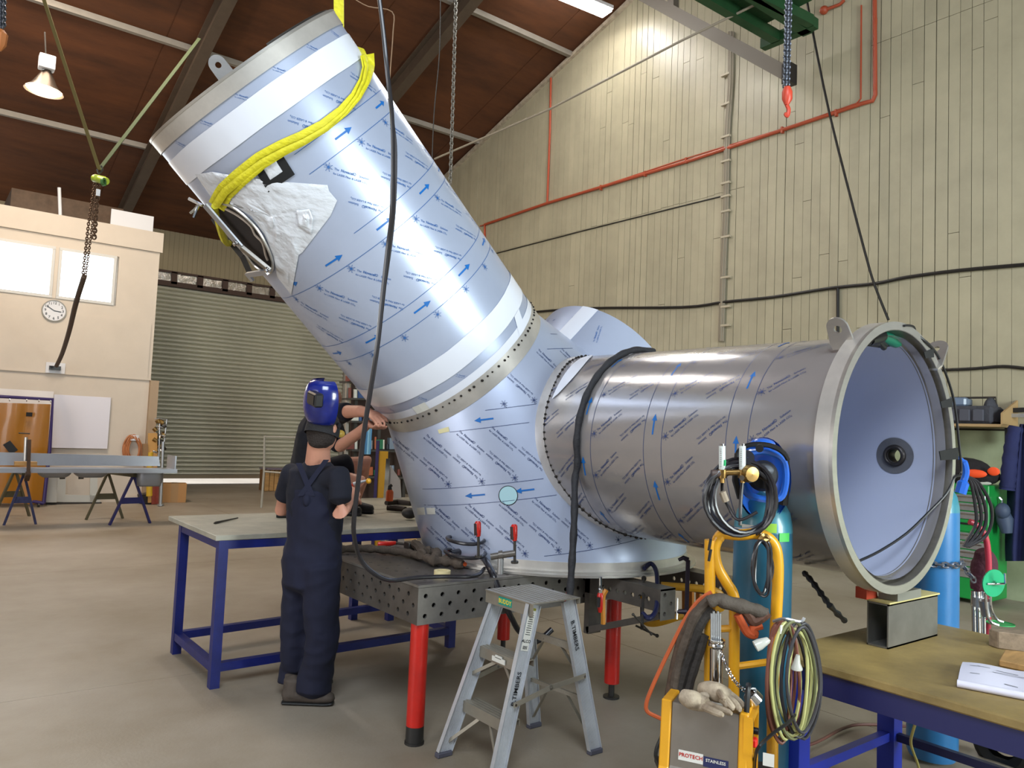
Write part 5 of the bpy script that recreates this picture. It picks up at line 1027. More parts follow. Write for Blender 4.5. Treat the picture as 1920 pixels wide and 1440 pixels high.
# gloves, chrome holder, chain
GLV = mat('dirty_glove_leather', 'c4b49c', .75, col2='6f5d4a', vscale=9, bump=.3)
def glove(label, pts, r, fingers):
    t = thing('work_glove', label, 'glove', pts[0]); part('palm', MB().tube(curve(pts, 4), [r*(.8+.35*sin(pi*i/(4*(len(pts)-1)))) for i in range(4*(len(pts)-1)+1)], 12), GLV, t)
    for f in fingers: part('finger', MB().tube(curve(f, 4), [.0125, .0128, .0126, .0122, .012, .0118, .0112, .010, .006][:4*(len(f)-1)+1], 9), GLV, t)
zt_ = ztop+.022
gx = lambda x, y, z=.0: at(x, y, Z=ztop+.02+z)
glove('pale cuffed leather glove lying on the machine, left one of the two', [gx(1279, 1304, .02), gx(1292, 1310, .015), gx(1308, 1316), gx(1325, 1321)], .028, [[gx(1325, 1320), gx(1348, 1329), gx(1372, 1338)], [gx(1320, 1326), gx(1338, 1334), gx(1356, 1341)], [gx(1310, 1310), gx(1318, 1304, .02), gx(1330, 1306, .02)]])
glove('stained leather glove lying palm down on the machine, right one of the two', [gx(1318, 1292, .02), gx(1334, 1295, .03), gx(1350, 1300, .025), gx(1366, 1306, .015)], .030, [[gx(1366, 1300, .02), gx(1382, 1312, .01), gx(1396, 1326)], [gx(1364, 1306, .02), gx(1378, 1318, .01), gx(1388, 1332)], [gx(1358, 1308, .02), gx(1368, 1320, .01), gx(1376, 1330)], [gx(1352, 1310, .02), gx(1360, 1318, .01), gx(1364, 1326)], [gx(1346, 1296, .03), gx(1352, 1302, .04), gx(1358, 1312, .03)]])
rh = thing('rod_canister', 'polished steel canister of filler rods clipped inside the trolley', 'canister', at(1345, 1290, D=2.9)); c = lambda x, y, D=2.9: at(x, y, D=D)
part('canister', MB().cyl(c(1343, 1215), c(1342, 1310), .0235, 20), CHROME, rh); part('screw_collar', MB().lathe([(.024, -.012), (.031, -.012), (.031, -.004), (.029, 0), (.031, .004), (.031, .012), (.024, .012)], c(1344, 1205), (0, 0, 1), 24), CHROME, rh)
for i, x in enumerate((1334, 1338, 1342, 1346, 1350)): part('filler_rod', MB().cyl(c(x, 1150-i % 2*4), c(x, 1205), .0045, 8), ALU, rh)
part('chain', chain(MB(), curve([c(1352, 1222, 2.84), c(1360, 1245, 2.8), c(1378, 1278, 2.76), c(1398, 1296, 2.72)], 3), .0022, .018, .0065), CHROME, rh, kind='stuff'); part('cap', MB().lathe([(.02, -.018), (.028, -.018), (.029, .014), (.022, .018), (.001, .018)], at(1413, 1308, D=2.7), (.5, -.3, -.6), 20), CHROME, rh)
t = thing('leather_apron', 'brown leather and orange cloth stuffed between the trolley bars', 'cloth', at(1400, 1150, D=2.95)); BRL = mat('brown_leather', '5b3a2a', .7, var=.3, bump=.3); c = lambda x, y, D=2.93: at(x, y, D=D)
part('fold', MB().tube(curve([c(1328, 1130), c(1345, 1124), c(1365, 1130), c(1395, 1138), c(1420, 1145), c(1438, 1150)], 5), [.02+.008*sin(pi*i/25)+.002*sin(i) for i in range(26)], 10), mat('grey_brown_glove', '4f463d', .8, bump=.4), t); part('fold', MB().tube(curve([c(1385, 1135), c(1402, 1150), c(1412, 1165), c(1425, 1160), c(1440, 1148)], 5), [.02]*21, 8), BRL, t); part('fold', MB().tube(curve([c(1383, 1152), c(1392, 1170), c(1402, 1186), c(1415, 1190), c(1412, 1178), c(1428, 1172)], 5), [.017]*26, 8), mat('orange_cloth', 'b04a1e', .8, bump=.2), t)
# cord hank on the right of the trolley
hk_ = thing('extension_lead', 'hank of tangled power cords hanging on the right side of the trolley', 'cord', at(1488, 1280, D=2.85)); CM = [mat('cord_grey', '3a383c', .5), mat('cord_brown', '7a4a3c', .5), mat('cord_lime', 'b9b878', .5), mat('cord_olive', '6d6f4a', .5)]
spec = [(1462, 22, 108, 1), (1466, 24, 112, 1), (1470, 26, 110, 1), (1484, 34, 100, 2), (1492, 36, 96, 2), (1498, 34, 104, 0), (1505, 30, 100, 0), (1510, 26, 108, 0), (1488, 36, 108, 3), (1480, 30, 104, 0), (1500, 24, 92, 2), (1476, 26, 112, 2)]
for x, rx, ry, mi in spec: part('cord_loop', loops(MB(), x, 1276, rx, ry, 1, 2.83+random.uniform(-.03, .04), .0062, 4, .02), CM[mi], hk_)
CLP = mat('clear_plug', 'd6d6cc', .15, alpha=.7)
for (x, y, x2, y2) in ((1478, 1232, 1494, 1252), (1416, 1208, 1440, 1198)): part('plug', MB().tube([at(x2+2, y2-24 if x > 1450 else y2, D=2.78), at(x2, y2-10 if x > 1450 else y2+2, D=2.78), at(x2, y2 if x > 1450 else y2+6, D=2.78) if x > 1450 else at(x+8, y, D=2.78), at(x2, y2+3, D=2.78) if x > 1450 else at(x, y+4, D=2.78)], [.007, .012, .02, .02], 12), CLP, hk_)
part('cable_tag', MB().box(at(1466, 1180, D=2.79), (.02, .003, .03)), PAPER, hk_, smooth=0); part('hook', MB().tube(curve([at(1450, 1165, D=2.85), at(1470, 1160, D=2.82), at(1500, 1166, D=2.8), at(1508, 1158, D=2.8)], 4), .006, 6), ALU, hk_)
# hose bundle on the left of the trolley
t = thing('hose_bundle', 'bundle of dark sleeved hoses bending down left of the trolley', 'hose', at(1270, 1250, D=2.95)); c = lambda x, y, D=2.98: at(x, y, D=D)
for i, (pp, r_, m) in enumerate((([(1332, 1122), (1305, 1150), (1285, 1200), (1268, 1260), (1262, 1310)], .022, LTH), ([(1335, 1140), (1312, 1170), (1296, 1215), (1280, 1265), (1268, 1310)], .022, mat('dark_sleeve', '2e2925', .8, bump=.4)), ([(1326, 1125), (1296, 1150), (1274, 1200), (1258, 1270), (1250, 1320), (1246, 1380)], .012, mat('mottled_hose', '4c3a2c', .7, var=.5, vscale=30)), ([(1320, 1190), (1308, 1230), (1295, 1270), (1285, 1310)], .02, mat('dark_sleeve', '2e2925', .8, bump=.4)))):
    part('hose', MB().tube(curve([c(*p) for p in pp], 6), [r_*(1+.04*sin(k*1.1+i)) for k in range(6*(len(pp)-1)+1)], 9), m, t)
part('orange_hose', MB().tube(curve([c(1334, 1110), c(1310, 1126), c(1285, 1160), c(1262, 1205), c(1240, 1250), c(1222, 1290), c(1212, 1318), c(1214, 1334), c(1232, 1344), c(1250, 1352)], 5), .008, 7), mat('orange_hose', 'b2542c', .5), label='thin orange hose curving around left of the weld cleaner', cat='hose')
part('cable_loop', MB().tube(curve([c(1247, 1345), c(1243, 1375), c(1232, 1402), c(1230, 1420), c(1240, 1425), c(1246, 1400)], 5), .008, 7), BLACK, label='black cable loop hanging left of the weld cleaner', cat='cable')
# ================================================================== RIGHT BACKGROUND
t = thing('hose_coil', 'black welding hoses draped behind the sky blue cylinder', 'hose', at(1830, 950, D=4.3)); c = lambda x, y, D=4.3: at(x, y, D=D)
for i, dx in enumerate((-4, 5, 14, 25)): part('hose_loop', MB().tube(curve([c(1806, 885+i*2), c(1822+dx*.5, 905), c(1832+dx, 945), c(1834+dx, 980), c(1820+dx, 1008), c(1808+dx*.3, 1025)], 5), .009, 7), K, t)
t = thing('welding_helmet', 'bright blue helmet edge showing behind the round flange', 'helmet', at(1806, 890, D=4.25))
part('helmet_shell', MB().tube(curve([at(1797, 858, D=4.15), at(1807, 866, D=4.15), at(1811, 885, D=4.15), at(1806, 905, D=4.15), at(1800, 925, D=4.15)], 5), [.01]*5+[.018]*10+[.03]*6, 8), BH, t)
t = thing('cart_frame', 'red handled cart behind the sky blue cylinder', 'cart', at(1858, 1180, D=4.5)); c = lambda x, y, D=4.4: at(x, y, D=D); RM = mat('raspberry_enamel', 'b23648', .35)
part('handle', MB().tube(curve([c(1818, 978), c(1832, 985), c(1846, 1003), c(1852, 1030), c(1854, 1080), c(1852, 1180), c(1850, 1330), c(1851, 1440), c(1852, 1480)], 5), .017, 10), RM, t)
part('lower_tube', MB().tube([c(1848, 1330), c(1849, 1430)], .02, 8), RM, t)
for x, r_ in ((1832, .02), (1843, .014), (1825, .012)): part('chrome_tube', MB().tube([c(x, 1108), c(x+1, 1150), c(x+3, 1250), c(x+6, 1480)], r_, 12), CHROME, t)
part('toe_block', MB().box(c(1806, 1432, 4.1), (.16, .1, .05)), RM, t, smooth=0)
part('reel_drum', MB().cyl(c(1835, 1118), c(1835, 1136), .04, 16), ALU, t)
mb = MB().tube([c(1818, 1330, 4.0), c(1820, 1400, 4.0), c(1822, 1470, 4.0)], .02, 8)
part('tyre', MB().lathe([(.07, -.03), (.11, -.045), (.135, -.03), (.14, 0), (.135, .03), (.11, .045), (.07, .03)], at(1880, 1395, D=4.0), CR*.8+CF*.6, 28), BLACK, t); part('wheel_hub', MB().ball(at(1902, 1372, D=3.8), .05, 12, 8), CHROME, t)
rl = thing('wire_spool', 'green plastic wire spool with crank beside the cylinder', 'spool', at(1862, 1093, D=4.2)); sc_ = at(1862, 1093, D=4.2); nd = -(CF*.95-CR*.25).normalized()
part('flange_disc', MB().lathe([(.001, 0), (.074, 0), (.074, .006), (.001, .006)], sc_, nd, 40), mat('green_plastic', '17a06c', .35), rl, smooth=40)
u, v, _ = basis(nd); mb = MB(); mb.flat = True
for k in range(16): a = tau*k/16; r_ = .016 if k % 2 else .009; mb.add([sc_+nd*.007, sc_+nd*.007+(u*cos(a-.14)+v*sin(a-.14))*r_, sc_+nd*.007+(u*cos(a+.14)+v*sin(a+.14))*r_], [(0, 1, 2)])
part('star_mark', mb, mat('dark_green_print', '0b4a30', .5), rl, smooth=0); part('crank', MB().tube([sc_+nd*.02-CR*.05, sc_+nd*.02+CR*.045, at(1885, 1093, D=4.14), at(1884, 1075, D=4.14)], .006, 8), CHROME, rl)
part('spool_frame', MB().tube(curve([at(1857, 1112, D=4.25), at(1858, 1140, D=4.25), at(1868, 1160, D=4.25), at(1880, 1166, D=4.25)], 4), .008, 8).tube(curve([at(1848, 1112, D=4.25), at(1850, 1150, D=4.25), at(1858, 1166, D=4.25), at(1872, 1172, D=4.25)], 4), .008, 8), CHROME, rl); part('lower_disc', MB().lathe([(.001, 0), (.07, 0), (.07, .005)], at(1876, 1170, D=4.3), (0, 0, 1), 24), mat('green_plastic2', '2f9e57', .4), rl)
part('wire_coil', MB().tube([at(1846, 1126, D=4.28), at(1850, 1155, D=4.28)], [.03, .025], 12), ALU, rl)
ch = part('cylinder_chain', chain(MB(), [Vector((g2[0], g2[1], 1.01))+(Vector((cos(a), sin(a), 0))*.135) for a in [radians(150+12*i) for i in range(15)]]+[at(1830, 1093, D=4.05)], .005, .04, .014), mat('chain_steel', '8a8a90', .4, .8), label='steel chain around the sky blue cylinder', cat='chain')
part('maroon_cloth', MB().tube(curve([at(1838, 1032, D=4.5), at(1846, 1050, D=4.5), at(1842, 1080, D=4.5), at(1830, 1108, D=4.5)], 5), [.03+.04*sin(pi*i/15) for i in range(16)], 12), mat('maroon_fabric', '4a1f2c', .85, bump=.5), label='maroon cloth bag hanging behind the sky blue cylinder', cat='bag')
# tool chest at the wall
TX, TY0, TY1 = 8.9, 3.33, 3.96
tcx = thing('tool_chest', 'tall green tool chest with silver drawer fronts by the wall', 'tool chest', (9.2, 3.6, 0)); GRC = mat('green_enamel', '148a3c', .4, var=.1)
part('body', MB().box2((TX, TY0, .05), (TX+.48, TY1, 1.25)), GRC, tcx, smooth=0, bevel=.008)
z = 1.20
for i, h in enumerate((.06, .09, .09, .09, .13, .09, .09, .09, .09, .12)):
    d_ = part('drawer', MB().box2((TX-.012, TY0+.03, z-h+.012), (TX+.01, TY1-.02, z)), GRC if i in (0, 4) else ALU, tcx, smooth=0, bevel=.003); part('drawer_handle', MB().box2((TX-.022, TY0+.06, z-h*.35), (TX-.012, TY1-.05, z-h*.2)), BLACKP if i in (0, 4) else CHROME, d_, smooth=0); z -= h
part('side_handle', MB().tube([(TX+.2, TY0-.02, 1.13), (TX+.2, TY0-.05, 1.10), (TX+.2, TY0-.05, 1.04), (TX+.2, TY0-.02, 1.0)], .012, 6), CHROME, tcx); part('castor', MB().cyl((TX+.1, TY0+.08, .03), (TX+.1, TY0+.12, .03), .03, 12), BLACK, tcx)
part('folded_jacket', MB().ball((TX+.15, 3.62, 1.385), .24, 16, 10, (.8, 1.1, .6)).ball((TX+.15, 3.45, 1.345), .17, 14, 8, (1, 1, .6)), mat('black_fabric', '1a1518', .9, bump=.6), label='heap of black work clothing on the green tool chest', cat='clothing', bevel=0)
part('orange_cloth', MB().ball(at(1828, 888, X=TX-.02), .09, 12, 8, (.3, 1.3, .5)), mat('hi_vis_orange', 'f0501c', .7), label='orange cloth at the left of the clothing heap', cat='cloth'); part('orange_cloth', MB().ball(at(1863, 884, X=TX+.0), .05, 12, 8, (.3, 1.2, .9)), mat('hi_vis_orange', 'f0501c', .7), label='small orange patch at the right of the clothing heap', cat='cloth'); part('white_rag', MB().ball((TX+.06, 3.46, 1.27), .09, 12, 8, (.4, 1.5, .3)), mat('rag_white', 'b8b8ac', .9), label='pale rag on the front edge of the tool chest', cat='rag')
sh_ = thing('wall_shelf', 'small timber wall shelf above the tool chest', 'shelf', (9.5, 3.6, 1.88)); TBR = mat('shelf_ply', 'a88a60', .7)
part('board', MB().box2((9.18, 3.32, 1.87), (XW-.02, 4.6, 1.90)), TBR, sh_, smooth=0); part('end_bracket', MB().prism([(0, 0), (-.42, 0), (-.42, .12), (0, .28)], (XW-.03, 3.33, 1.90), (1, 0, 0), (0, 0, 1), .02), TBR, sh_, smooth=0)
bg_ = thing('tool_bag', 'long grey open tool bag on the wall shelf', 'bag', (9.4, 3.9, 1.9)); part('bag_body', MB().box2((9.22, 3.42, 1.902), (9.56, 4.5, 2.10)), mat('grey_canvas', '3c3d45', .85, bump=.4, var=.3), bg_, smooth=0, bevel=.03)
for k in range(7): part('pocket', MB().box2((9.2, 3.5+k*.14, 1.93), (9.23, 3.61+k*.14, 2.06)), mat('grey_canvas2', '4c4d57', .85), bg_, smooth=0, bevel=.008)
part('handle_bar', MB().tube([(9.4, 3.45, 2.1), (9.4, 3.45, 2.2), (9.4, 4.45, 2.2), (9.4, 4.45, 2.1)], .012, 6), DKSTEEL, bg_); part('clear_case', MB().box2((9.3, 3.72, 2.10), (9.5, 4.12, 2.2)), mat('case_blue_grey', '6f7f96', .3), bg_, smooth=0, bevel=.02); part('bag_end', MB().ball((9.4, 3.5, 2.06), .13, 14, 8, (.9, .5, 1.1)), mat('grey_canvas', '3c3d45'), bg_)
br = thing('hanger_bracket', 'black steel angle bracket on the wall at the right edge', 'bracket', (9.5, 3.05, 1.9)); q = at(1890, 770, X=9.55)
part('angle', MB().bar(at(1890, 768, X=9.5), at(1890, 830, X=9.5), .05, .05).bar(at(1888, 770, X=9.5), at(1935, 768, X=9.5), .05, .05), BLACKP, br, smooth=0); part('slotted_strip', MB().bar(at(1896, 779, X=9.45), at(1935, 779, X=9.45), .03, .04), ALU, br, smooth=0)
CT = mat('navy_workwear', '1d2350', .85, var=.2, bump=.4, bscale=10); X_ = 9.2
ct = thing('hanging_coat', 'navy work coat hanging from the bracket at the right edge', 'coat', at(1912, 1050, X=X_)); 
def coat(a, b):
    y = 795+(1052-795)*b; hw = (6+26*min(1, b*2.2))*(1+.06*sin(b*9)); x = 1918-hw+2*hw*a; return at(x, y, X=X_+.05*sin(a*14+b*2)-.09*sin(pi*a))
part('coat_body', MB().grid(coat, 24, 14), CT, ct, smooth='all'); part('sleeve', MB().tube(curve([at(1906, 800, X=X_-.08), at(1897, 840, X=X_-.1), at(1891, 890, X=X_-.12), at(1888, 918, X=X_-.12)], 5), [.07, .08]*8, 10), CT, ct)
part('glove_cluster', MB().tube([at(1877, 955, X=9.0), at(1884, 975, X=9.0), at(1888, 1000, X=9.0)], [.06, .08, .05], 10).ball(at(1880, 958, X=8.95), .07, 10, 8, (1, 1, 1.2)), mat('blue_grey_tool', '39465e', .6), label='grey and navy tool hung on the side of the tool chest', cat='tool')
# ================================================================== FAR LEFT WORK AREA
WBM = mat('whiteboard', 'd6d2da', .35)
t = part('white_board', MB().box2((2.01, OY-.06, .98), (2.93, OY-.031, 1.93)), WBM, label='blank white board on the cream office wall', cat='board', smooth=0, bevel=.004)
part('white_board', MB().box2((-.5, OY-.075, .98), (2.0, OY-.062, 1.98)), mat('whiteboard2', 'e2dcd8', .4), label='wide white panel behind the amber welding curtain', cat='board', smooth=0)
cu = thing('welding_curtain', 'amber plastic welding curtain hung in a purple tube frame', 'screen', (1.2, 15.4, 0)); PUR = mat('purple_frame', '33245e', .4)
AMB = mat('amber_plastic', '9c6408', .3, coat=.4, alpha=.95, bump=.25, bscale=2.5, stretch=(2.5, 1, .5))
cD = 15.3; q = lambda x, y: at(x, y, Y=cD)
part('frame', MB().tube([q(-60, 740), q(99, 749), q(93, 845), q(82, 944)], .03, 8).tube([q(82, 944), q(60, 940)], .03, 8), PUR, cu)
def cf(a, b):
    p = q(-60+155*a-12*b*a, 753+188*b+5*a); p.y += .022*sin(a*19+2*b)+.012*noise.noise(Vector((a*7, b*3, 0))); return p
part('curtain', MB().grid(cf, 60, 10), AMB, cu, smooth='all')
for x in (-20, 18, 50, 73, 95): part('ring', MB().lathe([(.018, -.006), (.028, -.006), (.028, .006), (.018, .006), (.018, -.006)], q(x, 749+x*.03), (1, 0, 0), 12), CHROME, cu)
part('black_patch', MB().box(q(54, 777)-Vector((0, .06, 0)), (.09, .01, .07), rz=.0), BTAPE, cu, smooth=0); part('castor', MB().cyl(q(70, 948), q(74, 948), .05, 10), BLACK, cu)
# sheets leaning against the office wall
part('leaning_sheet', MB().add([at(*p, Y=y_) for p, y_ in (((76, 893), 15.8), ((110, 893), 15.8), ((106, 942), 15.6), ((72, 942), 15.6), ((76, 893), 15.84), ((110, 893), 15.84), ((106, 942), 15.64), ((72, 942), 15.64))], [(0, 1, 2, 3), (7, 6, 5, 4), (0, 4, 5, 1), (1, 5, 6, 2), (2, 6, 7, 3), (3, 7, 4, 0)]), mat('grey_sheet', '9d9d98', .5), label='grey sheet leaning on the wall behind the curtain foot', cat='panel', smooth=0)
t = thing('window_cutout_panel', 'pale metal panel with square cutout leaning low on the office wall', 'panel', at(150, 940, Y=15.7))
mb = MB(); qq = lambda x, y: at(x, y, Y=15.7)
for a, b, w_ in (((116, 888), (114, 940), .13), ((176, 888), (175, 940), .12), ((106, 934), (188, 936), .13)): mb.bar(qq(*a), qq(*b), w_, .03, up=(0, 1, 0))
part('sheet', mb, mat('pale_sheet', 'c4c3bc', .35, .3), t, smooth=0); part('base_rail', MB().bar(qq(86, 944), qq(190, 944), .04, .05), DKSTEEL, t, smooth=0)
# stainless sink bench on sawhorses
SY = 12.75; sb_ = thing('sink_bench', 'long stainless bench with hanging sink bowls, laid across sawhorses at far left', 'sink bench', (1.5, SY, .8)); s_ = lambda x, y, Y=SY: at(x, y, Y=Y); SS = mat('satin_stainless', 'b6bac2', .28, .7, var=.1, vscale=2)
part('upstand', MB().add([s_(-80, 846), s_(298, 856), s_(300, 874), s_(-80, 872)]+[v+Vector((0, .04, 0)) for v in (s_(-80, 846), s_(298, 856), s_(300, 874), s_(-80, 872))], [(0, 1, 2, 3), (7, 6, 5, 4), (0, 4, 5, 1), (1, 5, 6, 2), (2, 6, 7, 3), (3, 7, 4, 0)]), SS, sb_, smooth=0)
zt = s_(150, 876).z
part('deck', MB().box2((.2, SY-.42, zt-.02), (s_(318, 876).x, SY, zt)), SS, sb_, smooth=0); part('front_lip', MB().box2((.2, SY-.45, zt-.055), (s_(318, 876).x, SY-.42, zt+.005)), SS, sb_, smooth=0); part('end_upstand', MB().box2((s_(316, 876).x-.02, SY-.42, zt), (s_(316, 876).x, SY+.04, zt+.2)), SS, sb_, smooth=0)
def bowl(x0, x1, dz, name, shp=.35):
    a, b = s_(x0, 880, SY-.2), s_(x1, 880, SY-.2); c = (a+b)/2; hx = (b.x-a.x)/2; mb = MB()
    def f(u, v):
        an = tau*u; k = 1-.0*v; pw = .45; rx, ry = hx*(1-(v**3)*shp), .17*(1-(v**3)*shp); cx_, sy_ = cos(an), sin(an)
        return Vector((c.x+rx*abs(cx_)**pw*(1 if cx_ > 0 else -1), SY-.2+ry*abs(sy_)**pw*(1 if sy_ > 0 else -1), zt-.02-dz*v))
    mb.grid(f, 32, 8, True); mb.add([f(i/32, 1) for i in range(32)], [tuple(range(32))]); o = part(name, mb, mat('grey_bowl', '8f9298', .35, .6), sb_, smooth='all'); return o
bowl(70, 134, .11, 'sink_bowl'); bowl(138, 202, .11, 'sink_bowl'); bowl(256, 304, .24, 'deep_tub', .14)
for x in (117, 152): part('waste_fitting', MB().cyl(s_(x, 893, SY-.2), s_(x, 898, SY-.2), .035, 12), DKSTEEL, sb_)
def sawhorse(name, label, A1, A2, B1, B2, top, m, m2):
    t = thing(name, label, 'sawhorse', (A1+A2)/2); up = Vector((0, 0, top))
    a = (A1+A2)/2*1.0; a = Vector((a.x, a.y+.0, top)); b = (B1+B2)/2; b = Vector((b.x, b.y, top))
    part('top_beam', MB().bar(a, b, .07, .06, ext=.06), m2, t, smooth=0)
    for p, q_, c_, mm in ((A1, A2, a, m), (B1, B2, b, m2)):
        part('leg', MB().bar(p, c_+(p-c_)*.04, .045, .03), mm, t, smooth=0); part('leg', MB().bar(q_, c_+(q_-c_)*.04, .045, .03), mm, t, smooth=0)
        part('crossbar', MB().bar(p.lerp(c_, .48), q_.lerp(c_, .48), .02, .09), mm, t, smooth=0)
    return t
OLV = mat('light_tinted_legs', '4f4a35', .6)  # olive puts the light on the rear legs into their colour
ht = zt-.06
sawhorse('sawhorse', 'navy sawhorse with the light on its rear legs painted olive, under the right end of the sink bench', at(205, 985, Z=0), at(281, 981, Z=0), at(161, 975, Z=0), at(230, 972, Z=0), ht-.04, mat('navy_legs', '23235a', .5), OLV)
sawhorse('sawhorse', 'scuffed blue sawhorse under the left end of the sink bench', at(7, 985, Z=0), at(67, 983, Z=0), at(-14, 972, Z=0), at(55, 968, Z=0), ht-.04, mat('scuffed_blue', '31345c', .6, var=.5, vscale=20), OLV)
t = thing('bench_clamp', 'rusty bar clamp standing upright on the sink bench', 'clamp', s_(52, 890, SY-.46)); RU = mat('rusty_steel', '5a4434', .6, .4, var=.4)
part('bar', MB().bar(s_(53, 890, SY-.48), s_(55, 824, SY-.48), .05, .04), RU, t, smooth=0); part('jaw', MB().bar(s_(53, 888, SY-.48), s_(50, 898, SY-.3), .06, .06), RU, t, smooth=0); part('screw', MB().cyl(s_(49, 820, SY-.45), s_(47, 864, SY-.45), .022, 8), STAIN, t); part('tommy_bar', MB().cyl(s_(35, 812, SY-.45), s_(56, 813, SY-.45), .01, 6), DKSTEEL, t)
part('timber_packer', MB().box(s_(48, 869, SY-.3), (.26, .12, .05)), WOOD, label='small timber packer under the upright bench clamp', cat='timber', smooth=0)
part('black_strap', MB().bar(s_(12, 830, 15.2), s_(27, 848, 15.2), .12, .03, up=(0, 1, 0)), BLACKP, cu, label='short black strap stuck on the curtain', smooth=0)
# wall cord hank, racks by the pilaster
t = thing('extension_lead', 'hank of tan extension leads hung on the office wall', 'cord', at(250, 860, Y=OY-.1)); TANC = mat('tan_cord', 'b06f44', .6)
for k in range(8):
    mb = MB(); rx, ry = 13+random.uniform(-3, 3), 27+random.uniform(-6, 4); ox = random.uniform(-3, 3)
    mb.tube([at(249+ox+rx*cos(a)*(1+.25*sin(a)), 838+ry*sin(a)*(1.0 if sin(a) > 0 else .75), Y=OY-.08-.02*sin(3*a+k)) for a in [tau*i/24 for i in range(24)]], .014, 6, closed=True); part('cord_loop', mb, TANC, t)
part('socket_box', MB().box(at(252, 821, Y=OY-.06), (.14, .08, .1)), WHITE, t, smooth=0)
rk = thing('stock_rack', 'corner rack of timber, gas tubes and chrome fittings beside the roller door', 'rack', at(295, 944, Z=0)); r_ = lambda x, y, Y=15.3: at(x, y, Y=Y)
part('timber_sheet', MB().bar(r_(286, 812), r_(286, 942), .16, .02, up=(0, 1, 0)), mat('ply_orange', 'b98a4a', .6), rk, smooth=0)
part('yellow_tube', MB().cyl(r_(281, 848), r_(280, 930), .055, 16), mat('yellow_tube', 'c9a227', .4), rk, label='yellow upright tube'); part('red_brown_post', MB().bar(r_(291, 908), r_(290, 945), .12, .06, up=(0, 1, 0)), mat('red_oxide', '7c2f20', .6), rk, smooth=0)
part('chrome_pole', MB().cyl(r_(306, 828, 15.0), r_(301, 946, 15.0), .028, 12), ALU, rk); part('pole_foot', MB().cyl(r_(301, 945, 15.0), r_(301, 948, 15.0), .06, 12), ALU, rk)
part('wire_cage', MB().tube([r_(290, 785), r_(313, 786), r_(308, 830)], .012, 6).tube([r_(300, 785), r_(298, 860)], .012, 6).tube([r_(292, 800), r_(312, 801)], .01, 6).tube([r_(292, 816), r_(310, 817)], .01, 6), ALU, rk)
for k in range(26):
    p = r_(random.uniform(292, 310), random.uniform(786, 858), 15.35+random.uniform(-.05, .05)); part('fitting', MB().cyl(p, p+Vector((random.uniform(-.08, .08), 0, random.uniform(-.06, .06))), random.uniform(.025, .05), 10), (CHROME, DKSTEEL, BRASS)[k % 3], rk)
part('bucket', MB().cyl(r_(276, 942, 15.5), r_(275, 925, 15.5), .14, 18, .16), BLACKP, rk); part('bundle', MB().bar(r_(272, 832), r_(272, 858), .1, .08), mat('tan_bundle', '8a6a48', .8), rk, smooth=0)
def carton(label, c_, sx, sy, h, rz, m): 
    t = thing('cardboard_box', label, 'box', c_); c_ = Vector(c_); part('carton', MB().box(c_+Vector((0, 0, h/2)), (sx, sy, h), rz), m, t, smooth=0, bevel=.005); part('tape_strip', MB().box(c_+Vector((0, 0, h/2)), (sx*.3, sy+.004, h+.004), rz), mat('carton_tape', '9a7446', .4), t, smooth=0); return t
CART = mat('cardboard', 'a97c4c', .8)
carton('taped cardboard box on the floor beside the corner rack', at(325, 941, Z=0), .42, .3, .36, -.2, CART)
t = thing('timber_crate', 'slatted timber crate by the roller door left of the workers', 'crate', at(513, 921, Z=0)); cb = at(515, 921, Z=0); 
for k in range(5): part('slat', MB().box(cb+Vector((-.2+.11*k, 0, .26)), (.095, .03, .5)), WOOD, t, smooth=0)
part('back', MB().box(cb+Vector((0, .2, .25)), (.5, .3, .48)), mat('crate_back_brown', '7a5732', .8), t, smooth=0); part('top_lip', MB().box(cb+Vector((.04, .1, .52)), (.62, .5, .03)), mat('purple_grey_board', '756a78', .6), t, smooth=0)  # back of the crate in one darker brown
t = thing('mesh_trolley', 'pale tubular trolley frame standing before the roller door', 'trolley', at(495, 905, Z=0)); m_ = lambda x, y: at(x, y, D=14.5)
part('frame', MB().tube([Vector((m_(494, 884).x, m_(494, 884).y, 0)), m_(495, 884), m_(496, 818), m_(545, 820), m_(560, 820)], .022, 6).tube([m_(495, 884), m_(560, 889)], .018, 6), mat('pale_frame', '9b968a', .5), t)
part('car', MB().box((6.6, 23.5, .45), (3.0, 1.2, .5)).box((6.4, 23.5, .2), (3.6, 1.6, .4)), mat('navy_car', '2c3566', .3, .3), label='navy car strip glimpsed under the roller door', cat='car', bevel=.08); 
t = part('wheel', MB().lathe([(.05, -.04), (.2, -.06), (.3, -.08), (.32, 0), (.3, .08)], at(486, 899, Y=22.4), (0, 1, 0), 20), BLACK, label='spoked car wheel glimpsed under the roller door', cat='wheel')
part('floor_hose', MB().tube(curve([at(p[0], p[1], Z=.015) for p in ((495, 908), (520, 912), (545, 918), (560, 925))], 4), .012, 6), YEL, label='yellow hose on the floor by the timber crate', cat='hose')
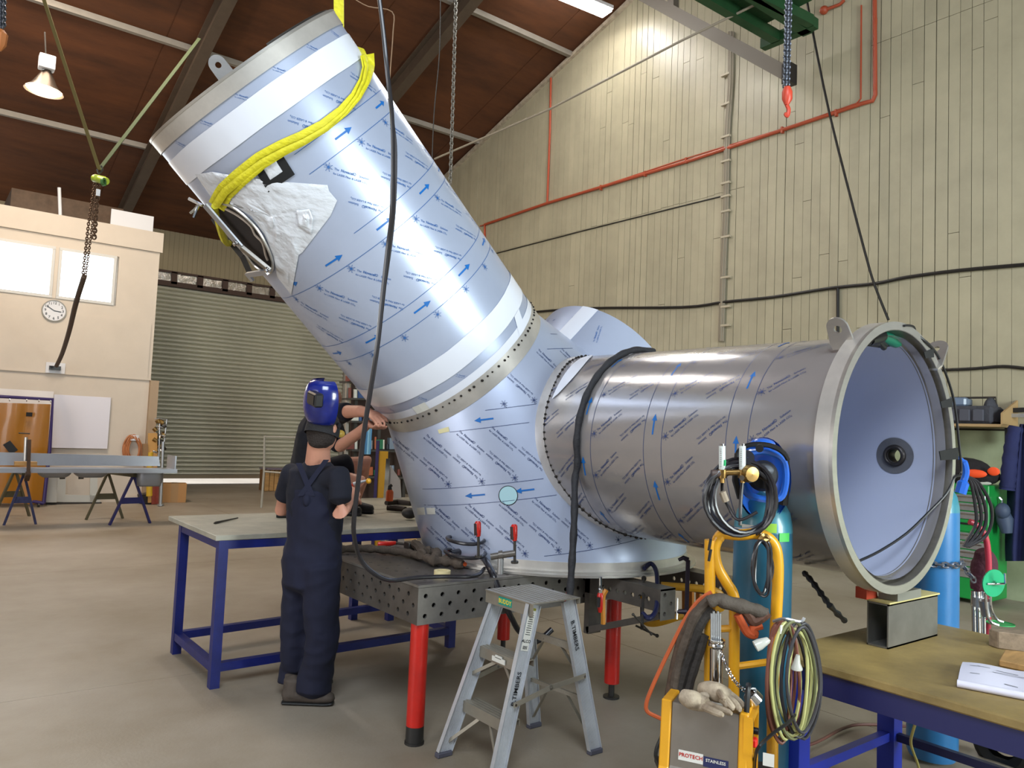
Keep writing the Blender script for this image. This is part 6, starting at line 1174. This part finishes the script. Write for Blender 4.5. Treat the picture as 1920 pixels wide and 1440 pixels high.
# shelving seen between the workers and the duct
sr = thing('storage_shelving', 'cluttered steel shelving seen between the crouching worker and duct', 'shelving', at(680, 905, Z=0)); sY = 11.0; h_ = lambda x, y, Y=sY: at(x, y, Y=Y)
for x in (652, 668, 712, 760): part('upright', MB().bar(h_(x, 690), Vector((h_(x-3, 935).x, h_(x-3, 935).y, 0)), .05, .05), PURL if x < 660 else DKSTEEL, sr, smooth=0)
for y in (716, 748, 790, 843, 892): part('shelf', MB().bar(h_(648, y), h_(765, y+3), .45, .03), DKSTEEL, sr, smooth=0)
part('back_panel', MB().bar(h_(706, 690, 11.4), h_(703, 935, 11.4), .9, .02, up=(0, 1, 0)), mat('shelf_back', '3a2820', .8), sr, smooth=0)
cols = ['6b2f22', 'c9c6b8', '2d4a78', '3b2a20', '8a8f96', 'a5522a', '1f6a45', 'd9d4c0', '26262c', '74808e']
k = 0
for y in (716, 748, 790, 843, 892):
    x = 656
    while x < 755:
        w_ = random.uniform(5, 11); hh = random.uniform(10, 24); p, q_ = h_(x, y-1, 10.9), h_(x+.2, y-hh, 10.9); m = mat('shelf_item_%d' % (k % 10), cols[k % 10], .5)
        part('canister' if k % 3 else 'box', (MB().cyl(p, q_, w_/1451*11*.42, 12) if k % 3 else MB().bar(p, q_, w_/1451*11*.9, .12)), m, sr, smooth=1); x += w_+random.uniform(.5, 3); k += 1
part('blue_cloth', MB().grid(lambda a, b: h_(686+12*a-3*b, 800+52*b, 10.6+.08*sin(a*9)), 8, 6), mat('light_blue_cloth', '7fb3cf', .7), sr, label='light blue cloth hanging on the shelving', smooth='all')
t = thing('yellow_screen', 'yellow welding screen strip with purple edge left of the duct foot', 'screen', at(714, 945, Z=.9)); z_ = lambda x, y: at(x, y, D=7.6)
part('screen', MB().bar(z_(718, 846), Vector((*z_(716, 936).xy, .02)), .105, .01, up=CF), mat('yellow_screen', 'd09a12', .35, coat=.4), t, smooth=0); part('purple_edge', MB().bar(z_(709, 826), Vector((*z_(704, 938).xy, .0)), .03, .03, up=CF), PUR, t, smooth=0); part('base_bar', MB().bar(z_(700, 940), z_(722, 940), .03, .02), PUR, t, smooth=0)
t = thing('leaning_board', 'pale board with shiny edge leaning beside the yellow screen', 'board', z_(740, 945)); part('board', MB().add([z_(*p) for p in ((729, 870), (750, 900), (762, 1075), (722, 1075))]+[z_(*p)+CF*.02 for p in ((729, 870), (750, 900), (762, 1075), (722, 1075))], [(0, 1, 2, 3), (7, 6, 5, 4), (0, 4, 5, 1), (1, 5, 6, 2), (2, 6, 7, 3), (3, 7, 4, 0)]), mat('pale_board', 'a39b96', .6), t, smooth=0); part('shiny_edge', MB().bar(z_(728, 860), Vector((*z_(720, 940).xy, .0)), .04, .02, up=CF), CHROME, t, smooth=0)
# ================================================================== PEOPLE
def limb(mb, secs, side, n=18):
    """closed loft: secs = (point, rx, ry[, side]) with rx along 'side'"""
    P = [Vector(s[0]) for s in secs]; m = len(P); side = Vector(side); rings = []
    for i, s in enumerate(secs):
        t = (P[min(i+1, m-1)]-P[max(i-1, 0)]).normalized(); sd = Vector(s[3]) if len(s) > 3 else side
        u = (sd-t*sd.dot(t)).normalized(); v = t.cross(u); rings.append([P[i]+u*(s[1]*cos(tau*k/n))+v*(s[2]*sin(tau*k/n)) for k in range(n)])
    a = P[0]-(P[1]-P[0]).normalized()*min(secs[0][1], secs[0][2])*.6; b = P[-1]+(P[-1]-P[-2]).normalized()*min(secs[-1][1], secs[-1][2])*.6
    vs = [q for R in rings for q in R]+[a, b]; fs = [(i*n+k, i*n+(k+1) % n, (i+1)*n+(k+1) % n, (i+1)*n+k) for i in range(m-1) for k in range(n)]
    N_ = m*n; fs += [(N_, (k+1) % n, k) for k in range(n)]+[(N_+1, (m-1)*n+k, (m-1)*n+(k+1) % n) for k in range(n)]
    return mb.add(vs, fs)
def fuse(name, mb, m, parent, voxel=.008, smooth=4, label=None, disp=0, dscale=6., cut=None):
    me = mesh('tmp', mb, m); ob = bpy.data.objects.new('tmp', me); COL.objects.link(ob)
    r = ob.modifiers.new('r', 'REMESH'); r.mode = 'VOXEL'; r.voxel_size = voxel; s = ob.modifiers.new('s', 'SMOOTH'); s.iterations = smooth; s.factor = .5
    dg = bpy.context.evaluated_depsgraph_get(); dg.update(); out = bpy.data.meshes.new_from_object(ob.evaluated_get(dg)); bpy.data.objects.remove(ob)
    if disp or cut:
        bm = bmesh.new(); bm.from_mesh(out); bm.normal_update()
        if disp:
            for v in bm.verts: 
                p = v.co; w_ = noise.noise(Vector((p.x*dscale*1.3, p.y*dscale*1.3, p.z*dscale*.8)))+.5*noise.noise(p*dscale*2.7); r2 = 1-abs(noise.noise(Vector((p.x*dscale*.9, p.y*dscale*.9, p.z*dscale*1.6+5))))*3; v.co += v.normal*disp*(w_+.6*max(0, r2))
        if cut:
            for co, no in cut: bmesh.ops.bisect_plane(bm, geom=bm.verts[:]+bm.edges[:]+bm.faces[:], plane_co=co, plane_no=no, clear_outer=True)
        bm.to_mesh(out); bm.free()
    out.name = name; out.materials.clear(); out.materials.append(m); out.polygons.foreach_set('use_smooth', [True]*len(out.polygons))
    return part(name, out, m, parent, label=label)
def hand(mb, w_, d, pn, curl, s=1., thumb=1):
    """wrist w_, direction d, palm normal pn (fingers curl towards pn)"""
    d = Vector(d).normalized(); pn = Vector(pn); pn = (pn-d*pn.dot(d)).normalized(); sd = d.cross(pn)*thumb
    limb(mb, [(w_-d*.01, .026*s, .019*s), (w_+d*.03*s, .036*s, .017*s), (w_+d*.065*s, .042*s, .016*s), (w_+d*.088*s, .040*s, .013*s)], sd, 14)
    for k, (ln, off) in enumerate(((.072, -.034), (.081, -.0115), (.076, .0115), (.060, .034))):
        p = w_+d*(.082*s)-sd*off*s*(-1); a = 0; pts = [p]; rr = [.0092, .0088, .0082, .0070]
        for j, f in enumerate((.46, .3, .24)):
            a += curl*(.75 if j == 0 else 1.); p = p+(d*cos(a)+pn*sin(a))*ln*s*f; pts.append(p)
        mb.tube(pts, [r_*s for r_ in rr], 9)
        mb.ball(pts[-1], .0070*s, 8, 6)
    b = w_+d*.022*s-sd*.030*s; mb.tube([b, b+(d*.6-sd*.7+pn*.35)*.035*s, b+(d*.9-sd*.75+pn*.6)*.058*s], [.0125*s, .0105*s, .0085*s], 9); mb.ball(b+(d*.9-sd*.75+pn*.6)*.058*s, .0085*s, 8, 6)
SKIN = mat('skin', 'c28a72', .5, var=.08, vscale=12); HAIR = mat('short_dark_hair', '2a211d', .85, bump=.6, bscale=120)
def head(mb, c, f, up, R=1.):
    f = Vector(f).normalized(); up = Vector(up); up = (up-f*up.dot(f)).normalized(); s = f.cross(up)
    M = lambda a, b, z: c+s*a*R+f*b*R+up*z*R
    limb(mb, [(M(0, .03, -.105), .036, .040), (M(0, .028, -.085), .052, .062), (M(0, .018, -.05), .064, .082), (M(0, .006, -.01), .073, .093), (M(0, .0, .03), .077, .098), (M(0, -.004, .065), .070, .088), (M(0, -.006, .09), .052, .066), (M(0, -.006, .105), .026, .034)], s, 24)
    mb.tube([M(0, .088, .012), M(0, .103, -.018), M(0, .096, -.034)], [.009, .014, .011], 8)      # nose
    limb(mb, [(M(-.022, .083, -.062), .006, .008), (M(0, .090, -.062), .009, .009), (M(.022, .083, -.062), .006, .008)], up, 8)   # lips
    for sg in (-1, 1):
        mb.ball(M(.03*sg, .083, .006), .013, 10, 8); limb(mb, [(M(.012*sg, .092, .024), .005, .006), (M(.045*sg, .078, .026), .005, .006)], up, 8)
        limb(mb, [(M(.077*sg, -.012, -.034), .006, .012), (M(.085*sg, -.018, -.012), .007, .018), (M(.087*sg, -.020, .012), .007, .020), (M(.080*sg, -.016, .030), .005, .013)], s, 10)
    return M
# ---- standing worker
a1 = lambda x, y, D=4.42: at(x, y, D=D)
fwd = Vector((.80, .60, 0)).normalized(); rt = Vector((fwd.y, -fwd.x, 0)); UPV = Vector((0, 0, 1))
p1 = thing('person', 'person standing with back to camera in navy overalls and dark shirt at the workbench', 'person', (1.90, 4.27, 0))
hf = (fwd*.95+rt*.12+Vector((0, 0, -.25))).normalized()                 # looking down to the right
hc1 = a1(607, 806, 4.38); mb = MB(); HM = head(mb, hc1, hf, UPV)
nk = a1(596, 868, 4.42); ch_ = a1(592, 925); wa = a1(590, 1010); pe = a1(584, 1062)
limb(mb, [(hc1-UPV*.03-hf*.03, .062, .064), (hc1.lerp(nk, .5)-hf*.02, .063, .066), (nk, .072, .072), (nk-UPV*.04, .085, .07)], rt)
limb(mb, [(nk-UPV*.03, .10, .07), (ch_, .15, .10), (wa, .13, .09), (pe, .145, .10), (pe-UPV*.06, .12, .09)], rt)
shR, elR, haR = a1(637, 897, 4.31), a1(638, 962, 4.25), at(660, 930, D=4.50)
shL, elL, haL = a1(546, 893, 4.50), a1(529, 955, 4.60), at(600, 945, D=4.85)
for sh, el, ha in ((shR, elR, haR), (shL, elL, haL)):
    limb(mb, [(ch_+UPV*.06, .055, .05), (sh-UPV*.01, .044, .044), (sh.lerp(el, .5), .050, .048), (el, .046, .046), (el.lerp(ha, .35), .044, .040), (el.lerp(ha, .85), .029, .024), (ha, .026, .021)], (0, 0, 1))
hand(mb, haR, (haR-elR), Vector((-.3, .5, -.6)), .75, 1, 1); hand(mb, haL, (haL-elL), Vector((.6, .2, -.6)), .75, 1, -1)
hips = ((a1(603, 1075, 4.36), a1(603, 1190, 4.38), a1(592, 1292, 4.42)), (a1(564, 1075, 4.48), a1(558, 1190, 4.48), a1(556, 1288, 4.56)))
for h0, k0, an in hips: limb(mb, [(h0, .085, .09), (h0.lerp(k0, .5), .072, .075), (k0, .055, .058), (k0.lerp(an, .4), .052, .056), (Vector((an.x, an.y, .10)), .036, .038), (Vector((an.x, an.y, .05))+fwd*.03, .035, .04)], rt)
fuse('body', mb, SKIN, p1, .0055, 2)
NV = mat('navy_overalls', '0f122a', .9, var=.18, vscale=5); TS = mat('dark_tshirt', '0f111f', .92, var=.15)
mb = MB(); limb(mb, [(nk+UPV*.012, .070, .062), (nk-UPV*.02, .105, .075), (nk-UPV*.05, .165, .095), (ch_+UPV*.0, .178, .122), (wa, .155, .115), (pe, .17, .125)], rt)
for sh, el in ((shR, elR), (shL, elL)): limb(mb, [(ch_+UPV*.07, .08, .08), (sh+UPV*.005, .070, .068), (sh.lerp(el, .4), .066, .064), (sh.lerp(el, .62), .065, .065)], (0, 0, 1))
fuse('tshirt', mb, TS, p1, .009, 4, 'dark short sleeved shirt', .006, 7, cut=[(nk+UPV*.012-rt*.0, (hf*.1+UPV).normalized())])
mb = MB(); limb(mb, [(ch_+UPV*.03-fwd*.01, .135, .126), (ch_-UPV*.06, .160, .128), (wa, .160, .125), (pe+UPV*.02, .178, .135), (pe-UPV*.10, .165, .135)], rt)
for i, (h0, k0, an) in enumerate(hips): limb(mb, [(h0+UPV*.05, .095, .115), (h0.lerp(k0, .4), .098, .112), (k0, .090, .104), (k0.lerp(an, .5), .086, .098), (Vector((an.x, an.y, .16))-fwd*.01, .092, .102), (Vector((an.x, an.y, .07))-fwd*.025, .088, .108)], rt)
fuse('overalls', mb, NV, p1, .011, 3, 'navy bib overalls', .010, 6)
for sg, (q1, q2) in zip((1, -1), (((563, 930), (612, 862)), ((585, 930), (560, 868)))):
    part('shoulder_strap', MB().grid(lambda a, b: at(q1[0]+(q2[0]-q1[0])*a+(b-.5)*11, q1[1]+(q2[1]-q1[1])*a, D=4.285+.03*a), 6, 2), NV, p1, smooth='all', label='overall shoulder strap')
part('strap_knot', MB().ball(at(575, 938, D=4.29), .022, 10, 8, (1, 1, 1.6)), NV, p1)
BT = mat('scuffed_boot', '4a4038', .75, var=.4, vscale=15)
for i, (cx_, cy_, dv) in enumerate(((1.885, 4.225, Vector((.80, -.55, 0)).normalized()), (1.92, 4.40, fwd))):
    sd = dv.cross(UPV); c_ = Vector((cx_, cy_, 0)); mb = MB()
    limb(mb, [(c_-dv*.115+UPV*.055, .036, .045), (c_-dv*.06+UPV*.06, .040, .048), (c_+UPV*.055, .043, .044), (c_+dv*.07+UPV*.046, .048, .036), (c_+dv*.125+UPV*.043, .044, .033), (c_+dv*.155+UPV*.038, .03, .026)], sd)
    limb(mb, [(c_-dv*.075+UPV*.05, .045, .05), (c_-dv*.07+UPV*.14, .045, .055)], sd); b_ = fuse('boot', mb, BT, p1, .007, 3)
    mb = MB(); limb(mb, [(c_-dv*.125+UPV*.012, .036, .012), (c_-dv*.05+UPV*.012, .040, .012), (c_+dv*.05+UPV*.012, .044, .012), (c_+dv*.12+UPV*.012, .048, .012), (c_+dv*.16+UPV*.014, .034, .012)], sd); fuse('boot_sole', mb, BLACK, b_, .006, 2)
mb = MB(); limb(mb, [(HM(0, -.052, -.098), .042, .03), (HM(0, -.034, -.075), .066, .062), (HM(0, -.022, -.05), .080, .084), (HM(0, -.016, -.035), .083, .092), (HM(0, -.012, -.02), .079, .088), (HM(0, -.008, .03), .083, .100), (HM(0, -.008, .07), .075, .092), (HM(0, -.008, .10), .05, .06)], hf.cross(UPV).normalized(), 22); 
fuse('hair', mb, HAIR, p1, .007, 2, 'short dark hair', cut=[(HM(0, .035, 0), hf)])
wh = thing('welding_helmet', 'dark blue welding helmet tipped up on the head of the standing worker', 'helmet', HM(0, 0, .1)); DB = mat('deep_blue_shell', '16247a', .2, coat=.6, var=.35, vscale=9)
mb = MB(); bcap = lambda a, b: HM(.09*cos(tau*a)*sin(min(pi*.5*b*1.25+.02, pi/2)), -.01+.108*sin(tau*a)*sin(min(pi*.5*b*1.25+.02, pi/2)), -.005+.118*cos(pi*.5*min(b*1.25, 1))-.03*max(0, b-.8)/.2)
mb.grid(bcap, 28, 9, True); part('head_harness', mb, mat('black_mesh_cap', '1d1c1f', .8, bump=.4, bscale=90), wh, smooth='all', label='black mesh headgear cap')
hcn = at(611, 753, D=4.33); shs = MB(); Lf = -CR*.8-CF*.6; Lf.normalize(); Up_ = (UPV*.97-CF*.25).normalized(); Sd = Lf.cross(Up_).normalized(); Up_ = Sd.cross(Lf)
def hsh(off):
    def f(a, b):
        t_ = pi*(.0+b*1.0); s_ = -1.75+3.5*a; R = .124+off
        return hcn+Lf*(R*1.0*cos(s_)*(.55+.45*sin(t_)))+Sd*(R*.98*sin(s_)*(.5+.5*sin(t_)))+Up_*(.125*cos(t_)*(1+off*4))
    return f
shs.grid(hsh(0), 26, 14); g = MB().grid(hsh(-.006), 26, 14); shs.add(g.v, g.f); part('helmet_shell', shs, DB, wh, smooth='all', label='glossy deep blue helmet shell')
lc = at(591, 748, D=4.17); Ml = Matrix(((Sd), (Lf), (Up_))).transposed()
part('lens_box', MB().box(lc, (.115, .05, .075), M=Ml), BLACKP, wh, smooth=0, bevel=.008); part('lens', MB().box(lc+Lf*.026-Up_*.0, (.09, .004, .05), M=Ml), mat('dark_lens', '0b0b10', .08), wh, smooth=0); part('side_pivot', MB().cyl(HM(.088, -.0, .03), HM(.10, 0, .03), .016, 10), BLACKP, wh)
part('glasses_lens', MB().ball(HM(.05, .095, .005), .028, 12, 8, (1, .5, .8)), mat('amber_lens', 'c9a64a', .1, alpha=.6), label='clear safety glasses on the standing worker', cat='glasses')
tc_ = thing('tig_torch', 'red and grey welding torch held by the standing worker', 'torch', at(655, 925, D=4.6)); part('handle', MB().tube([at(646, 925, D=4.66), at(655, 915, D=4.62), at(663, 908, D=4.6)], [.012, .014, .010], 10), mat('torch_red', 'c2452f', .45), tc_); part('head', MB().tube([at(663, 908, D=4.6), at(672, 905, D=4.6), at(690, 900, D=4.6)], [.012, .01, .005], 8), ALU, tc_)
part('yellow_cap', MB().ball(at(691, 902, D=4.6), .017, 10, 8), YEL, tc_); part('guard', MB().ball(at(650, 920, D=4.58), .022, 10, 8), mat('torch_grey', '8d9096', .4, .5), tc_)
# ---- crouching worker
a2 = lambda x, y, D=5.5: at(x, y, D=D)
p2 = thing('person', 'person crouching on the bench in black shirt and shorts, hands on the duct edge', 'person', at(640, 960, Z=.9)); f2_ = Vector((.9, -.3, 0)).normalized(); r2_ = Vector((f2_.y, -f2_.x, 0))
h2 = a2(612, 752, 5.25); mb = MB(); HM2 = head(mb, h2, (Vector((.75, -.45, -.15))), UPV)
c2 = a2(592, 810, 5.5); w2 = a2(578, 870, 5.65); b2_ = a2(585, 905, 5.75); n2_ = a2(603, 778, 5.35)
limb(mb, [(h2-UPV*.05, .052, .056), (n2_, .058, .058), (n2_.lerp(c2, .5), .10, .08), (c2, .15, .105), (w2, .13, .10), (b2_, .15, .12)], r2_)
arms = ((a2(628, 778, 5.2), a2(652, 772, 5.0), at(676, 771, D=4.86), at(694, 774, D=4.80)), (a2(622, 800, 5.3), at(638, 836, D=5.15), at(672, 812, D=4.92), at(692, 794, D=4.80)))
for s0, e0, f0, w0 in arms: limb(mb, [(c2+UPV*.1, .075, .07), (s0, .056, .054), (s0.lerp(e0, .5), .050, .048), (e0, .043, .042), (f0, .037, .034), (w0, .028, .023)], (0, 0, 1))
dC = (at(712, 788, D=4.7)-at(694, 778, D=4.80)).normalized(); hand(mb, arms[0][3], dC, CU*-1+CF*.4, .28, 1.1, 1); hand(mb, arms[1][3], dC, CU+CF*.2, .25, 1.1, -1)
lg = ((a2(606, 888, 5.75), at(684, 868, D=5.9), at(662, 945, Z=.98)), (a2(600, 900, 5.6), at(672, 906, D=5.65), at(640, 950, Z=.98)))
ft1 = at(666, 958, Z=.93)
for i, (h0, k0, an) in enumerate(lg): limb(mb, [(h0, .09, .095), (h0.lerp(k0, .55), .078, .082), (k0, .062, .066), (k0.lerp(an, .4), .060, .062), (an, .042, .044)], r2_)
fuse('body', mb, SKIN, p2, .0052, 2)
mb = MB(); limb(mb, [(n2_+UPV*.0, .068, .064), (n2_.lerp(c2, .45), .13, .10), (c2, .18, .13), (w2, .165, .125), (b2_, .175, .14)], r2_)
for s0, e0, f0, w0 in arms: limb(mb, [(c2+UPV*.09, .09, .085), (s0, .076, .072), (s0.lerp(e0, .6), .068, .066), (s0.lerp(e0, .95), .064, .064)], (0, 0, 1))
fuse('tshirt', mb, mat('black_tshirt', '10121d', .95, var=.1), p2, .010, 4, 'black short sleeved shirt', .006, 6)
mb = MB(); limb(mb, [(w2, .15, .12), (b2_, .175, .145), (b2_-UPV*.08, .16, .13)], r2_)
for h0, k0, an in lg: limb(mb, [(h0, .105, .11), (h0.lerp(k0, .5), .10, .10), (h0.lerp(k0, .62), .098, .10)], r2_)
fuse('shorts', mb, mat('black_shorts', '12141f', .95), p2, .011, 4, None, .006, 6)
mb = MB(); limb(mb, [(HM2(0, -.012, -.05), .066, .070), (HM2(0, -.012, -.02), .079, .088), (HM2(0, -.008, .03), .083, .100), (HM2(0, -.008, .07), .075, .092), (HM2(0, -.008, .10), .05, .06)], (.45, .75, 0), 22); fuse('hair', mb, HAIR, p2, .008, 2)
for i, (c_, dv) in enumerate(((at(664, 962, Z=.9), Vector((.75, -.5, 0)).normalized()), (at(640, 966, Z=.9), Vector((.75, -.5, 0)).normalized()))):
    sd = dv.cross(UPV); mb = MB(); limb(mb, [(c_-dv*.11+UPV*.05, .036, .042), (c_+UPV*.055, .043, .046), (c_+dv*.08+UPV*.046, .046, .036), (c_+dv*.14+UPV*.04, .034, .028)], sd); limb(mb, [(c_-dv*.07+UPV*.05, .045, .05), (c_-dv*.06+UPV*.12, .045, .05)], sd); limb(mb, [(c_-dv*.12+UPV*.012, .038, .012), (c_+dv*.15+UPV*.012, .044, .012)], sd); fuse('boot', mb, mat('black_boot', '17171c', .6), p2, .007, 3)
